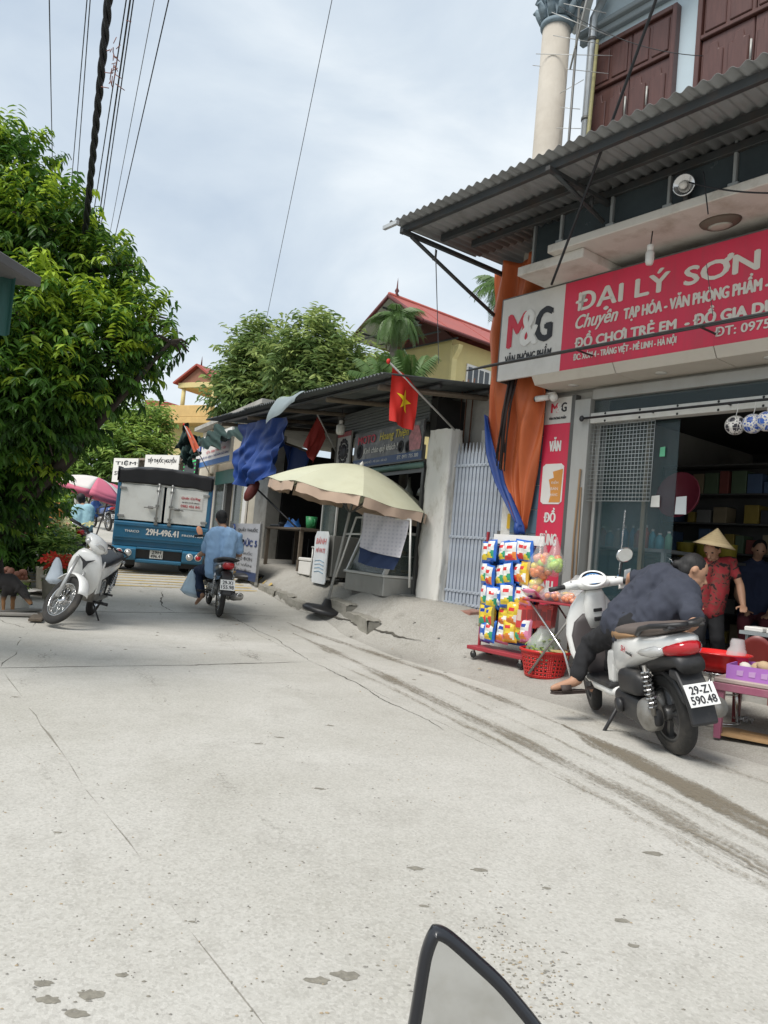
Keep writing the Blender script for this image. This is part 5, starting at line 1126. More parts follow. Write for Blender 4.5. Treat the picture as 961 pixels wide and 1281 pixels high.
def hand(wr, d, palm_n, side, k=1., curl=.5):
    """five fingers and a thumb; d = pointing direction, palm_n = palm normal"""
    wr, d, n = V(wr), V(d).normalized(), V(palm_n); n = (n-d*n.dot(d)).normalized(); s = d.cross(n)*side; C = []
    pc = wr+d*.045*k; C.append((wr, wr+d*.02*k, .024*k, .027*k))
    C.append((pc, (.040*k, .016*k, .046*k), axes_from(d, s)))
    for i, (o, L_) in enumerate(((-.028, .070), (-.0095, .080), (.0095, .075), (.027, .058))):
        a = wr+d*.083*k+s*o*k; dd = (d+s*o*2).normalized(); b = a+(dd*(1-.25*curl)+n*.45*curl)*L_*.45*k; e = b+(dd*(1-.8*curl)+n*1.1*curl).normalized()*L_*.5*k
        C += [(a-d*.02*k, a, .0105*k, .0100*k), (a, b, .0100*k, .0092*k), (b, e, .0092*k, .0075*k)]
    a = wr+d*.025*k-s*.030*k; b = a+(d*.6-s*.75+n*.2).normalized()*.042*k; e = b+(d*.95-s*.1+n*.4).normalized()*.032*k
    C += [(a, b, .014*k, .0115*k), (b, e, .0110*k, .0085*k)]; return C
M_skin = mat('skin_tan', (.42, .235, .15), .55, var=.06, spec=.35)
M_hair = mat('black_hair', (.010, .009, .009), .65, var=.4, scale=40, stretch=(1, 1, .3), bump=.4, bscale=90)
M_eye = mat('eye_dark', (.02, .015, .012), .2)
def person(label, base, J, shirt, trousers, voxel=.012, hair='short', group=None, sleeve=.6, k=1., dress=False, sandal=None, build=1.0, cls_wr=.007, tr_len=1., hairm=None, seed=1):
    b0 = V(base); t = thing('person', label, 'person', b0, 0, group); J = {q: V(p)-b0 if q not in ('face', 'chest') else V(p).normalized() for q, p in J.items()}
    side = (J['rsh']-J['lsh']).normalized(); spine = (J['neck']-J['hip']); chest = J['chest']; f = J['face']; H = J['head']; bd = build*k
    up = (H-J['neck']).normalized(); up = (up-f*up.dot(f)).normalized(); rt = f.cross(up)
    sk = [(H+up*.015*k, (.074*k, .094*k, .100*k), axes_from(up, rt)), (H-up*.055*k+f*.030*k, (.050*k, .055*k, .058*k), axes_from(up, rt)),
          (H+f*.088*k-up*.005*k, H+f*.108*k-up*.035*k, .008*k, .015*k), (H+f*.085*k-up*.068*k, H+f*.087*k-up*.071*k, .017*k, .017*k), (J['neck'], H-up*.04*k, .056*k, .050*k)]
    for s in (-1, 1): sk.append((H+rt*s*.078*k-f*.005*k-up*.005*k, (.010*k, .020*k, .030*k), axes_from(up, rt)))
    tw = .085*bd
    for s in (-1, 1): sk += [(J['hip']+side*s*tw*.7, J['hip']+spine*.82+side*s*tw, .095*bd, .098*bd)]
    sk.append((J['lsh'], J['rsh'], .055*bd, .055*bd)); sk.append((J['hip']+spine*.9, J['neck']+spine*.02, .075*bd, .058*bd))
    for a in 'lr':
        sh, el, wr = J[a+'sh'], J[a+'el'], J[a+'wr']; sk += [(sh, el, .048*bd, .038*k), (el, el.lerp(wr, .35), .039*k, .040*k), (el.lerp(wr, .35), wr, .040*k, .026*k)]
        hd = J.get(a+'hd', (wr-el)); sk += hand(wr, hd, J.get(a+'pn', V((0, 0, -1))+chest*.3), 1 if a == 'r' else -1, k)
        hp, kn, an, to = J[a+'hip'], J[a+'kn'], J[a+'an'], J[a+'to']
        sk += [(hp, kn, .075*bd, .052*k), (kn, kn.lerp(an, .35), .052*k, .053*k), (kn.lerp(an, .35), an, .052*k, .036*k), (an, to, .037*k, .026*k), (an, an-(to-an)*.25, .037*k, .032*k), (to, to+(to-an).normalized()*.03*k, .028*k, .020*k)]
    remesh('body', sk, min(voxel, .0085) if voxel < .013 else voxel, M_skin, t, 3)
    for s in (-1, 1): MB().ell((0, 0, 0), .013*k, .008*k, .008*k, 8, M=Tr(*(H+f*.083*k+rt*s*.031*k+up*.008*k)) @ axes_from(up, rt).to_4x4()).build('eye', M_eye, t)
    c = []
    for s in (-1, 1): c += [(J['hip']+side*s*tw*.75-spine*(.02 if dress else .12), J['hip']+spine*.45+side*s*tw,   .122*bd, .116*bd), (J['hip']+spine*.45+side*s*tw, J['hip']+spine*.84+side*s*tw*1.05, .114*bd, .108*bd), (J['hip']+spine*.85+side*s*.02, J['neck']-spine*.02+side*s*.03, .085*bd, .064*bd)]
    c.append((J['lsh'], J['rsh'], .066*bd, .066*bd))
    for a in 'lr': c.append((J[a+'sh'], J[a+'sh'].lerp(J[a+'el'], sleeve),   .060*bd, .056*bd if sleeve < .9 else .046*bd))
    if sleeve >= .95:
        for a in 'lr': c.append((J[a+'el'], J[a+'el'].lerp(J[a+'wr'], .85), .046*bd, .038*bd))
    remesh('shirt', c, voxel*1.1, shirt, t, 5, cls_wr, seed)
    c = [(J['hip']+side*s*tw*.6, J['hip']+spine*.02+side*s*tw*.6, .098*bd, .092*bd) for s in (-1, 1)]
    if dress:
        c += [(J['hip'], (J['lkn']+J['rkn'])/2, .14*bd, .19*bd)]
    for a in 'lr':
        hp, kn, an = J[a+'hip'], J[a+'kn'], J[a+'an']; c += [(J['hip']*.6+hp*.4, hp, .095*bd, .090*bd), (hp, kn, .090*bd, .068*k), (kn, kn.lerp(an, .92*tr_len), .069*k, .056*k)]
    remesh('trousers', c, voxel*1.1, trousers, t, 4, cls_wr*.8, seed+5)
    hc = []
    if hair:
        hc = [(H+up*.032*k-f*.020*k, (.080*k, .095*k, .092*k), axes_from(up, rt)), (H-f*.050*k-up*.02*k, (.066*k, .050*k, .065*k), axes_from(up, rt))]
        if hair == 'bun': hc += [(H-f*.10*k+up*.0*k, H-f*.12*k-up*.01*k, .036*k, .030*k), (H-f*.05*k+up*.03*k, H-f*.09*k, .055*k, .04*k)]
        if hair == 'long': hc += [(H-f*.05*k, J['neck']-f*.05*k, .07*k, .05*k)]
        remesh('hair', hc, .011, hairm or M_hair, t, 2, .004, 9)
    if sandal:
        for a in 'lr':
            an, to = J[a+'an'], J[a+'to']; d = (to-an); d.z *= .25; d = d.normalized(); u = V((0, 0, 1)); u = (u-d*u.dot(d)).normalized(); s = d.cross(u); c0 = an-u*.060*k-d*.06*k
            pts = [(-.02, -.03), (.06, -.036), (.17, -.045), (.23, -.035), (.245, 0), (.23, .035), (.17, .045), (.06, .036), (-.02, .03), (-.035, 0)]
            B = MB(); o_ = [c0+d*x*k+s*y*k for x, y in pts]; B.add(o_+[p-u*.022*k for p in o_], [tuple(range(10)), tuple(range(19, 9, -1))]+[(i, (i+1) % 10, (i+1) % 10+10, i+10) for i in range(10)])
            sd = B.build('sandal', sandal, t, bevel=.005); m_ = c0+d*.15*k+u*.045*k
            MB().grid(lambda q, w_: c0+d*(.10+.08*w_)*k+s*(.05*cos(PI*q))*k+u*(.058*sin(PI*q)*(1-.2*w_))*k, 8, 2).build('strap', sandal, sd, solid=.006)
    return t

# ================================================================ motorbikes
M_wp = mat('white_paint', (.80, .80, .78), .22, var=.03, coat=.5, dirt=(.42, .39, .34), dscale=3, damt=.25)
M_tyre = mat('tyre_rubber', (.022, .021, .02), .8, var=.25, dirt=(.12, .105, .085), dscale=6, damt=.4, bump=.15, bscale=60)
M_blk = mat('black_plastic_worn', (.022, .022, .024), .5, var=.25, dirt=(.10, .09, .075), dscale=6, damt=.35)
M_eng = mat('engine_metal', (.30, .29, .27), .45, .6, var=.25, dirt=(.13, .10, .07), dscale=7, damt=.6)
M_chr = mat('chrome', (.62, .62, .62), .15, .9, var=.05)
M_redl = mat('red_lens', (.42, .012, .018), .12, coat=.5); M_clear = mat('clear_lens', (.55, .55, .54), .08, .3, coat=.5); M_amb = mat('amber_lens', (.6, .2, .03), .2)
M_mirror = mat('mirror_glass', (.75, .77, .78), .02, 1., var=.0)
M_plate = mat('plate_white', (.72, .72, .70), .4, var=.03)
def wheel(par, r, tw, x, z, spokes, nm='wheel', disc=True, rimm=None, nsp=5, M=None):
    """wheel in the xz plane about (x, 0, z)"""
    w_ = thing(nm, None, None); w_.parent = par
    w_.matrix_local = (M or Mx.Identity(4)) @ Tr(x, 0, z); R90 = Ro(PI/2, 'X')
    MB().lathe([(r-.085, -tw*.42), (r-.05, -tw*.5), (r-.018, -tw*.42), (r, -tw*.15), (r, tw*.15), (r-.018, tw*.42), (r-.05, tw*.5), (r-.085, tw*.42), (r-.085, -tw*.42)], 40, M=R90, cap=False).build('tyre', M_tyre, w_)
    B = MB().lathe([(r-.105, -tw*.38), (r-.078, -tw*.40), (r-.083, -tw*.2), (r-.083, tw*.2), (r-.078, tw*.40), (r-.105, tw*.38), (r-.095, 0), (r-.105, -tw*.38)], 36, M=R90, cap=False)
    B.lathe([(.0, -tw*.6), (.035, -tw*.6), (.05, -tw*.4), (.05, tw*.4), (.035, tw*.6), (0, tw*.6)], 16, M=R90)
    if spokes == 'cast':
        for i in range(nsp):
            a = 2*PI*i/nsp; p = [(cos(a+e)*q, sin(a+e)*q) for q, e in ((.04, -.35), (r-.09, -.10), (r-.09, .10), (.04, .35))]; B.prism(p, -.014, .014, 'xz')
    else:
        for i in range(18):
            a = 2*PI*i/18; s = (-1)**i; B.tube([(.045*cos(a+.5*s), tw*.35*s, .045*sin(a+.5*s)), ((r-.09)*cos(a), 0, (r-.09)*sin(a))], .0032, 4)
    B.build('rim', rimm or M_chr, w_); return w_
def secloft(secs, n=20, p=2.6):
    """loft along x from sections (x, zc, hz, hy): superellipses in the yz plane"""
    R = []
    for x, zc, hz, hy in secs:
        R.append([(x, hy*math.copysign(abs(cos(2*PI*k/n))**(2/p), cos(2*PI*k/n)), zc+hz*math.copysign(abs(sin(2*PI*k/n))**(2/p), sin(2*PI*k/n))) for k in range(n)])
    return MB().loft(R)
def vloft(secs, n=20, p=2.4):
    """loft along z from sections (z, xc, hx, hy)"""
    R = []
    for z, xc, hx, hy in secs:
        R.append([(xc+hx*math.copysign(abs(cos(2*PI*k/n))**(2/p), cos(2*PI*k/n)), hy*math.copysign(abs(sin(2*PI*k/n))**(2/p), sin(2*PI*k/n)), z) for k in range(n)])
    return MB().loft(R)
def place_bike(t, rear, front, lean):
    d = V(front)-V(rear); hd = math.atan2(d.y, d.x); pt = math.atan2(d.z, d.xy.length)
    t.matrix_world = Tr(*rear) @ Ro(hd, 'Z') @ Ro(-pt, 'Y') @ Ro(lean, 'X')
def number_plate(par, l1, l2, M, w_=.19, h_=.14):
    pl_ = MB().box(-w_/2, w_/2, 0, .004, 0, h_, M=M).build('number_plate', M_plate, par, bevel=.001)
    for s_, z in ((l1, h_*.54), (l2, h_*.1)):
        text('lettering', s_, (-w_*(.36 if s_ == l1 else .43), z, w_*(.36 if s_ == l1 else .43), z+h_*.36), M_prk, pl_, y=0, bold=.035, M=M @ Tr(0, -.002, 0))
    return pl_

# ---------------------------------------------------------------- the white scooter outside the shop
sc_ = thing('motor_scooter', 'white motor scooter with brown seat parked on its stand before the shop', 'scooter')
rearp = gp(846, 946); frontp = gp(750, 893)
dd_ = (frontp-rearp); dd_.z = 0; frontp = rearp+dd_.normalized()*1.304; frontp.z = gz(frontp.x, frontp.y)+.016; rearp.z = gz(rearp.x, rearp.y)+.016
place_bike(sc_, rearp, frontp, rad(-12))
RR, FR, WB = .268, .275, 1.304
M_sil = mat('alloy_grey', (.10, .10, .10), .4, .6)
wheel(sc_, RR, .10, 0, RR, 'cast', rimm=M_sil); st_ax = Tr(WB, 0, FR) @ Ro(rad(-14), 'Z') @ Tr(-WB, 0, -FR)
wheel(sc_, FR, .085, WB, FR, 'cast', rimm=M_sil, M=st_ax)
body = secloft([(.66, .50, .10, .075), (.60, .545, .155, .10), (.46, .60, .165, .135), (.28, .645, .13, .155), (.08, .685, .10, .165), (-.08, .715, .082, .16), (-.20, .745, .066, .138), (-.28, .768, .045, .10), (-.325, .785, .018, .055)], 24, 3).build('rear_body', M_wp, sc_)
for s in (-1, 1):
    text('lettering', 'SH', (-.0, 0, .07, .045), M_prr, body, y=0, shear=.4, bold=.03, M=Tr(.28, s*.168, .655) @ Ro(PI if s > 0 else 0, 'Z') @ Ro(rad(-7 if s < 0 else 7), 'Y')); text('lettering', 'mode', (.08, 0, .17, .026), M_prk, body, y=0, bold=.02, M=Tr(.28, s*.169, .657) @ Ro(PI if s > 0 else 0, 'Z') @ Ro(rad(-7 if s < 0 else 7), 'Y'))
M_seat = mat('seat_grey_brown', (.13, .105, .092), .6, var=.12, bump=.1); M_seatb = mat('seat_tan', (.30, .175, .085), .6, var=.1)
secloft([(.60, .73, .035, .075), (.52, .745, .05, .115), (.34, .775, .046, .145), (.12, .80, .044, .15), (-.06, .825, .045, .145), (-.18, .845, .036, .12), (-.24, .85, .015, .08)], 22, 3).build('seat', M_seat, sc_)
secloft([(.645, .70, .02, .06), (.61, .715, .05, .095), (.50, .735, .052, .128), (.38, .742, .042, .150), (.22, .762, .022, .158), (.1, .775, .01, .155)], 22, 3).build('seat_flank', M_seatb, sc_)
B = MB()
for s in (-1, 1): B.tube([(.02, s*.155, .80), (-.07, s*.175, .845), (-.20, s*.17, .875), (-.30, s*.13, .885), (-.35, s*.05, .885), (-.35, 0, .885)], .017, 8)
B.build('grab_rail', M_blk, sc_)
B = MB().prism([(-.26, .845), (-.35, .86), (-.34, .885), (-.25, .875)], -.12, .12, 'xz'); B.build('rail_plate', M_blk, sc_, bevel=.01)
secloft([(-.17, .715, .045, .130), (-.26, .725, .05, .122), (-.32, .735, .048, .09), (-.36, .74, .03, .05)], 20, 2.6).build('tail_lamp', M_redl, sc_)
for s in (-1, 1): MB().tube([(.08, s*.150, .672), (-.02, s*.158, .685), (-.12, s*.148, .70), (-.19, s*.125, .715), (-.23, s*.11, .72)], [.006, .022, .034, .036, .02], 12).build('turn_signal', M_clear, sc_)
secloft([(.18, .56, .05, .10), (-.03, .60, .06, .115), (-.16, .64, .055, .11), (-.28, .66, .05, .095), (-.345, .63, .05, .085)], 18, 3).build('under_tail', M_blk, sc_)
B = MB().loft([[(x+nx*w_*0, y, z) for y, z, x in row] for row in ()]) if False else MB()
fp = [(-.20, .60), (-.28, .60), (-.355, .50), (-.40, .40), (-.425, .29), (-.40, .28), (-.37, .38), (-.335, .47), (-.28, .53), (-.19, .545)]
MB().prism(fp, -.085, .085, 'xz').build('rear_fender', M_blk, sc_, bevel=.02, seg=2)
MB().prism([(.10, .54), (-.06, .565), (-.19, .53), (-.285, .44), (-.30, .38), (-.27, .40), (-.18, .49), (-.05, .53), (.1, .50)], -.06, .06, 'xz').build('hugger', M_blk, sc_, bevel=.01)
number_plate(sc_, '29-Z1', '590.48', Tr(-.452, 0, .41) @ Ro(-PI/2, 'Z') @ Ro(rad(-30), 'X'))
# engine, air box and belt case on the left side
B = secloft([(.50, .29, .05, .03), (.44, .285, .085, .05), (.30, .27, .095, .055), (.12, .265, .09, .055), (.0, .268, .085, .05), (-.08, .268, .05, .03)], 20, 3)
for i, v in enumerate(B.v): B.v[i] = (v[0], v[1]+.125, v[2])
B.build('belt_case', M_blk, sc_)
B = secloft([(.37, .44, .05, .04), (.33, .44, .085, .065), (.12, .455, .085, .065), (.04, .45, .06, .05)], 20, 3.4)
for i, v in enumerate(B.v): B.v[i] = (v[0], v[1]+.125, v[2])
B.build('air_box', M_blk, sc_)
MB().lathe([(.0, .05), (.045, .05), (.095, .025), (.11, 0), (.11, -.06)], 20, M=Tr(.03, .15, .27) @ Ro(-PI/2, 'X')).build('gear_case', M_eng, sc_)
MB().lathe([(.05, 0), (.05, .03), (.0, .035)], 14, M=Tr(.36, .175, .27) @ Ro(-PI/2, 'X')).build('crank_cover', M_blk, sc_)
B = MB().tube([(.40, 0, .30), (.05, 0, .30)], .10, 10).tube([(.62, .0, .34), (.30, 0, .42)], .06, 8); B.build('engine', M_eng, sc_)
B = MB()
for i in range(60):
    t0, t1_ = i/60, (i+1)/60; ang = lambda q: 2*PI*9*q; pnt = lambda q: (-.075+.05*q+.028*cos(ang(q)), .155+.028*sin(ang(q)), .335+.24*q); B.tube([pnt(t0), pnt(t1_)], .0075, 5, cap=False)
B.build('shock_spring', M_chr, sc_); MB().tube([(-.08, .155, .29), (-.02, .155, .60)], .016, 8).build('shock_absorber', M_eng, sc_)
MB().tube([(.35, -.13, .22), (.1, -.16, .24), (-.05, -.17, .28), (-.28, -.17, .34)], [.025, .03, .06, .065], 12).build('exhaust', M_eng, sc_)
# floorboard, front shield
MB().prism([(.60, .36), (.69, .36), (.68, .52), (.645, .60), (.52, .62), (.50, .55), (.56, .50)], -.115, .115, 'xz').build('seat_front_cover', M_wp, sc_, bevel=.02, seg=2)
M_inner = mat('inner_shield', (.065, .055, .055), .55, var=.12)
B = MB().box(.58, 1.02, -.155, .155, .325, .365); B.build('floorboard', M_blk, sc_, bevel=.015, seg=2)
secloft([(.52, .31, .04, .10), (.62, .30, .04, .15), (.9, .30, .04, .15), (1.04, .33, .05, .12)], 18, 3.4).build('floor_skirt', M_wp, sc_)
vloft([(.30, 1.03, .035, .13), (.40, 1.065, .05, .185), (.52, 1.11, .06, .22), (.66, 1.145, .07, .225), (.78, 1.15, .075, .205), (.88, 1.135, .07, .165), (.955, 1.115, .05, .11), (.99, 1.10, .03, .07)], 26, 2.6).build('front_shield', M_wp, sc_)
vloft([(.33, 1.005, .02, .105), (.42, 1.02, .03, .165), (.54, 1.055, .03, .20), (.66, 1.08, .03, .205), (.76, 1.085, .03, .17), (.82, 1.08, .02, .10)], 26, 2.8).build('inner_shield', M_inner, sc_)
vloft([(.70, 1.075, .035, .06), (.80, 1.065, .055, .085), (.90, 1.05, .06, .085), (.97, 1.035, .055, .075), (1.0, 1.03, .04, .06)], 20, 2.6).build('steering_neck', M_wp, sc_)
for z, hz in ((.845, .013), (.775, .016)): MB().box(.995, 1.012, -.035, .035, z-hz, z+hz).build('ignition_slot', M_black, sc_, bevel=.004)
sb_ = Tr(1.04, 0, .98) @ Ro(rad(-14), 'Z')
pod = secloft([(-.10, .07, .02, .07), (-.07, .075, .045, .12), (0, .08, .06, .135), (.07, .07, .065, .12), (.12, .05, .04, .07)], 24, 2.4)
pod.v = [tuple(sb_ @ V(v)) for v in pod.v]; pod.build('handlebar_cover', M_wp, sc_)
DM = sb_ @ Tr(-.045, 0, .108) @ Ro(rad(-32), 'Y')
MB().lathe([(.098, -.02), (.105, .006), (.095, .014), (.086, .008)], 28, M=DM, cap=False).build('gauge_ring', M_wp, sc_)
dsh = MB().lathe([(.0, .004), (.09, .004), (.09, -.01), (0, -.01)], 28, M=DM).build('gauge', mat('gauge_dark', (.010, .016, .035), .5, spec=.15), sc_)
MB().lathe([(.058, .0055), (.066, .0055)], 28, M=DM, cap=False).build('gauge_scale', mat('gauge_blue', (.10, .30, .65), .3), dsh)
for i in range(12):
    a = rad(-120)+rad(240)*i/11; MB().box(-.003, .003, .044, .056, .0050, .0056, M=DM @ Ro(a, 'Z')).build('gauge_mark', M_prw, dsh)
for s in (-1, 1):
    B = MB().tube([(-.01, s*.09, .075), (-.035, s*.17, .075), (-.055, s*.225, .07)], [.045, .038, .03], 10, M=sb_); B.build('bar_cover', M_wp, sc_)
    MB().tube([(-.055, s*.225, .07), (-.09, s*.345, .062)], .019, 10, M=sb_).build('grip', M_blk, sc_)
    MB().tube([(.0, s*.2, .06), (.0, s*.25, .055), (-.03, s*.34, .05)], .007, 6, M=sb_).build('brake_lever', M_chr, sc_)
    for q in range(3): MB().box(-.062-.02*0, -.05, s*(.165+.02*q), s*(.178+.02*q), .098-.012*q, .108-.012*q, M=sb_).build('switch', M_black, sc_)
B = MB().tube([(-.02, -.20, .09), (.0, -.23, .17), (.01, -.25, .225)], .008, 6, M=sb_); mr_ = B.build('mirror_stalk', M_blk, sc_)
mM = sb_ @ Tr(.0, -.27, .265) @ Ro(rad(82), 'Y') @ Ro(rad(-25), 'X')
MB().lathe([(.0, .04), (.045, .03), (.068, .0), (.066, -.008), (.0, -.004)], 24, M=mM @ Mx.Diagonal((.85, 1.15, 1, 1))).build('mirror_shell', M_chr, mr_)
MB().lathe([(.0, -.0055), (.060, -.0085)], 24, M=mM @ Mx.Diagonal((.85, 1.15, 1, 1)), cap=False).build('mirror_glass', M_mirror, mr_)
B = MB().prism([(1.13, .60), (1.44, .55), (1.60, .42), (1.585, .40), (1.43, .535), (1.30, .575), (1.05, .52), (1.02, .50)], -.055, .055, 'xz'); B.v = [tuple(st_ax @ V(v)) for v in B.v]; B.build('front_fender', M_wp, sc_, bevel=.02, seg=2)
for s in (-1, 1): MB().tube([(1.16, s*.065, .62), (WB, s*.065, FR)], .019, 8, M=st_ax).build('fork_leg', M_eng, sc_)
MB().ell((1.215, 0, .90), .02, .10, .06, 12).build('head_lamp', M_clear, sc_)
B = MB().tube([(.50, .12, .25), (.56, .24, .05), (.57, .265, .015)], .013, 8).tube([(.53, .23, .022), (.61, .28, .012)], [.022, .02], 8, ry=.4); B.build('side_stand', M_blk, sc_)
MB().ell((.66, -.02, .44), .09, .07, .07, 10).build('crimson_bag', mat('crimson_bag', (.22, .02, .05), .4, var=.3), sc_)

# ---------------------------------------------------------------- the man on the scooter
M_sl = mat('slate_shirt', (.038, .043, .062), .9, var=.14, scale=6, bump=.15, bscale=200, dirt=(.06, .065, .085), dscale=3, damt=.4); M_bk = mat('black_trousers', (.014, .014, .016), .9, var=.3)
P_ = lambda x, y, d: at(x, y, d)
J = dict(hip=P_(792, 778, 5.52), neck=P_(848, 727, 5.42), head=P_(866, 714, 5.40), lsh=P_(815, 722, 5.62), rsh=P_(862, 757, 5.24), lel=P_(790, 722, 5.74), rel=P_(868, 780, 5.10), lwr=P_(788, 745, 5.86), rwr=P_(854, 790, 5.16),
         lhip=P_(778, 787, 5.56), rhip=P_(792, 786, 5.42), lkn=P_(738, 806, 5.88), rkn=P_(775, 792, 6.02), lan=P_(718, 853, 5.80), ran=P_(760, 846, 6.05), lto=P_(697, 864, 5.72), rto=P_(744, 860, 6.1),
         face=(.90, -.22, -.42), chest=(.25, .9, -.35), rhd=(-.75, -.1, -.45), rpn=(0, .1, -1), lhd=(-.5, .6, -.2))
J['head'] = J['neck']+V((.105, .0, .080)); J['lto'] = J['lan']+V((-.135, -.03, -.045))
person('man in dark slate shirt and black trousers bending sideways on the white scooter', (J['hip'].x, J['hip'].y, J['hip'].z-.1), J, M_sl, M_bk, .011, 'bun', sandal=mat('brown_sandal', (.05, .035, .03), .7), build=1.20, cls_wr=.013, sleeve=.62, seed=3, tr_len=.86)
pc = thing('paper_slip', 'white paper slip and clear bag held beside the scooter handlebar', 'paper', P_(784, 733, 5.95))
MB().grid(lambda u, v: (-.06+.13*u, .0+.02*sin(u*4), -.03+.02*u+.035*v), 6, 3).build('slip', M_prw, pc, solid=.003); MB().grid(lambda u, v: (-.02+.05*u, .02, .03+.09*v+.02*u), 5, 5).build('clear_sleeve', mat('clear_plastic', (.55, .58, .6), .15, trans=.55), pc, solid=.002)

# ---------------------------------------------------------------- woman in the conical hat
M_flor = bpy.data.materials.new('floral_blouse'); M_flor.use_nodes = True; nt = M_flor.node_tree; N = nt.nodes; L = nt.links; b_ = N['Principled BSDF']; b_.inputs['Roughness'].default_value = .85
tcn = N.new('ShaderNodeTexCoord'); vn = N.new('ShaderNodeTexNoise'); vn.inputs['Scale'].default_value = 11; vn.inputs['Detail'].default_value = 2; vn.inputs['Distortion'].default_value = 1.2; L.new(tcn.outputs['Object'], vn.inputs['Vector'])
vr = N.new('ShaderNodeValToRGB'); vr.color_ramp.interpolation = 'CONSTANT'; vr.color_ramp.elements[0].color = (.03, .015, .015, 1); vr.color_ramp.elements[1].position = .50; vr.color_ramp.elements[1].color = (.30, .026, .032, 1); q = vr.color_ramp.elements.new(.43); q.color = (.20, .05, .04, 1)
L.new(vn.outputs['Fac'], vr.inputs[0]); L.new(vr.outputs[0], b_.inputs['Base Color'])
wd_ = 7.75
J = dict(hip=P_(884, 756, wd_), neck=P_(893, 702, wd_-.02), head=P_(891, 688, wd_-.06), lsh=P_(874, 706, wd_), rsh=P_(914, 704, wd_-.05), lel=P_(868, 732, wd_+.08), rel=P_(926, 732, wd_-.1), lwr=P_(872, 757, wd_-.02), rwr=P_(930, 759, wd_-.2),
         lhip=P_(876, 762, wd_), rhip=P_(894, 762, wd_), lkn=P_(873, 795, wd_-.06), rkn=P_(897, 797, wd_-.08), lan=P_(876, 822, wd_), ran=P_(900, 824, wd_), lto=P_(868, 828, wd_-.1), rto=P_(893, 830, wd_-.12), face=(-.55, -.6, -.45), chest=(-.5, -.8, -.1), rhd=(.05, -.1, -1), lhd=(-.1, -.1, -1))
wm = person('woman in red floral blouse and conical straw hat standing in the shop entrance', P_(886, 828, wd_), J, M_flor, M_bk, .012, 'bun', sandal=mat('dark_sandal', (.03, .025, .025), .7), build=.96, k=.97, sleeve=.55, seed=8)
M_straw = mat('palm_straw', (.60, .47, .27), .8, var=.1, scale=14, stretch=(1, 1, 4), bump=.2)
ht_ = thing('conical_hat', 'pale conical straw hat on the woman in the shop entrance', 'hat', P_(894, 681, wd_-.06), rot=(rad(4), rad(6), 0))
MB().lathe([(.005, .165), (.05, .118), (.10, .068), (.15, .020), (.205, -.018), (.200, -.020), (.145, .012), (.095, .058), (.045, .108), (.0, .15)], 32).build('cone', M_straw, ht_)
for k_ in range(9): r_ = .02+.0205*k_; MB().lathe([(r_, .151-(.0 if k_ == 0 else 0)-.0206*k_*.98+.002*0), (r_+.003, .150-.0206*k_*.98)], 28, cap=False).build('hoop', mat('straw_hoop', (.42, .31, .16), .8), ht_)
# shopkeeper inside
sd_ = 9.2
J = dict(hip=P_(944, 770, sd_), neck=P_(946, 703, sd_), head=P_(950, 688, sd_-.05), lsh=P_(927, 713, sd_), rsh=P_(966, 716, sd_-.1), lel=P_(922, 745, sd_), rel=P_(972, 748, sd_-.15), lwr=P_(934, 765, sd_-.25), rwr=P_(960, 770, sd_-.35), lhip=P_(934, 772, sd_), rhip=P_(954, 772, sd_),
         lkn=P_(930, 778, sd_-.4), rkn=P_(958, 780, sd_-.4), lan=P_(932, 818, sd_-.38), ran=P_(956, 820, sd_-.4), lto=P_(930, 824, sd_-.5), rto=P_(954, 826, sd_-.52), face=(-.3, -.9, -.25), chest=(0, -1, 0), rhd=(-.5, -.6, -.2), lhd=(.4, -.7, -.2))
person('seated shopkeeper in navy top in the dark inside the shop', P_(944, 824, sd_), J, mat('navy_top', (.022, .03, .065), .9, var=.2), mat('maroon_trousers', (.10, .018, .025), .9, var=.2), .016, 'short', sleeve=.5, seed=12)
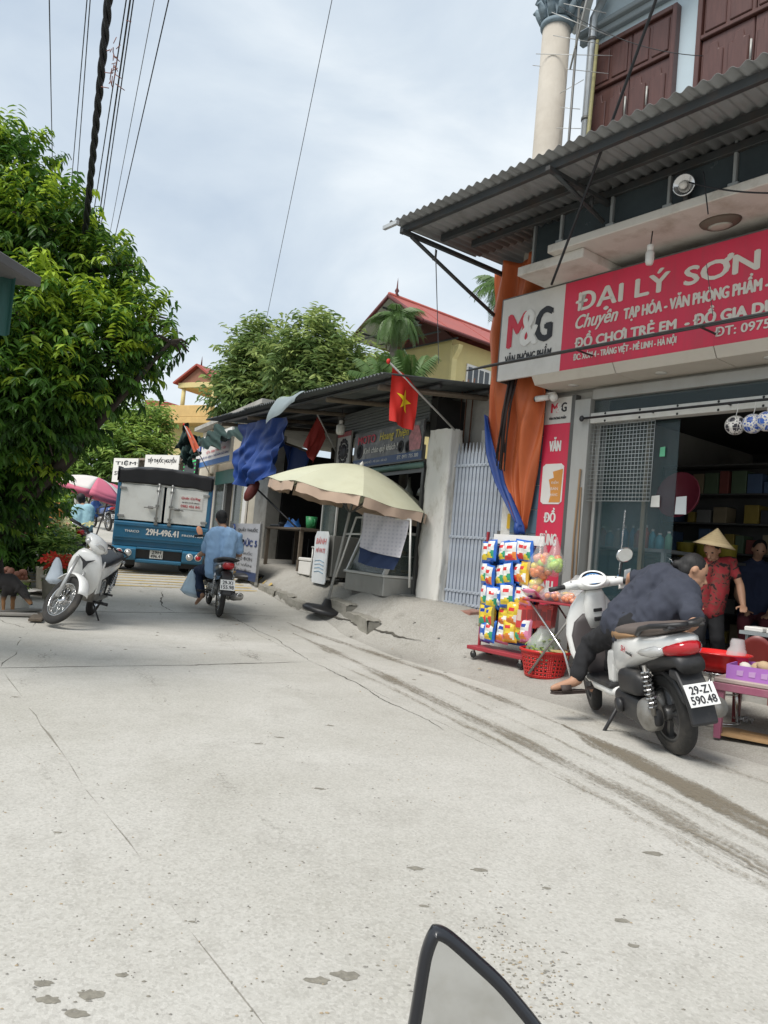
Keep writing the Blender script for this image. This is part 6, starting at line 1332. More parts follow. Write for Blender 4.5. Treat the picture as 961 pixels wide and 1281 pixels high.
# ================================================================ underbone motorbikes (the parked white one, the rider's and those further off)
def underbone(name, label, rear, front, lean, paint, steer=0, group=None, plate=None, stand=False, cat='motorbike', detail=True, basket=None, mirrors=False):
    t = thing(name, label, cat, (0, 0, 0), 0, group); R_ = .285; W_ = 1.22
    rear, front = V(rear), V(front); d = front-rear; d.z = 0; front = rear+d.normalized()*W_; front.z = gz(front.x, front.y)+.016; rear.z = gz(rear.x, rear.y)+.016
    place_bike(t, rear, front, lean)
    hx, hz, ax = .98, .96, V((-.42, 0, .91)).normalized()           # steering axis through the head tube
    SM = Tr(hx, 0, hz) @ Mx.Rotation(steer, 4, ax) @ Tr(-hx, 0, -hz)
    wheel(t, R_, .072, 0, R_, 'wire'); wheel(t, R_, .066, W_, R_, 'wire', M=SM)
    for s in (-1, 1): MB().tube([(1.01, s*.075, .74), (1.10, s*.085, .56), (W_, s*.085, R_)], [.02, .021, .025], 8, M=SM).build('fork_leg', M_eng if not stand else mat('fork_silver', (.5, .5, .49), .35, .5), t)
    # front fender over the wheel
    B = MB(); R2 = []
    for i in range(13):
        a = rad(35)+rad(120)*i/12; q = R_+.035; c = V((W_+q*cos(a), 0, R_+q*sin(a))); n = V((cos(a), 0, sin(a))); hw = .062+.012*sin(PI*i/12)
        R2.append([tuple(c+V((0, hw*cos(PI*k/8), 0))+n*(.035*sin(PI*k/8)-.03)) for k in range(9)])
    B.loft(R2, close=False, cap=False, M=SM); B.build('front_fender', paint, t, solid=.006)
    # leg shield and nose
    B = vloft([(.36, .86, .02, .10), (.42, .90, .03, .15), (.54, .95, .045, .185), (.66, 1.00, .055, .19), (.76, 1.03, .06, .17), (.84, 1.03, .06, .13), (.88, 1.02, .05, .09)], 24, 2.4); B.build('leg_shield', paint, t)
    MB().prism([(-.10, .80), (0, .755), (.10, .80), (.03, .735), (0, .65), (-.03, .735)], 0, .01, 'yz', M=Tr(1.092, 0, 0)).build('nose_intake', M_blk, t)
    for s in (-1, 1): MB().prism([(.87, .40), (.97, .70), (.93, .80), (.84, .62), (.74, .46), (.72, .40)], s*.155, s*.175, 'xz').build('side_wing', paint, t, bevel=.006)
    # headlight cowl and bars
    cw = secloft([(.89, .98, .03, .09), (.94, .99, .06, .13), (1.02, .975, .075, .145), (1.09, .95, .065, .115), (1.135, .925, .03, .06)], 22, 2.4); cw.v = [tuple(SM @ V(v)) for v in cw.v]; cw.build('headlight_cowl', paint, t)
    MB().ell((0, 0, 0), .03, .085, .05, 14, M=SM @ Tr(1.105, 0, .945) @ Ro(rad(25), 'Y')).build('head_lamp', M_clear, t)
    for s in (-1, 1):
        MB().ell((0, 0, 0), .04, .03, .035, 10, M=SM @ Tr(1.04, s*.13, .95)).build('turn_signal', M_clear if stand else M_amb, t)
        MB().tube([(.96, s*.09, 1.0), (.93, s*.2, 1.03), (.90, s*.25, 1.03)], .014, 8, M=SM).build('handlebar', M_blk, t); MB().tube([(.90, s*.25, 1.03), (.86, s*.36, 1.02)], .019, 8, M=SM).build('grip', M_blk, t)
        MB().tube([(.96, s*.24, 1.02), (.93, s*.36, 1.0)], .006, 6, M=SM).build('brake_lever', M_chr, t)
        if mirrors:
            q = MB().tube([(.92, s*.2, 1.04), (.94, s*.24, 1.14), (.94, s*.30, 1.2)], .007, 6, M=SM).build('mirror_stalk', M_blk, t); MB().lathe([(0, .03), (.05, .02), (.062, 0), (0, -.004)], 16, M=SM @ Tr(.94, s*.32, 1.22) @ Ro(PI/2, 'Y')).build('mirror_shell', M_blk, q)
    # body, seat, tail
    secloft([(.86, .56, .10, .05), (.66, .50, .09, .06), (.48, .54, .10, .075)], 18, 3).build('centre_body', M_blk, t)
    secloft([(.52, .57, .12, .08), (.36, .62, .115, .115), (.12, .665, .09, .13), (-.12, .70, .07, .12), (-.30, .735, .05, .09), (-.40, .76, .02, .05)], 20, 3).build('side_panel', paint, t)
    secloft([(.56, .68, .02, .07), (.50, .70, .04, .10), (.30, .735, .045, .125), (.0, .77, .045, .13), (-.20, .80, .04, .11), (-.28, .81, .015, .06)], 20, 3).build('seat', M_blk, t)
    B = MB().tube([(-.05, .12, .77), (-.28, .14, .81), (-.40, .06, .83), (-.40, -.06, .83), (-.28, -.14, .81), (-.05, -.12, .77)], .012, 6); B.build('grab_rail', M_blk, t)
    secloft([(-.28, .72, .045, .08), (-.36, .735, .05, .08), (-.42, .745, .03, .06)], 16, 2.6).build('tail_lamp', M_redl, t)
    for s in (-1, 1): MB().ell((-.33, s*.105, .715), .04, .02, .025, 8).build('turn_signal', M_clear, t)
    MB().prism([(-.15, .64), (-.33, .66), (-.46, .52), (-.52, .36), (-.49, .355), (-.42, .5), (-.30, .60), (-.15, .60)], -.065, .065, 'xz').build('rear_fender', M_blk, t, bevel=.015)
    if plate: number_plate(t, *plate, Tr(-.515, 0, .43) @ Ro(-PI/2, 'Z') @ Ro(rad(-22), 'X'))
    for s in (-1, 1):
        B = MB(); pn = lambda q: (.0-.08*q+.022*cos(2*PI*9*q), s*.12+.022*sin(2*PI*9*q), .30+.28*q)
        for i in range(54): B.tube([pn(i/54), pn((i+1)/54)], .006, 4, cap=False)
        B.tube([(0, s*.12, .28), (-.08, s*.12, .60)], .014, 8); B.build('shock_absorber', M_chr, t)
    B = MB().box(-.04, .50, .085, .115, .255, .315).box(-.04, .50, -.115, -.085, .255, .315); B.build('swing_arm', M_eng, t, bevel=.01)
    B = secloft([(.74, .33, .05, .06), (.62, .33, .08, .10), (.46, .33, .10, .13), (.34, .34, .07, .09)], 16, 3); B.build('engine', M_eng, t)
    B = MB().tube([(.72, -.06, .36), (.62, -.12, .22), (.3, -.15, .22), (.1, -.155, .26)], .022, 8).tube([(.1, -.155, .26), (-.05, -.165, .29), (-.50, -.17, .36)], [.03, .05, .052], 14); B.build('exhaust', M_eng if not stand else M_chr, t)
    MB().lathe([(.052, 0), (.03, .004), (.028, -.05)], 12, M=Tr(-.50, -.17, .36) @ Ro(rad(-98), 'Y')).build('exhaust_tip', M_chr, t)
    for s in (-1, 1): MB().tube([(.52, s*.10, .26), (.52, s*.24, .27)], .014, 6).tube([(.52, s*.17, .27), (.52, s*.27, .275)], .02, 6).build('foot_peg', M_blk, t); MB().tube([(.14, s*.11, .33), (.14, s*.21, .34)], .014, 6).build('foot_peg', M_blk, t)
    if stand: MB().tube([(.50, .10, .24), (.45, .24, .03), (.44, .255, .01)], .011, 6).build('side_stand', M_blk, t)
    return t
M_pblack = mat('black_paint', (.02, .02, .024), .3, coat=.4, dirt=(.12, .105, .08), dscale=4, damt=.4); M_pblue = mat('blue_paint', (.03, .09, .30), .3, coat=.4)
# white one parked at the left, nose to the camera, steering turned
fr = gp(73, 786); hw2 = V((-.10, .99, 0)).normalized()
wr = V((fr.x, fr.y, 0))+hw2*1.22
wv = underbone('parked_motorbike', 'white motorbike parked on its stand at the left roadside, steering turned', wr, fr, rad(-14), M_wp, steer=rad(48), stand=True)
bgx = thing('plastic_bag', 'pale grey plastic bag hanging on the parked white motorbike', 'bag', at(70, 716, 8.75))
def bagmesh(rx, ry, rz, seed): return MB().grid(lambda u, v: ((rx*cos(2*PI*u)*(.25+.75*sin(PI*min(1, v*.62+.38))))*(1+.22*NZ.noise((cos(2*PI*u)*2+seed, sin(2*PI*u)*2, v*3))), ry*sin(2*PI*u)*(.25+.75*sin(PI*min(1, v*.62+.38)))*(1+.2*NZ.noise((cos(2*PI*u)*2, sin(2*PI*u)*2+seed, v*3))), rz*(1-2*v)), 22, 12)
M_bagw = mat('bag_film', (.50, .56, .62), .3, var=.1, trans=.18); M_bagb = mat('bag_film_blue', (.50, .64, .74), .3, var=.1, trans=.12)
for q in ():
    pass
b = MB().grid(lambda u, v: ((.10+.05*(1-v))*0+(.015+.105*(1-v)**.8*min(1, .45+4*v))*cos(2*PI*u)*(1+.2*NZ.noise((cos(2*PI*u)*2, sin(2*PI*u)*2, v*3))), (.01+.07*(1-v)**.8*min(1, .45+4*v))*sin(2*PI*u)*(1+.2*NZ.noise((cos(2*PI*u), 3+sin(2*PI*u), v*3))), -.13+.30*v), 24, 14); b.build('sack', M_bagw, bgx)

# ---------------------------------------------------------------- rider
rr_ = gp(273, 773); ff_ = gp(243, 762)
dv = V((-.16, 1, 0)).normalized(); 
rb_ = underbone('ridden_motorbike', 'dusty black motorbike being ridden away behind the blue lorry', rr_, V((rr_.x, rr_.y, 0))+V((-.33, .94, 0)), rad(1), M_pblack, plate=('29-X1', '155.98'))
rd = rr_.y
J = dict(hip=P_(274, 708, rd+.34), neck=P_(280, 663, rd+.40), head=P_(277, 649, rd+.46), lsh=P_(264, 670, rd+.36), rsh=P_(297, 672, rd+.46), lel=P_(255, 692, rd+.46), rel=P_(300, 694, rd+.52), lwr=P_(250, 693, rd+.74), rwr=P_(284, 694, rd+.88),
         lhip=P_(267, 711, rd+.36), rhip=P_(281, 712, rd+.44), lkn=P_(247, 714, rd+.72), rkn=P_(272, 716, rd+.86), lan=P_(252, 746, rd+.50), ran=P_(278, 748, rd+.6), lto=P_(246, 754, rd+.62), rto=P_(272, 754, rd+.72), face=(-.45, .85, -.15), chest=(-.3, .95, .1), lhd=(-.2, .9, 0), rhd=(-.2, .9, 0))
person('rider in light blue shirt and navy trousers on the black motorbike', J['hip']-V((0, 0, .15)), J, mat('light_blue_shirt', (.30, .47, .70), .85, var=.08, scale=5), mat('navy_trousers', (.014, .026, .06), .9, var=.25), .013, 'short', sleeve=.75, build=1.05, seed=31, cls_wr=.012)
rbag = thing('plastic_bag', 'light blue plastic bag hanging from the ridden black motorbike', 'bag', at(240, 731, rd+.62))
b = MB().grid(lambda u, v: ((.02+.15*(1-v)**.8*min(1, .45+4*v))*cos(2*PI*u)*(1+.2*NZ.noise((cos(2*PI*u)*2, sin(2*PI*u)*2, v*3))), (.02+.11*(1-v)**.8*min(1, .45+4*v))*sin(2*PI*u)*(1+.2*NZ.noise((cos(2*PI*u), 3+sin(2*PI*u), v*3))), -.17+.36*v+.03*sin(4*u)), 24, 14); b.build('sack', M_bagb, rbag)

# ---------------------------------------------------------------- blue lorry
lp = at(197, 712, 14.6); lz = gz(lp.x, lp.y)+.016
lo = thing('cargo_lorry', 'small blue lorry seen from behind with grey doors and black tarpaulin top', 'lorry', (lp.x, lp.y, lz), rad(17.5))
slope = math.atan2(gz(lp.x-.9, lp.y+3)-gz(lp.x, lp.y), 3.1); lo.rotation_euler = (slope, 0, rad(17.5))
M_lb = mat('lorry_blue', (.018, .13, .24), .4, var=.08, coat=.2, dirt=(.10, .16, .19), dscale=2, damt=.3); M_ld = mat('lorry_door', (.72, .73, .70), .5, .0, var=.06, dirt=(.54, .52, .48), dscale=2.5, damt=.5)
M_lt = mat('black_tarp', (.010, .010, .012), .6, var=.3, scale=3)
HW = .86
MB().box(-HW, HW, .10, 3.0, .62, .70).build('bed', M_lb, lo, bevel=.01)
for s in (-1, 1):
    MB().box(s*HW-.03 if s > 0 else -HW, HW if s > 0 else -HW+.03, .05, 3.0, .70, 1.72).build('side_wall', M_lb, lo, bevel=.005)
MB().box(-HW, HW, 2.95, 3.0, .70, 1.72).build('front_wall', M_lb, lo)
tl = MB().prism([(0.0, .60), (0, .95), (.05, .97), (.06, .60)], -HW, HW, 'yz').build('tailgate', M_lb, lo, bevel=.012)
MB().box(-HW+.02, HW-.02, -.015, .0, .66, .68).build('tailgate_rib', M_lb, tl); MB().box(-HW+.02, HW-.02, -.015, .0, .89, .905).build('tailgate_rib', M_lb, tl)
text('lettering', '29H-496.41', (-.28, .735, .32, .86), M_prw, tl, y=-.012, bold=.05); text('lettering', 'THACO', (-.66, .765, -.40, .81), M_prw, tl, y=-.012, bold=.04); text('lettering', 'FRONTIER', (.38, .765, .78, .805), M_prw, tl, y=-.012, bold=.04)
MB().ell((.70, -.01, .90), .055, .012, .10, 14, M=Tr(.70, 0, .90) @ Ro(rad(-25), 'Y') @ Tr(-.70, 0, -.90)).build('round_sticker', mat('sticker_orange', (.62, .30, .18), .5), tl)
for s in (-1, 1):
    x0, x1 = (-.80, -.022) if s < 0 else (.022, .80)
    dr = MB().box(x0, x1, .02, .05, .99, 1.66).build('rear_door', M_ld, lo, bevel=.008)
    for x in ((-.22, .12) if False else ((x1-.10,) if s < 0 else (x0+.10,))):
        MB().tube([(x, -.01, .95), (x, -.01, 1.72)], .016, 8).build('lock_bar', mat('galv_bar', (.36, .36, .35), .4, .6), dr)
        for z in (.96, 1.06, 1.3, 1.58, 1.68): MB().box(x-.035, x+.035, -.025, .012, z-.022, z+.022).build('bracket', mat('galv_dark', (.22, .22, .21), .5, .5), dr, bevel=.004)
        MB().tube([(x, -.03, 1.28), (x-s*-.0+.0, -.04, 1.27), (x+s*.24, -.035, 1.25)], .010, 6).build('handle', _mats['galv_dark'], dr); MB().box(x+s*.12-.05, x+s*.12+.05, -.02, .0, 1.235, 1.285).build('latch', _mats['galv_dark'], dr, bevel=.004)
    for z in (1.06, 1.58): MB().box(s*.80-.10 if s > 0 else -.80-.02, s*.80+.02 if s > 0 else -.80+.10, .0, .016, z-.022, z+.022).build('hinge', _mats['galv_bar'], dr, bevel=.003)
stk = MB().box(.26, .70, .012, .018, 1.29, 1.54).build('sticker', M_prw, lo); text('lettering', 'Quân Cường', (.30, 1.465, .66, 1.525), M_prr, stk, y=.009, shear=.25, bold=.03); text('lettering', 'NHẬN CHỞ HÀNG', (.32, 1.40, .64, 1.435), M_prk, stk, y=.009, bold=.02); text('lettering', '0982 456 841', (.30, 1.32, .66, 1.37), M_prr, stk, y=.009, bold=.02)
for s in (-1, 1): MB().box(s*.83-.032, s*.83+.032, .015, .08, .97, 1.74).build('corner_post', M_lb, lo, bevel=.008)
MB().box(-.80, .80, .02, .06, 1.665, 1.70).build('top_rail', M_ld, lo)
def tarp(u, v):
    if v < .35: x = -HW+2*HW*u; return (x, .02-.012*abs(sin(u*11)), 1.70+(v/.35)*(.25+.06*sin(PI*u)-.02*abs(sin(u*17)))+.02*NZ.noise((u*7, v*5, 1))-.05*abs(u-.5))
    y = (v-.35)/.65*3.0; return (-HW+2*HW*u, y, 1.95+.06*sin(PI*u)-.025*abs(u-.5)+.02*sin(y*6)*sin(PI*u)+.02*NZ.noise((u*5, y, 1))-.02*abs(sin(u*17))*(v < .5))
MB().grid(tarp, 40, 26).build('tarpaulin_top', M_lt, lo, solid=.012)
for s in (-1, 1): MB().grid(lambda u, v: (s*(HW+.012+.015*sin(u*14)), u*3.0, 1.70+.27*v), 30, 3).build('tarpaulin_side', M_lt, lo, solid=.012)
MB().prism([(.02, .24), (-.05, .28), (-.06, .46), (.02, .50)], -HW, -.42, 'yz').prism([(.02, .24), (-.05, .28), (-.06, .46), (.02, .50)], .42, HW, 'yz').prism([(.02, .20), (-.04, .22), (-.04, .27), (.02, .28)], -.42, .42, 'yz').prism([(.02, .46), (-.04, .46), (-.04, .5), (.02, .5)], -.42, .42, 'yz').build('bumper', M_lb, lo, bevel=.008)
MB().box(-HW, HW, .03, .12, .50, .62).build('rear_beam', M_lb, lo, bevel=.01); MB().box(-.42, .42, .03, .06, .26, .5).build('plate_recess', M_black, lo)
number_plate(lo, '29H', '496.41', Tr(-.05, -.0, .30), .24, .165)
for s in (-1, 1):
    for x, m_ in ((.72, M_redl), (.56, M_clear)):
        q = MB().lathe([(.065, 0), (.065, .02), (.055, .025)], 18, M=Tr(s*x, -.058, .385) @ Ro(PI/2, 'X'), cap=False).build('lamp_ring', M_ld, lo); MB().lathe([(.058, 0), (.052, .018), (.0, .026)], 18, M=Tr(s*x, -.058, .385) @ Ro(PI/2, 'X')).build('rear_lamp', m_, q)
def lwheel(x, y):
    q = MB().lathe([(.17, -.09), (.26, -.10), (.30, -.08), (.32, -.03), (.32, .03), (.30, .08), (.26, .10), (.17, .09)], 28, M=Tr(x, y, .32) @ Ro(PI/2, 'Y')).build('wheel', M_tyre, lo); MB().lathe([(.0, -.06), (.16, -.08), (.17, -.085), (.17, .085), (.16, .08), (0, .06)], 20, M=Tr(x, y, .32) @ Ro(PI/2, 'Y')).build('rim', M_ld, q)
for x in (-.74, -.52, .52, .74): lwheel(x, .75)
for x in (-.70, .70): lwheel(x, 3.6)
MB().box(-.4, .4, .1, 4.2, .42, .60).build('chassis', M_black, lo)
for s in (-1, 1): MB().box(s*.62-.2, s*.62+.2, .30, .32, .12, .6).build('mud_flap', M_black, lo)
cb = secloft([(3.05, 1.05, .50, .80), (3.5, 1.10, .62, .82), (4.1, 1.08, .62, .82), (4.45, .98, .50, .80), (4.6, .80, .28, .78)], 24, 6); cb.v = [(-v[1], v[0], v[2]) for v in cb.v]; cb = cb.build('cab', M_lb, lo)
MB().box(-.7, .7, 4.30, 4.52, 1.15, 1.45, M=Tr(0, .02, 0)).build('windscreen', _mats['dark_pane'], cb, bevel=.03)

# ---------------------------------------------------------------- dog at the left edge
dg = gp(9, 769); DB = V((dg.x, dg.y, gz(dg.x, dg.y)+.016)); dt = thing('dog', 'black and tan dog with lowered head at the left roadside', 'dog', DB, rad(-20))
M_dog = bpy.data.materials.new('dog_coat'); M_dog.use_nodes = True; nt = M_dog.node_tree; N = nt.nodes; L = nt.links; b_ = N['Principled BSDF']; b_.inputs['Roughness'].default_value = .8
tcn = N.new('ShaderNodeTexCoord'); sx_ = N.new('ShaderNodeSeparateXYZ'); L.new(tcn.outputs['Object'], sx_.inputs[0]); vr = N.new('ShaderNodeValToRGB'); vr.color_ramp.elements[0].color = (.30, .15, .06, 1); vr.color_ramp.elements[0].position = .15; vr.color_ramp.elements[1].color = (.018, .015, .014, 1); vr.color_ramp.elements[1].position = .21; L.new(sx_.outputs[2], vr.inputs[0]); L.new(vr.outputs[0], b_.inputs['Base Color'])
dc = [((-.02, 0, .37), (-.28, 0, .36), .105, .085), ((-.28, 0, .36), (-.48, 0, .38), .085, .085), ((.0, 0, .36), (.02, 0, .30), .10, .085), ((.02, 0, .38), (.17, 0, .31), .075, .055), ((.17, 0, .30), (.25, 0, .235), .058, .045), ((.25, 0, .23), (.33, 0, .155), .036, .024),
      ((-.52, 0, .40), (-.66, 0, .30), .022, .016), ((-.66, 0, .30), (-.74, 0, .33), .016, .009)]
for s in (-1, 1):
    dc += [((.0, s*.065, .30), (-.01, s*.07, .16), .042, .026), ((-.01, s*.07, .16), (.005, s*.07, .03), .024, .020), ((.005, s*.07, .025), (.045, s*.07, .018), .022, .018),
           ((-.46, s*.065, .34), (-.40, s*.08, .22), .062, .036), ((-.40, s*.08, .22), (-.50, s*.08, .12), .032, .022), ((-.50, s*.08, .12), (-.47, s*.08, .025), .021, .018), ((-.47, s*.08, .022), (-.42, s*.08, .018), .021, .017),
           ((.18, s*.045, .335), (.155, s*.075, .26), .022, .010)]
remesh('body', dc, .010, M_dog, dt, 3, .003)
for s in (-1, 1): MB().ell((.265, s*.034, .255), .009, .006, .009, 8).build('eye', M_eye, dt)
MB().ell((.345, 0, .145), .014, .016, .012, 8).build('nose', M_black, dt)

# ---------------------------------------------------------------- people and bikes further down on the left
c0 = at(103, 690, 14.6); cz = gz(c0.x, c0.y)
underbone('stopped_motorbike', 'dark motorbike under the man in the cyan shirt', (c0.x+.05, c0.y-.30, 0), (c0.x-.35, c0.y+.85, 0), 0, M_pblack)
J = dict(hip=P_(104, 656, 14.7), neck=P_(104, 634, 14.75), head=P_(102, 625, 14.8), lsh=P_(94, 638, 14.7), rsh=P_(114, 637, 14.8), lel=P_(91, 649, 14.85), rel=P_(117, 648, 14.95), lwr=P_(92, 652, 15.1), rwr=P_(108, 652, 15.25),
         lhip=P_(100, 659, 14.75), rhip=P_(108, 659, 14.8), lkn=P_(92, 664, 15.05), rkn=P_(108, 664, 15.15), lan=P_(94, 684, 14.9), ran=P_(110, 684, 15.0), lto=P_(92, 688, 15.05), rto=P_(108, 688, 15.1), face=(-.35, .93, 0), chest=(-.3, .95, 0), lhd=(-.2, .9, -.1), rhd=(-.2, .9, -.1))
person('man in cyan shirt seated on a motorbike by the pink parasol', J['hip']-V((0, 0, .1)), J, mat('cyan_shirt', (.30, .50, .58), .85, var=.08), M_bk, .016, 'short', seed=41, sleeve=.55)
J = dict(hip=P_(64, 662, 12.6), neck=P_(66, 632, 12.6), head=P_(64, 622, 12.55), lsh=P_(59, 637, 12.6), rsh=P_(73, 636, 12.6), lel=P_(56, 650, 12.6), rel=P_(78, 646, 12.55), lwr=P_(60, 658, 12.5), rwr=P_(86, 655, 12.5),
         lhip=P_(60, 664, 12.6), rhip=P_(68, 664, 12.6), lkn=P_(60, 690, 12.55), rkn=P_(68, 690, 12.55), lan=P_(61, 712, 12.6), ran=P_(69, 712, 12.6), lto=P_(61, 716, 12.5), rto=P_(70, 716, 12.5), face=(.5, .2, -.3), chest=(.6, -.5, 0), rhd=(.8, 0, -.3), lhd=(.2, -.4, -.9))
person('woman in orange top and long navy skirt bending over the flowers', (J['hip'].x, J['hip'].y, gz(J['hip'].x, J['hip'].y)), J, mat('orange_top', (.40, .16, .04), .85, var=.2), mat('navy_skirt', (.014, .028, .085), .9, var=.2), .015, 'bun', dress=True, seed=45, sleeve=.5)
q = at(126, 655, 24); underbone('parked_motorbike', 'blue motorbike parked far down the lane behind the lorry', (q.x+.3, q.y-.1, 0), (q.x-.5, q.y+.8, 0), rad(-8), M_pblue, plate=('29-H1', '402.11'))
# pink parasols
def parasol(name, label, p, r, h, cols, tilt=(0, 0)):
    t = thing(name, label, 'parasol', p, 0, 'parasols over the roadside stalls'); t.rotation_euler = (tilt[0], tilt[1], .3)
    MB().tube([(0, 0, 0), (0, 0, h)], .02, 8).build('pole', M_alud, t); MB().lathe([(.2, 0), (.2, .05), (.03, .08)], 14).build('base', M_conc, t)
    for s_ in range(8):
        f = lambda u, v: (r*(.02+.98*v)*cos(2*PI*(s_+u)/8), r*(.02+.98*v)*sin(2*PI*(s_+u)/8), h-.36*r*v**1.6-.03*sin(PI*u)*v)
        MB().grid(f, 6, 7).build('canopy_panel', cols[s_ % len(cols)], t, solid=.004)
        MB().grid(lambda u, v: (f(u, 1)[0], f(u, 1)[1], f(u, 1)[2]-.13*r*v), 6, 1).build('valance', cols[0], t, solid=.004)
    return t
M_pink = mat('parasol_pink', (.56, .14, .21), .8, var=.08); M_pw = mat('parasol_white', (.62, .58, .55), .8, var=.06)
p = at(92, 690, 16.5); g = gz(p.x, p.y); parasol('stall_parasol', 'pink and white striped parasol on the left of the lane', (p.x-.1, p.y, g), .88, at(80, 590, 16.5).z-g, [M_pink, M_pw, M_pw], (0, rad(14)))
p = at(116, 680, 19); g = gz(p.x, p.y); parasol('stall_parasol', 'plain pink parasol partly behind the striped one', (p.x, p.y, g), .95, at(104, 600, 19).z-g, [M_pink], (0, rad(12)))
# flower tubs, crates and buckets on the left
def tub(name, label, px, py, d, r, h, m, cat='tub', group=None, sq=False):
    p = at(px, py, d); t = thing(name, label, cat, (p.x, p.y, gz(p.x, p.y)), random.random(), group)
    if sq: MB().prism([(-r, -r*.7), (r, -r*.7), (r, r*.7), (-r, r*.7)], 0, h, 'xy').build('tub', m, t, bevel=.02)
    else: MB().lathe([(0, 0), (r*.8, 0), (r, h*.9), (r*1.06, h*.9), (r*1.06, h), (r*.94, h), (r*.85, h*.8), (0, h*.78)], 20).build('tub', m, t)
    return t
M_tub = mat('cement_tub', (.46, .43, .35), .9, var=.12, dirt=(.26, .24, .18), dscale=4, damt=.6)
def bush(par, r, h, n, size, m, seed, z0=0, tone=.5):
    rng = np.random.default_rng(seed); A = leaf_arrays(rng, [(0, 0, z0+h*.5, r, h*.5)], n, 6, size, droop=.2, tonef=tone); o = inst(leaf_mesh('foliage', A, m), 'foliage', par); o['kind'] = 'stuff'
M_bloom = mat('scarlet_petal', (.62, .045, .02), .6, var=.25, scale=20)
def blooms(par, r, z, n, seed, m=M_bloom):
    rnd = random.Random(seed)
    for i in range(n):
        B = MB()
        for k in range(6):
            a = k*PI/3; B.add([(0, 0, 0), (.05*cos(a-.45), .05*sin(a-.45), .03), (.085*cos(a), .085*sin(a), .02), (.05*cos(a+.45), .05*sin(a+.45), .03)], [(0, 1, 2, 3)])
        a = rnd.random()*6.3; q = r*math.sqrt(rnd.random()); B.build('flower', m, par, solid=.004, loc=(q*cos(a), q*sin(a), z+rnd.uniform(-.08, .10)), rot=(rnd.uniform(-.9, .9), rnd.uniform(-.9, .9), 0))
t = tub('flower_tub', 'wide cement tub of scarlet flowers behind the parked white motorbike', 77, 703, 10.9, .24, .34, M_tub, group='flower tubs by the lane'); bush(t, .22, .3, 50, .08, M_leafg, 5, .28, .3); blooms(t, .24, .52, 34, 2)
t = tub('flower_tub', 'narrow cement tub with leafy stems left of the scarlet flowers', 62, 702, 11.4, .17, .40, M_tub, group='flower tubs by the lane'); bush(t, .20, .7, 80, .11, M_leafg, 6, .35, .3)
t = tub('flower_tub', 'leafy tub of pale yellow flowers behind the scarlet ones', 86, 690, 12.2, .2, .36, M_tub, group='flower tubs by the lane'); bush(t, .24, .6, 80, .10, M_leafg, 7, .35, .5); blooms(t, .3, .95, 12, 4, mat('cream_petal', (.62, .60, .34), .6))
t = tub('seedling_box', 'pale box of bright green seedlings at the left roadside', 20, 718, 9.6, .17, .20, mat('foam_box', (.56, .54, .48), .8), 'box', sq=True); bush(t, .15, .2, 60, .05, M_leafg, 8, .2, .95)
t = tub('vegetable_basket', 'woven basket heaped with reddish vegetables at the left roadside', 17, 700, 10.6, .24, .28, mat('pale_wicker', (.42, .34, .22), .85, var=.3, scale=25), 'basket')
rnd = random.Random(2)
for i in range(22): MB().ell((0, 0, 0), .05, .045, .05, 7).build('vegetable', mat('reddish_root', (.32, .14, .09), .7, var=.3, scale=10), t, loc=(rnd.uniform(-.17, .17), rnd.uniform(-.17, .17), .27+rnd.random()*.12))
tbl = at(40, 700, 12.8); t = thing('stall_table', 'dark wooden stall table of goods under the longan tree', 'table', (tbl.x, tbl.y, gz(tbl.x, tbl.y)), .3)
MB().box(-.6, .5, -.35, .35, .68, .72).build('table_top', M_woodk, t, bevel=.005); MB().box(-.6, .5, -.33, .33, .25, .28).build('shelf', M_woodk, t)
for x in (-.55, .45):
    for y in (-.3, .3): MB().box(x-.03, x+.03, y-.03, y+.03, 0, .68).build('leg', M_woodk, t)
for i in range(7):
    q = thing('goods_pack', ('first', 'second', 'third', 'fourth', 'fifth', 'sixth', 'seventh')[i]+' small pack from the left on the dark stall table', 'pack', (tbl.x-.45+.13*i, tbl.y+.1-.04*i, gz(tbl.x, tbl.y)+.72), .3, 'packs on the stall table'); MB().box(-.05, .05, -.05, .05, 0, .12+.05*(i % 3)).build('pack', mat('pack_%d' % (i % 3), ((.4, .14, .10), (.5, .46, .40), (.22, .15, .09))[i % 3], .7), q, bevel=.008)
q = thing('white_bucket', 'small white bucket on the lower shelf of the dark stall table', 'bucket', (tbl.x+.2, tbl.y-.1, gz(tbl.x, tbl.y)+.28), 0); MB().lathe([(0, 0), (.09, 0), (.11, .22), (.10, .22), (.085, .02)], 14).build('bucket', M_prw, q)
for i, (px, py, d, lb) in enumerate(((8, 752, 8.9, 'split grey board lying behind the dog'), (22, 738, 9.3, 'pale board lying askew behind the dog'), (50, 752, 8.9, 'dark plank lying on the ground by the parked white motorbike'))):
    p = at(px, py, d); t = thing('plank', lb, 'plank', (p.x, p.y, gz(p.x, p.y)+.03), .5+i*.7); MB().box(-.35, .35, -.07, .07, 0, .03).build('board', M_woodk if i == 2 else mat('grey_board', (.30, .28, .25), .9, var=.25, stretch=(1, 8, 1)), t, bevel=.005)
p = at(47, 712, 11.2); t = thing('white_sheet', 'crumpled white plastic sheet on the ground by the stall', 'sheet', (p.x, p.y, gz(p.x, p.y)+.02)); MB().grid(lambda u, v: (-.5+u, -.2+.4*v, .05+.05*NZ.noise((u*5, v*5, 2))), 16, 8).build('sheet', M_prw, t, solid=.004)
# ================================================================ shop goods
RED_P = mat('red_plastic', (.52, .018, .015), .3, var=.06)
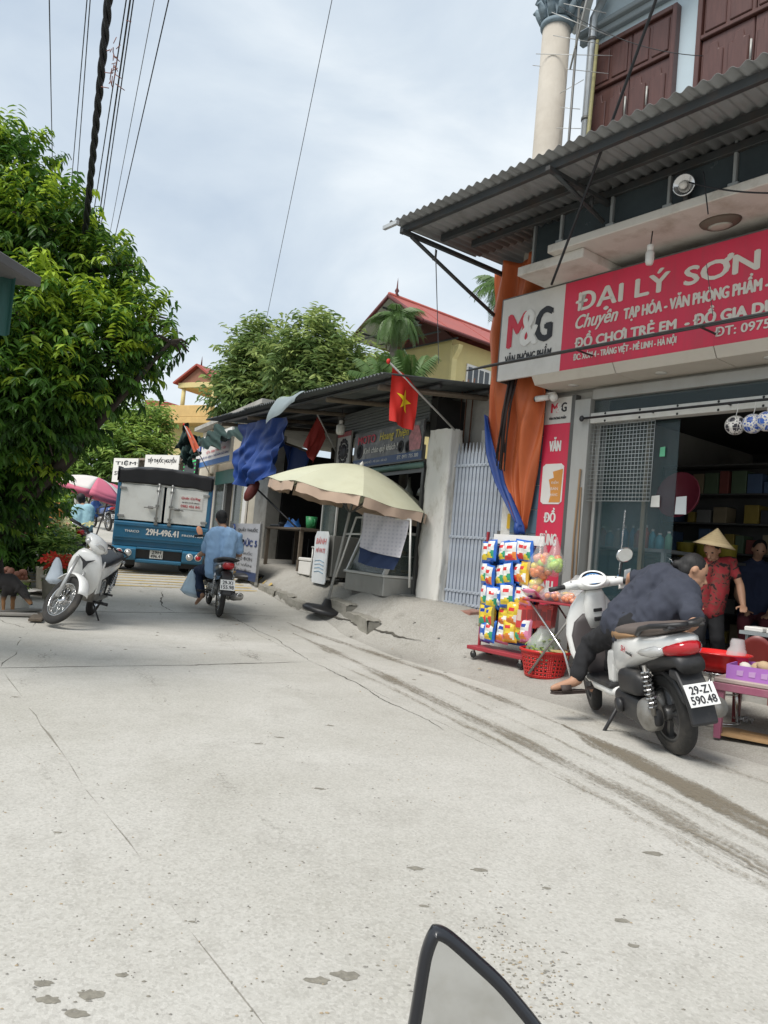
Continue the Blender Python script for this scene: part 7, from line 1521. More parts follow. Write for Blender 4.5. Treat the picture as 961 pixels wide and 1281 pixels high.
# wire mesh panel in the window
wx = fthing(S, 'wire_mesh_panel', 'square white wire mesh panel hanging inside the left shop window', 'panel', .35, -.02, 1.91)
M_wire = mat('wire_white', (.46, .48, .47), .4, .3); wv_ = MB().tube([(0, 0, 0), (0, 0, .86)], .0032, 4).mesh('wire', [M_wire]); wh_ = MB().tube([(0, 0, 0), (.78, 0, 0)], .0032, 4).mesh('wire', [M_wire])
for i in range(20): inst(wv_, 'wire', wx, loc=(i*.041, 0, 0))
for i in range(22): inst(wh_, 'wire', wx, loc=(0, -.004, i*.041))
for n_, lb, px, py, col, s_ in (('price_card', 'small white card hanging at the lower corner of the wire mesh', 820, 627, (.6, .6, .56), (.05, .06)), ('green_tag', 'small green tag stuck on the glass beside the wire mesh', 829, 565, (.12, .42, .24), (.03, .05)), ('white_flyer', 'slanted white flyer stuck on the glass behind the riders', 852, 632, (.42, .45, .46), (.06, .09))):
    x, z = S.p(px, py, .07); t = fthing(S, n_, lb, 'card', x, .07, z); MB().prism([(-s_[0], -s_[1]), (s_[0], -s_[1]), (s_[0]*.9, s_[1]), (-s_[0]*.9, s_[1]*.9)], -.003, .003).build('card', mat(n_+'_m', col, .6), t)
x, z = S.p(782, 640, -.03); t = fthing(S, 'hanging_chain', 'thin pale chain hanging down from the wire mesh', 'chain', x, -.03, z)
lk = MB().tube([(.008*cos(a*PI/4), 0, .014*sin(a*PI/4)) for a in range(9)], .003, 4).mesh('link', [M_chr])
for i in range(32): inst(lk, 'link', t, loc=(-.003*i*.2, 0, -.024*i), rot=(0, 0, PI/2*(i % 2)))
MB().ell((-.02, 0, -.70), .02, .012, .05, 8).build('blue_tag', mat('tag_blue', (.10, .30, .60), .5), t)
t = fthing(S, 'bamboo_stick', 'thin brown stick leaning on the grey door jamb', 'stick', .33, -.13, .3); MB().tube([(.02, 0, 0), (-.03, .02, 1.2), (-.02, .03, 1.95)], .012, 6).build('stick', mat('stick_brown', (.24, .16, .09), .8, var=.2), t); 
t = fthing(S, 'bamboo_stick', 'second thinner stick leaning right of the brown stick', 'stick', .38, -.12, .3); MB().tube([(.02, 0, 0), (-.03, .02, 1.0), (-.05, .03, 1.75)], .009, 6).build('stick', _mats['stick_brown'], t)
# glass cabinet and shelves with goods behind the glass
M_cabf = mat('cabinet_alu', (.34, .37, .38), .4, .4)
cb = fthing(S, 'glass_cabinet', 'aluminium framed display cabinet of bottles behind the shop glass', 'cabinet', .02, .45, .385)
for x in (.0, 1.02):
    for y in (0, .5): MB().box(x-.02, x+.02, y-.02, y+.02, 0, 1.07).build('post', M_cabf, cb)
for z in (.08, .50, 1.05): MB().box(-.02, 1.04, -.02, .52, z-.018, z+.018).build('shelf', M_cabf, cb)
MB().box(0, 1.02, -.005, .0, .12, 1.02).build('front_pane', M_cglass, cb)
def bottle(name, label, x, y, z, h, r, col, grp, cat='bottle', kind=0):
    t = fthing(S, name, label, cat, x, y, z, grp); m = mat('goods_%02d%02d%02d' % tuple(int(c*99) for c in col), col, .4, var=.15)
    if kind == 0: MB().lathe([(0, 0), (r, 0), (r, h*.68), (r*.45, h*.84), (r*.4, h*.92), (0, h*.92)], 10).build('bottle', m, t); MB().lathe([(r*.46, h*.90), (r*.46, h), (0, h)], 8).build('cap', M_prw, t)
    else: MB().box(-r, r, -r*.6, r*.6, 0, h).build('carton', m, t, bevel=.004); MB().box(-r*.8, r*.8, -r*.62, -r*.6, h*.35, h*.75).build('label', M_prw, t)
    return t
ORD = ['first', 'second', 'third', 'fourth', 'fifth', 'sixth', 'seventh', 'eighth', 'ninth', 'tenth', 'eleventh', 'twelfth', 'thirteenth', 'fourteenth', 'fifteenth']
rnd = random.Random(17); cols = [(.42, .36, .06), (.05, .22, .42), (.40, .33, .26), (.10, .30, .20), (.30, .30, .32), (.45, .12, .08), (.06, .32, .42)]
i = 0; x = .05
while x < 1.0:
    r = rnd.uniform(.030, .048); bottle('bottle', ORD[i]+' bottle from the left on top of the display cabinet', .02+x, .60, 1.453, rnd.uniform(.16, .27), r, cols[rnd.randrange(7)], 'bottles on the cabinet'); x += 2*r+rnd.uniform(.005, .02); i += 1
x = .06; i = 0
while x < .98:
    r = rnd.uniform(.04, .055); bottle('carton', ORD[i]+' carton from the left on the middle shelf of the display cabinet', .02+x, .62, .904, rnd.uniform(.15, .25), r, cols[rnd.randrange(7)], 'cartons in the cabinet', 'carton', 1); i += 1; x += 2*r+rnd.uniform(.005, .02)
def shelf_unit(label, x0, x1, y, z0, n, dep=.35, lev=.38, m=None, drz=0):
    t = fthing(S, 'shelf_unit', label, 'shelf', x0, y, z0); w_ = x1-x0
    for a in (0, w_): MB().box(a-.02, a+.02, 0, dep, 0, n*lev).build('upright', M_dark, t)
    for k in range(n+1): MB().box(0, w_, 0, dep, k*lev-.01, k*lev+.01).build('shelf', M_dark, t)
    MB().box(0, w_, dep, dep+.02, 0, n*lev).build('back', M_dark, t)
    return t
M_dim = [mat('dim_%d' % i, c, .6, var=.2) for i, c in enumerate(((.20, .16, .10), (.06, .10, .18), (.18, .05, .04), (.08, .12, .07), (.15, .15, .14), (.22, .16, .03), (.03, .03, .035)))]
ORD = ['first', 'second', 'third', 'fourth', 'fifth', 'sixth', 'seventh', 'eighth', 'ninth', 'tenth', 'eleventh', 'twelfth', 'thirteenth', 'fourteenth', 'fifteenth']; DIMN = ['tan', 'navy', 'dull red', 'olive', 'grey', 'ochre', 'black']
for x0, x1, y, n, lb in ((-.35, 1.5, 2.6, 6, 'tall dark shelf of boxes behind the display cabinet'), (1.55, 3.4, 3.2, 6, 'tall dark shelf of boxes behind the woman in the conical hat'), (3.5, 5.2, 2.4, 6, 'tall dark shelf of boxes at the right inside the shop')):
    shelf_unit(lb, x0, x1, y, .39, n)
    for k in range(n):
        x = x0+.08; cnt = 0
        while x < x1-.15:
            w_ = rnd.uniform(.08, .2); h = rnd.uniform(.12, .32)
            if rnd.random() < .88:
                dq = rnd.randrange(7); cnt += 1; t = fthing(S, 'stock_box', DIMN[dq]+' stock box, '+ORD[cnt-1]+' from left on '+ORD[k]+' shelf up, '+('left' if x0 < 0 else 'middle' if x0 < 3 else 'right')+' shelf unit', 'box', x+w_/2, y+.12, .40+k*.38, 'stock on the dark shelves'); MB().box(-w_/2, w_/2, -.1, .15, 0, h).build('box', M_dim[dq], t, bevel=.006)
            x += w_+rnd.uniform(.01, .04)
t = fthing(S, 'yellow_tub_stack', 'yellow tubs on a shelf behind the woman in the hat', 'tub', .75, 1.5, 1.42)
MB().box(-.7, .5, -.1, .3, -.05, -.02).build('shelf', M_dark, t)
for i in range(3): MB().lathe([(0, 0), (.10, 0), (.11, .16), (.115, .17), (0, .175)], 16, M=Tr(-.1+.25*i, .05, 0)).build('tub', mat('tub_yellow', (.22, .18, .02), .5), t)
t = fthing(S, 'red_basin', 'dull red basin hanging inside behind the glass', 'basin', .95, .9, 2.05); MB().lathe([(0, 0), (.2, .0), (.26, .12), (.25, .12), (.19, .01)], 20, M=Ro(rad(80), 'X')).build('basin', mat('dull_red', (.20, .03, .05), .4), t)

# footballs hanging under the transom
phi = (1+5**.5)/2; ico = [V(q).normalized() for q in ((0, 1, phi), (0, 1, -phi), (0, -1, phi), (0, -1, -phi), (1, phi, 0), (1, -phi, 0), (-1, phi, 0), (-1, -phi, 0), (phi, 0, 1), (phi, 0, -1), (-phi, 0, 1), (-phi, 0, -1))]
def ballmesh(name, m1, m2, r):
    B = MB(); n, k = 22, 36
    for i in range(n):
        for j in range(k):
            q = []
            for a, c in ((i, j), (i, j+1), (i+1, j+1), (i+1, j)): th, ph_ = PI*a/n, 2*PI*c/k; q.append((r*sin(th)*cos(ph_), r*sin(th)*sin(ph_), r*cos(th)))
            c_ = V((sin(PI*(i+.5)/n)*cos(2*PI*(j+.5)/k), sin(PI*(i+.5)/n)*sin(2*PI*(j+.5)/k), cos(PI*(i+.5)/n))); d = sorted((c_.dot(v) for v in ico), reverse=True)
            B.add(q, [(0, 1, 2, 3)], 1 if d[0] > .93 or d[0]-d[1] < .035 else 0, True)
    return B
for i, (px, py, lb, c2_) in enumerate(((920, 532, 'white football with black patches in a net bag, leftmost of three', (.03, .03, .04)), (942, 530, 'white and blue football in a net bag, middle one of three', (.03, .10, .42)), (959, 527, 'white and blue football in a net bag, rightmost of three', (.04, .12, .45)))):
    x, z = S.p(px, py, -.16); t = fthing(S, 'football', lb, 'football', x, -.16, z, 'footballs hanging in the shop doorway')
    ballmesh('ball', 0, 0, .085).build('ball', [M_prw, mat('ball_dark_%d' % i, c2_, .4)], t, rot=(.5+i, .3*i, i*1.1))
    B = MB()
    for k in range(7): a = 2*PI*k/7; B.tube([(.088*sin(th)*cos(a), .088*sin(th)*sin(a), .088*cos(th)) for th in [PI*q/9 for q in range(10)]], .0018, 3)
    for th in (.8, 1.4, 2.0): B.tube([(.0885*sin(th)*cos(2*PI*k/16), .0885*sin(th)*sin(2*PI*k/16), .0885*cos(th)) for k in range(17)], .0018, 3)
    B.tube([(0, 0, .085), (0, .02, .135), (0, .03, 2.80-z)], .004, 4); B.build('net', M_prw, t)
# small fittings
x, z = S.p(690, 496, -.12); t = fthing(S, 'security_camera', 'small white security camera above the upright banner', 'camera', x, -.12, z)
MB().box(-.09, .05, -.02, .03, .0, .05).build('bracket', M_prw, t, bevel=.01); MB().tube([(-.02, -.02, -.01), (-.16, -.08, -.03)], .035, 12).build('camera_body', M_prw, t); MB().tube([(-.155, -.078, -.03), (-.175, -.086, -.033)], .026, 12).build('lens', M_black, t); MB().ell((.05, -.02, -.02), .05, .05, .05, 12).build('dome', M_prw, t)
x, z = S.p(857, 233, -1.0); t = fthing(S, 'spot_lamp', 'round silver spot lamp clamped to the awning bracket', 'lamp', x, -1.0, z)
MB().lathe([(.0, -.05), (.05, -.045), (.085, .0), (.095, .05), (.085, .05), (.03, .0), (0, 0)], 20, M=Ro(rad(100), 'X') @ Ro(.3, 'Y')).build('reflector', M_chr, t); MB().ell((0, -.03, 0), .035, .035, .035, 10).build('bulb', M_prw, t); MB().box(-.02, .02, .02, .07, -.2, .02).build('clamp', M_steel, t)
x, z = S.p(902, 267, -.6); t = fthing(S, 'ceiling_lamp', 'oval dark rimmed ceiling lamp under the balcony slab', 'lamp', x, -.6, 4.345)
MB().lathe([(.0, -.05), (.10, -.045), (.14, -.02), (.15, 0), (0, 0)], 24, M=Mx.Diagonal((1.25, .9, 1, 1))).build('rim', mat('lamp_rust', (.12, .09, .07), .7, var=.3), t); MB().lathe([(0, -.058), (.06, -.055), (.09, -.045)], 20, M=Mx.Diagonal((1.25, .9, 1, 1))).build('glass', mat('lamp_glass', (.40, .38, .33), .4), t)

# ---------------------------------------------------------------- snack rack
rx0, _ = S.p(604, 740, -.78); rx1, _ = S.p(664, 740, -.78); zg = gz(*S.w((rx0+rx1)/2, -.78).xy)
rk = fthing(S, 'snack_rack', 'red wheeled display rack hung with bright snack bags by the shop door', 'rack', rx0, -.78, zg)
RW = rx1-rx0+.12
MB().box(-.02, RW, -.16, .16, .09, .13).build('base_tray', mat('rack_red', (.30, .03, .04), .5, var=.1), rk, bevel=.006)
for x in (.05, RW-.08):
    for y in (-.12, .12): MB().lathe([(.035, -.012), (.04, 0), (.035, .012)], 12, M=Tr(x, y, .04) @ Ro(PI/2, 'X')).build('caster', M_black, rk); MB().box(x-.012, x+.012, y-.012, y+.012, .05, .09).build('caster_fork', M_chr, rk)
for x in (.0, RW-.03): MB().box(x, x+.025, -.012, .012, .13, 1.36).build('upright', _mats['rack_red'], rk)
MB().box(.12, RW+.02, -.022, -.012, 1.24, 1.34).build('header_board', M_prw, rk)
MB().box(.02, RW-.03, .03, .034, .2, 1.24).build('back_sheet', mat('rack_blue', (.02, .09, .34), .6, var=.15), rk)
for k in range(5): MB().box(0, RW, -.018, .0, 1.215-.215*k, 1.225-.215*k).build('hook_rail', M_chr, rk)
def bagm(cols, w_, h, seed, th=.045):
    rnd = random.Random(seed); B = MB(); nu, nv = 10, 14; ph = rnd.random()*6; top = rnd.random()*.1
    for sgn in (-1, 1):
        f = lambda u, v: (w_*(u-.5)*(1-.10*math.sin(PI*v)), sgn*(th*(max(0, sin(PI*u))**.6)*(max(0, sin(PI*v))**.5)*(1+.25*NZ.noise((u*4+seed, v*5, 1)))), h*(v-.5))
        vs = [f(i/nu, j/nv) for j in range(nv+1) for i in range(nu+1)]
        for j in range(nv):
            for i in range(nu):
                u, v = (i+.5)/nu, (j+.5)/nv; m = 0
                if .12 < u < .88 and .12 < v < .9:
                    d = u+.55*v
                    m = 1 if v > .42+.25*(u-.5) else (2 if d < .85 else 3)
                    if (u-.48)**2/.055+(v-.70)**2/.008 < 1: m = 4
                B.add([vs[j*(nu+1)+i], vs[j*(nu+1)+i+1], vs[(j+1)*(nu+1)+i+1], vs[(j+1)*(nu+1)+i]], [(0, 1, 2, 3) if sgn < 0 else (3, 2, 1, 0)], m, True)
    return B
def pm(n, c): return mat('pack_'+n, c, .28, var=.05, coat=.3)
PK = {'blue': [pm('blue', (.02, .13, .52)), pm('white', (.72, .73, .70)), pm('yellow', (.70, .52, .04)), pm('green', (.03, .28, .14)), pm('red', (.58, .03, .03))],
      'bluered': [_mats['pack_blue'], _mats['pack_white'], _mats['pack_red'], pm('orange', (.68, .20, .03)), _mats['pack_red']],
      'deep': [pm('deep', (.015, .05, .30)), _mats['pack_blue'], _mats['pack_white'], _mats['pack_deep'], _mats['pack_white']],
      'yellow': [pm('gold', (.62, .36, .03)), _mats['pack_yellow'], _mats['pack_orange'], _mats['pack_white'], _mats['pack_red']],
      'mixed': [pm('olive', (.25, .20, .04)), _mats['pack_yellow'], _mats['pack_green'], _mats['pack_red'], _mats['pack_deep']],
      'pink': [pm('pink', (.62, .20, .32)), _mats['pack_white'], _mats['pack_orange'], _mats['pack_pink'], _mats['pack_deep']]}
protos = {k: [bagm(k, .16, .235, s_).mesh('snack_bag', v) for s_ in range(4)] for k, v in PK.items()}
rows = [('top', 690, ['blue', 'blue', 'blue', 'bluered', 'bluered', 'blue']), ('second', 719, ['blue', 'bluered', 'blue', 'blue', 'bluered', 'yellow']), ('third', 746, ['blue', 'blue', 'deep', 'blue', 'blue', 'pink']), ('fourth', 770, ['mixed', 'mixed', 'yellow', 'yellow']), ('bottom', 791, ['deep', 'blue', 'pink', 'yellow', 'mixed', 'pink'])]
CN = {'blue': 'blue and white', 'bluered': 'blue bag with red flash,', 'deep': 'deep blue', 'yellow': 'golden yellow', 'mixed': 'olive and yellow', 'pink': 'pink and white'}; ON = ['first', 'second', 'third', 'fourth', 'fifth', 'sixth']
rnd = random.Random(19)
for rn, py, ks in rows:
    for i, k in enumerate(ks):
        px = 608+(11.0 if len(ks) > 4 else 12.4)*i+(2 if rn == 'top' else -1)+rnd.uniform(-2, 2); x, z = S.p(px, py+rnd.uniform(-2, 2), -.83)
        lb = (CN[k] if k == 'bluered' else CN[k]+' snack bag')+' '+ON[i]+' from left in the '+rn+' row'
        o = inst(protos[k][(i+py) % 4], 'snack_bag', None, loc=S.w(x, -.83-.045*(i % 2), z), rot=(rad(rnd.uniform(-6, 8)), rad(rnd.uniform(-8, 8)), S.rz+rad(rnd.uniform(-24, 24)))); o.scale = (rnd.uniform(1.0, 1.2), 1.2, rnd.uniform(.95, 1.08))
        tag(o, lb, 'snack bag', 'snack bags on the rack')
redp = MB().box(-.028, .028, -.07, .07, -.115, .115).mesh('pack', [mat('red_wrapper', (.48, .03, .025), .3, var=.15, coat=.3)])
for i in range(7):
    x, z = S.p(652+6.2*i, 771, -.83); t = fthing(S, 'red_packet', ORD[i]+' glossy red packet from the left in the row on the rack', 'packet', x, -.82, z, 'red packets on the rack', rad(20)); inst(redp, 'packet', t, rot=(rad(rnd.uniform(-5, 5)), rad(rnd.uniform(-6, 6)), 0)); MB().box(-.022, .022, -.074, -.0705, -.04, .07).build('print', pm('paleprint', (.60, .45, .36)) if i == 0 else pm('darkred', (.25, .02, .02)), t)
# bags of plastic fruit
M_film = mat('clear_film', (.7, .72, .72), .12, trans=.78, spec=.7)
def fruitbag(label, px, py, y, n, cols, seed, r=.10, neck=.2):
    x, z = S.p(px, py, y); t = fthing(S, 'toy_fruit_bag', label, 'bag', x, y, z, 'net bags of toy fruit'); rnd = random.Random(seed)
    for i in range(n):
        a = rnd.random()*6.3; q = r*.65*math.sqrt(rnd.random()); h = rnd.uniform(-r, r*.9); c = cols[int((h+r)/(2*r)*len(cols)*.999)] if rnd.random() < .7 else cols[rnd.randrange(len(cols))]
        MB().ell((0, 0, 0), .042, .042, .038, 10).build('toy_fruit', c, t, loc=(q*cos(a), q*sin(a)*.7, h))
    MB().lathe([(.02, -r*1.25), (r*.8, -r*1.0), (r*1.15, -r*.3), (r*1.1, r*.4), (r*.6, r*1.2), (.02, r*1.2+neck), (.012, r*1.2+neck+.03)], 14, cap=False).build('film', M_film, t)
    return t
TF = {k: mat('toy_'+k, c, .3, var=.05, coat=.3) for k, c in dict(orange=(.75, .20, .02), yellow=(.78, .62, .05), lime=(.42, .62, .06), green=(.12, .50, .10), red=(.66, .06, .07), peach=(.75, .33, .22)).items()}
fruitbag('clear bag of orange and yellow toy fruit hanging at the right of the rack', 676, 708, -.86, 26, [TF['orange'], TF['orange'], TF['yellow'], TF['lime'], TF['peach']], 4, .115, .16)
fruitbag('clear bag of lime green toy fruit right of the orange bag', 694, 706, -.80, 22, [TF['orange'], TF['lime'], TF['lime'], TF['green']], 6, .10, .12)
fruitbag('clear bag of peach coloured toys below the orange bag', 671, 736, -.86, 14, [TF['peach'], TF['orange'], TF['yellow']], 8, .085, .05)
t0x, t0z = S.p(694, 752, -.9); g0 = gz(*S.w(t0x, -.9).xy)
ft = fthing(S, 'folding_table', 'low red topped folding table of snacks between rack and scooter', 'table', t0x, -.9, g0); tz = t0z-g0
MB().box(-.22, .55, -.22, .25, tz-.02, tz).build('table_top', mat('table_red', (.30, .03, .04), .4), ft, bevel=.004)
for y in (-.18, .2):
    MB().tube([(-.15, y, tz-.02), (.3, y, .28), (.42, y, .02)], .012, 8).build('leg', M_chr, ft); MB().tube([(.42, y, tz-.02), (.1, y, .3), (-.1, y, .02)], .012, 8).build('leg', M_eng, ft)
for i, (k, dx, dy, rz, lb) in enumerate((('pink', -.20, -.1, .3, 'pink and white pack lying at the left of the folding table'), ('pink', -.02, -.05, 1.0, 'second pink pack lying on the folding table'), ('yellow', .12, .08, .2, 'golden pack lying at the back of the folding table'), ('deep', .36, .02, .8, 'deep blue pack lying at the right end of the folding table'))):
    p = S.w(t0x+dx, -.9+dy, g0+tz+.045); o = inst(protos[k][0], 'snack_bag', None, loc=p, rot=(rad(72), 0, S.rz+rz)); tag(o, lb, 'snack bag', 'packs on the folding table')
for i, (dx, dy, lb) in enumerate(((.05, -.12, 'clear bag of orange sweets on the folding table edge'), (.26, -.1, 'clear bag of orange sweets beside the scooter grip'))):
    t = fthing(S, 'sweet_bag', lb, 'bag', t0x+dx, -.9+dy, g0+tz+.05); rnd = random.Random(i)
    for k in range(12): MB().ell((0, 0, 0), .03, .03, .025, 8).build('sweet', TF['orange' if k % 3 else 'peach'], t, loc=(rnd.uniform(-.09, .09), rnd.uniform(-.06, .06), rnd.uniform(-.02, .03)))
    MB().ell((0, 0, .01), .13, .10, .075, 14).build('film', M_film, t)
t = fthing(S, 'clear_bag', 'crumpled clear plastic bag on the folding table by the handlebar', 'bag', t0x+.22, -.78, g0+tz+.12); MB().grid(lambda u, v: ((.05+.11*sin(PI*v))*cos(2*PI*u)*(1+.3*NZ.noise((u*8, v*6, 1))), .09*sin(2*PI*u)*(1+.3*NZ.noise((v*6, u*8, 3))), -.11+.26*v), 20, 10).build('film', mat('milky_film', (.66, .68, .68), .2, trans=.5), t)
# red basket with vegetables
bk = gp(685, 850); bz_ = gz(bk.x, bk.y); bs = thing('plastic_basket', 'red perforated plastic basket with greens in front of the snack rack', 'basket', (bk.x+.0, bk.y+.18, bz_))
B = MB(); nu, nv = 64, 13; rr = lambda v: .185+.05*v
for j in range(nv):
    for i in range(nu):
        if 1 <= j < nv-2 and j % 2 == 1 and i % 2 == 0 and (i//2 % 8) != 0: continue
        q = [(rr(b_/nv)*cos(2*PI*a/nu), rr(b_/nv)*sin(2*PI*a/nu), .01+.235*b_/nv) for a, b_ in ((i, j), (i+1, j), (i+1, j+1), (i, j+1))]; B.add(q, [(0, 1, 2, 3)], 0, True)
B.build('wall', RED_P, bs, solid=.006); MB().lathe([(0, .0), (.187, 0), (.187, .014), (0, .014)], 32).build('base', RED_P, bs); MB().lathe([(.232, .235), (.25, .24), (.252, .262), (.236, .266), (.230, .25)], 40, cap=False).build('rim', RED_P, bs)
t = thing('vegetable_bag', 'milky plastic bag of green vegetables in the red basket', 'bag', (bk.x-.02, bk.y+.18, bz_+.2)); bush(t, .15, .22, 60, .07, M_leafg, 3, -.06, .9)
MB().grid(lambda u, v: ((.17*math.sin(PI*(.28+.66*v))**.8)*cos(2*PI*u)*(1+.2*NZ.noise((cos(6.28*u)*2, sin(6.28*u)*2, v*4))), (.16*math.sin(PI*(.28+.66*v))**.8)*sin(2*PI*u)*(1+.2*NZ.noise((cos(6.28*u)*2, sin(6.28*u)*2, v*4+3))), -.13+.42*v), 26, 12).build('film', mat('milky_bag', (.62, .66, .62), .25, trans=.55), t)
t = thing('yellow_pack', 'yellow paper pack lying in the red basket', 'pack', (bk.x+.10, bk.y+.06, bz_+.23)); MB().box(-.09, .09, -.04, .04, -.03, .05).build('pack', mat('pale_yellow', (.62, .50, .22), .6), t, bevel=.02, seg=2)
# red basin on a steel stool
bp2 = at(898, 838, 6.05); gs_ = gz(bp2.x, bp2.y); stl2 = thing('steel_stool', 'round chrome stool carrying the red basin', 'stool', (bp2.x, bp2.y, gs_)); sh_t = bp2.z-gs_-.01
MB().lathe([(0, sh_t-.02), (.165, sh_t-.02), (.17, sh_t-.005), (.16, sh_t), (0, sh_t)], 28).build('seat', M_chr, stl2)
for k in range(4): a = PI/4+k*PI/2; MB().tube([(.14*cos(a), .14*sin(a), sh_t-.02), (.17*cos(a), .17*sin(a), .02)], .012, 8).build('leg', M_chr, stl2)
MB().tube([(.18*cos(2*PI*k/28), .18*sin(2*PI*k/28), .012) for k in range(29)], .012, 8).build('foot_ring', M_chr, stl2); MB().tube([(.155*cos(2*PI*k/28), .155*sin(2*PI*k/28), sh_t*.6) for k in range(29)], .007, 6).build('brace_ring', M_chr, stl2)
t = thing('red_basin', 'bright red plastic basin standing on the chrome stool', 'basin', (bp2.x, bp2.y, bp2.z))
MB().lathe([(0, 0), (.175, 0), (.21, .05), (.225, .125), (.245, .13), (.247, .142), (.215, .142), (.20, .06), (.165, .012), (0, .012)], 36).build('basin', mat('bright_red', (.62, .02, .02), .25), t); MB().lathe([(0, .10), (.212, .10)], 24, cap=False).build('water', mat('pink_water', (.62, .16, .16), .1), t)
t2 = thing('clear_bag', 'small clear plastic bag at the rim of the red basin', 'bag', (bp2.x+.16, bp2.y+.04, bp2.z+.15)); MB().grid(lambda u, v: (.08*cos(2*PI*u)*(1-.5*v)*(1+.3*NZ.noise((u*7, v*5, 1))), .06*sin(2*PI*u), -.03+.13*v), 16, 6).build('film', _mats['milky_film'], t2)
# purple plastic table at the right edge
tp_ = at(972, 860, 5.45); gt_ = gz(tp_.x, tp_.y); pt = thing('plastic_table', 'faded mauve plastic table at the right edge beside the red basin', 'table', (tp_.x+.13, tp_.y+.12, gt_), rad(-38)); th_ = tp_.z-gt_+.02
M_mv = mat('mauve_plastic', (.32, .10, .16), .5, var=.12, dirt=(.38, .26, .26), dscale=5, damt=.4); M_top = mat('worn_top', (.42, .33, .30), .6, var=.2)
MB().box(-.42, .42, -.30, .30, th_-.035, th_).build('table_top', M_top, pt, bevel=.008); MB().box(-.425, .425, -.305, -.285, th_-.09, th_-.036).box(-.425, -.405, -.285, .285, th_-.09, th_-.036).build('apron', M_mv, pt, bevel=.004)
for x in (-.38, .38):
    for y in (-.26, .26): MB().loft([[(x-s_+.0, y-s_, z), (x+s_, y-s_, z), (x+s_, y+s_, z), (x-s_, y+s_, z)] for s_, z in ((.022, 0), (.032, th_-.04))], sm=False, M=None).build('leg', M_mv if x < 0 and y < 0 else mat('dark_red_leg', (.13, .012, .016), .5), pt)
M_lil = mat('lilac_carton', (.40, .16, .50), .6, var=.1)
pbx = thing('lilac_carton', 'open lilac printed carton on the mauve plastic table', 'carton', pt.location+V((-.02, .0, th_)), rad(-36)); 
MB().box(-.34, .34, -.24, -.23, 0, .10).box(-.34, .34, .23, .24, 0, .10).box(-.34, -.33, -.23, .23, 0, .10).box(.33, .34, -.23, .23, 0, .10).box(-.33, .33, -.23, .23, 0, .01).build('carton', M_lil, pbx)
for i in range(7): MB().prism([(-.27+i*.08, .03), (-.23+i*.08, .03), (-.225+i*.08, .07), (-.27+i*.08, .065)], -.2435, -.2405).build('print_mark', mat('lilac_print', (.50, .30, .55), .6), pbx)
rnd = random.Random(23)
for i in range(10): MB().ell((0, 0, 0), .05+.02*rnd.random(), .045, .04, 8).build('paper_scrap', mat('paper_scrap_%d' % (i % 2), ((.62, .58, .52), (.50, .36, .22))[i % 2], .8, var=.15), pbx, loc=(rnd.uniform(-.28, .28), rnd.uniform(-.18, .18), .07+.04*rnd.random()), rot=(rnd.random(), rnd.random(), rnd.random()))
cbp = gp(945, 930); t = thing('cardboard_sheet', 'flattened brown cardboard lying on the ground under the mauve table', 'cardboard', (cbp.x+.05, cbp.y+.1, gz(cbp.x, cbp.y)+.022), rad(-30))
MB().prism([(-.24, -.17), (.32, -.2), (.34, .17), (-.16, .19), (-.27, .10)], 0, .012, 'xy').build('sheet', mat('cardboard', (.34, .21, .10), .9, var=.12, scale=6), t); MB().box(-.1, .2, -.02, .1, .012, .02).build('flap', _mats['cardboard'], t)
t = thing('clear_wrapper', 'crumpled clear wrapper on the ground behind the mauve table leg', 'wrapper', (cbp.x+.12, cbp.y+.45, gz(cbp.x, cbp.y+.45)+.05)); MB().grid(lambda u, v: (.14*(u-.5), .10*(v-.5), .05*NZ.noise((u*6, v*6, 2))), 10, 8).build('film', _mats['milky_film'], t)
# ribbed dark red chair and little stands at the shop step
cp = S.p(926, 800, -.45); ch = fthing(S, 'plastic_chair', 'dark red ribbed plastic chair standing on the shop step', 'chair', cp[0]+.05, -.22, .14, drz=rad(200)); ch.scale = (.66, .66, .8)
M_dr = mat('dark_red_plastic', (.16, .022, .018), .4, var=.12)
MB().box(-.19, .19, -.19, .19, .36, .385).build('seat', M_dr, ch, bevel=.008)
for x in (-.17, .17):
    for y in (-.17, .17): MB().box(x-.018, x+.018, y-.018, y+.018, 0, .36).build('leg', M_dr, ch)
MB().grid(lambda u, v: (-.17+.34*u, .17+.05*v, .39+.36*v*(1-.25*(2*u-1)**2)), 10, 6).build('backrest', M_dr, ch, solid=.012)
for i in range(6): MB().tube([(-.15, .165+.008*i, .43+.05*i), (.15, .165+.008*i, .43+.05*i)], .012, 6).build('rib', M_dr, ch)
for i, (px, py, lb) in enumerate(((944, 790, 'small stand of white trays in the shop doorway, upper one'), (952, 812, 'low stand of white trays at the shop doorway edge'))):
    x, z = S.p(px, py, -.1); t = fthing(S, 'tray_stand', lb, 'stand', x+.15, -.05, .385); h = z-.385
    MB().box(-.25, .35, -.12, .15, max(.05, h-.03), max(.08, h)).build('board', M_cabf, t)
    for k in range(3): MB().box(-.22+.19*k, -.06+.19*k, -.1, .1, max(.08, h), max(.08, h)+.04).build('tray', M_prw, t, bevel=.008)
    for a in (-.23, .33): MB().box(a-.012, a+.012, -.02, .02, 0, max(.05, h-.03)).build('leg', M_cabf, t)
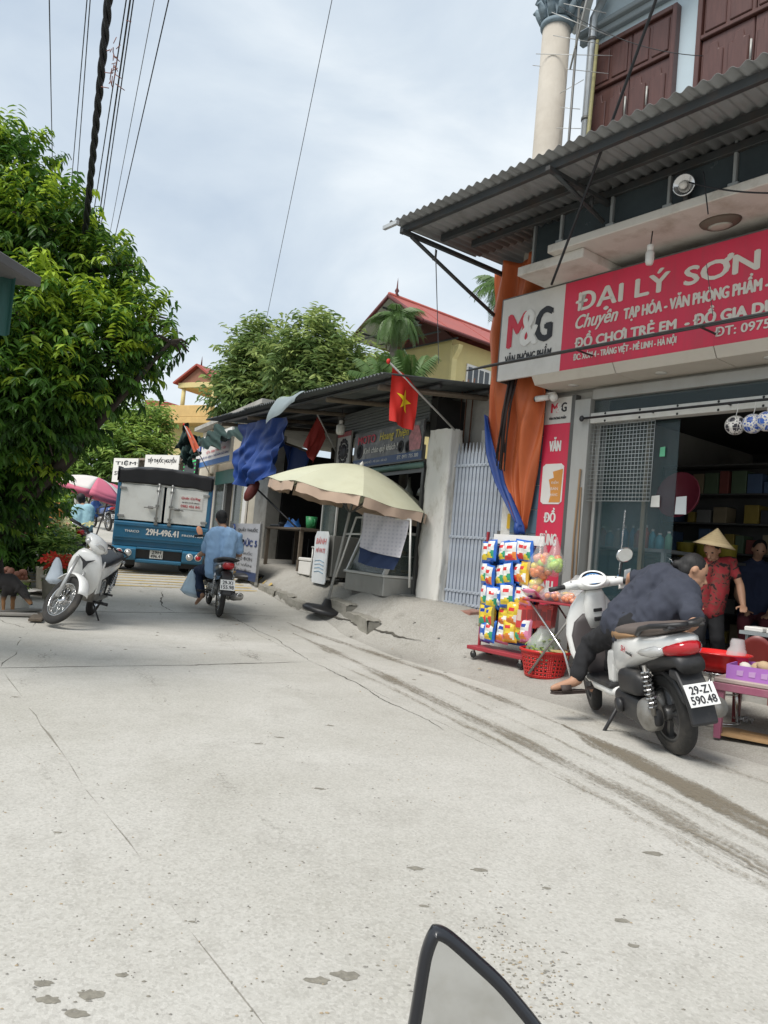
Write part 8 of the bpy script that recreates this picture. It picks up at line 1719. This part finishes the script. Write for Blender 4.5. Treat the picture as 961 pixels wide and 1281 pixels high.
# bicycle wheel glint inside the doorway
x, z = S.p(834, 706, .5); t = fthing(S, 'chrome_ring', 'small chrome wheel hanging inside the shop beside the mirror', 'wheel', x, .5, z); MB().tube([(.07*cos(2*PI*k/24), 0, .07*sin(2*PI*k/24)) for k in range(25)], .009, 6).build('ring', M_chr, t); MB().lathe([(0, 0), (.02, 0), (.02, .02), (0, .02)], 10, M=Ro(PI/2, 'X')).build('hub', M_chr, t)
for k in range(6): MB().tube([(0, 0, 0), (.07*cos(k*PI/3), 0, .07*sin(k*PI/3))], .003, 4).build('spoke', M_chr, t)

# ================================================================ overhead cables
M_cab = mat('cable_black', (.014, .015, .018), .6, var=.2); M_cabg = mat('cable_grey', (.16, .17, .19), .6)
def cable(label, a, b_, r, sag=.1, m=None, n=16, strands=0, group='overhead wires', name='overhead_wire'):
    a, b_ = V(a), V(b_); mid = (a+b_)/2; t = thing(name, label, 'cable', a, 0, group); P = [(a.lerp(b_, i/n)-a)-V((0, 0, 4*sag*(i/n)*(1-i/n))) for i in range(n+1)]
    if not strands: MB().tube(P, r, 6).build('wire', m or M_cab, t)
    else:
        n2 = 150; d = (b_-a).normalized(); u = d.cross(V((0, 0, 1))).normalized(); v = u.cross(d)
        for s_ in range(strands):
            Q = []
            for i in range(n2+1):
                q = i/n2; an = 2*PI*(q*11+s_/strands); Q.append(a.lerp(b_, q)-a-V((0, 0, 4*sag*q*(1-q)))+(u*cos(an)+v*sin(an))*r*.62)
            MB().tube(Q, r*.58, 6).build('strand', m or M_cab, t)
    return t
cable('thick twisted black cable bundle crossing the upper left sky', at(152, -160, 5.6), at(92, 440, 11), .033, .05, strands=3, group=None, name='cable_bundle')
for px0, px1, py1, d, r, lb, m in ((62, 66, 210, 9, .006, 'lone dark wire furthest left over the longan tree', M_cab), (109, 86, 270, 8.5, .005, 'left wire of the close pair left of the thick cable', M_cab), (113, 93, 270, 8.5, .005, 'right wire of the close pair left of the thick cable', M_cab), (158, 112, 300, 8.5, .006, 'leftmost of three dark wires right of the thick cable', M_cab), (163, 120, 300, 8.4, .008, 'middle of three dark wires right of the thick cable', M_cab), (167, 124, 300, 8.5, .006, 'rightmost of three dark wires right of the thick cable', M_cab), (193, 136, 300, 9, .004, 'thin pale grey wire right of the three dark wires', M_cabg), (211, 143, 300, 9, .006, 'dark wire furthest right over the longan tree', M_cab)):
    k_ = (px0-px1)/py1; cable(lb, at(px0+k_*150, -150, d*.62), at(px1-k_*40, py1+40, d*1.55), r, .02, m)
cable('thin single wire slanting across the middle of the sky', at(446, -150, 12), at(325, 440, 26), .008, .05, M_cabg)
B_ = at(143, 78, 6.1); t = thing('dry_twig', 'dry reddish vine twig caught on the overhead wires', 'twig', B_); rnd = random.Random(6)
for i in range(26): p = V((rnd.gauss(0, .02), 0, rnd.gauss(0, .12))); MB().tube([p, p+V((rnd.gauss(0, .04), rnd.gauss(0, .03), rnd.gauss(0, .05)))], .004, 4).build('twig', mat('twig_red', (.22, .09, .07), .9), t)
cable('black service cable running down from the upper right over the awning', at(842, -60, 5.4), at(690, 356, 7.3), .013, .03, group='shop front cables')
cable('thin black wire from the awning bracket across the red sign', at(880, 215, 6.2), at(886, 268, 6.2), .006, .0, group='shop front cables')
cable('thin vertical wire hanging before the red sign lettering', at(884, 330, 6.1), at(892, 395, 6.05), .003, .0, group='shop front cables')
cable('black wire sagging along the right of the balcony slab', at(862, 228, 6.3), at(1000, 240, 5.5), .007, .04, group='shop front cables')
cable('thin wire rising from the roof beside the yellow house', at(545, 312, 8.0), at(549, 455, 15), .006, .0, M_cabg, group='shop front cables')
t = thing('wire_clamp', 'small dark wire clamp hanging from the awning end', 'clamp', at(545, 322, 8.05)); MB().tube([(0, 0, .08), (0, 0, -.02)], .012, 6).tube([(-.03, 0, -.03), (0, 0, .0), (.03, 0, -.06)], .01, 6).build('clamp', M_black, t)
cable('thin loose wire across the maroon shutters', at(700, 8, 8.0), at(880, 70, 7.2), .004, .12, group='shop front cables')

# ================================================================ the mirror of the photographer's own motorbike
MD = .50; o_ = at(575, 1330, MD); mt_ = thing('bike_mirror', 'black rimmed motorbike mirror in the near foreground', 'mirror', o_)
ol = [(500, 1340), (511, 1281), (522.8, 1206), (528, 1184), (536, 1164), (543.5, 1157.5), (560, 1161), (577, 1175), (599, 1195), (630, 1223), (656, 1254), (678, 1281), (712, 1330), (730, 1370), (720, 1400), (670, 1418), (590, 1415), (520, 1395)]
cx_m = sum(p[0] for p in ol)/len(ol); cy_m = sum(p[1] for p in ol)/len(ol)
ex = V((1, 0, 0)); ez = V((0, .10, .995)).normalized(); en = -ex.cross(ez)        # mirror plane axes; en points ahead
k_ = MD/960
P2 = []
for px, py in ol:
    r = ray(px, py); c = V((0, 0, CAM_H)); q = c+r*((o_-c).dot(en)/r.dot(en))-o_; P2.append((q.dot(ex), q.dot(ez)))
def smooth_loop(P, it=2):
    for _ in range(it):
        Q = []
        for i, p in enumerate(P):
            n_ = P[(i+1) % len(P)]; Q += [(p[0]*.75+n_[0]*.25, p[1]*.75+n_[1]*.25), (p[0]*.25+n_[0]*.75, p[1]*.25+n_[1]*.75)]
        P = Q
    return P
P2 = smooth_loop(P2); mcx = sum(p[0] for p in P2)/len(P2); mcz = sum(p[1] for p in P2)/len(P2)
def off(dist):
    n_ = len(P2); R = []
    for i in range(n_):
        a, b_ = P2[i-1], P2[(i+1) % n_]; t_ = V((b_[0]-a[0], b_[1]-a[1])); t_.normalize(); nn = V((-t_.y, t_.x))
        if nn.dot(V((mcx-P2[i][0], mcz-P2[i][1]))) < 0: nn = -nn
        R.append((P2[i][0]+nn.x*dist, P2[i][1]+nn.y*dist))
    return R
MW = lambda P, dep: [tuple(ex*p[0]+ez*p[1]+en*dep) for p in P]
shell = MB().loft([MW(off(.0085), .004), MW(off(.0075), -.004), MW(off(.004), -.006), MW(off(.001), -.004), MW(P2, .002), MW(off(.002), .010), MW(off(.010), .022), MW(off(.022), .030)], 0, True, True, False)
shell.f.append(tuple(range(7*len(P2), 8*len(P2)))); shell.m.append(0); shell.s.append(False)
M_rim = mat('mirror_rim', (.012, .013, .017), .32, var=.15, coat=.2)
shell.build('housing', M_rim, mt_)
gl = MB(); gl.v = MW(off(.0083), .001); gl.f = [tuple(range(len(P2)))]; gl.m = [0]; gl.s = [False]; gl.build('mirror_glass', mat('dusty_mirror', (.78, .79, .79), .03, 1., var=.03, dirt=(.55, .53, .47), dscale=22, damt=.4), mt_)
MB().tube([ex*.05+ez*-.06+en*.03, ex*.06+ez*-.10+en*.05, ex*.05+ez*-.22+en*.06], .007, 8).build('stalk', M_rim, mt_)
MB().tube([ex*.13+ez*-.22+en*.03, ex*-.08+ez*-.22+en*.09], .012, 10).build('handlebar', M_rim, mt_)
bpy.data.objects.remove(_fo);
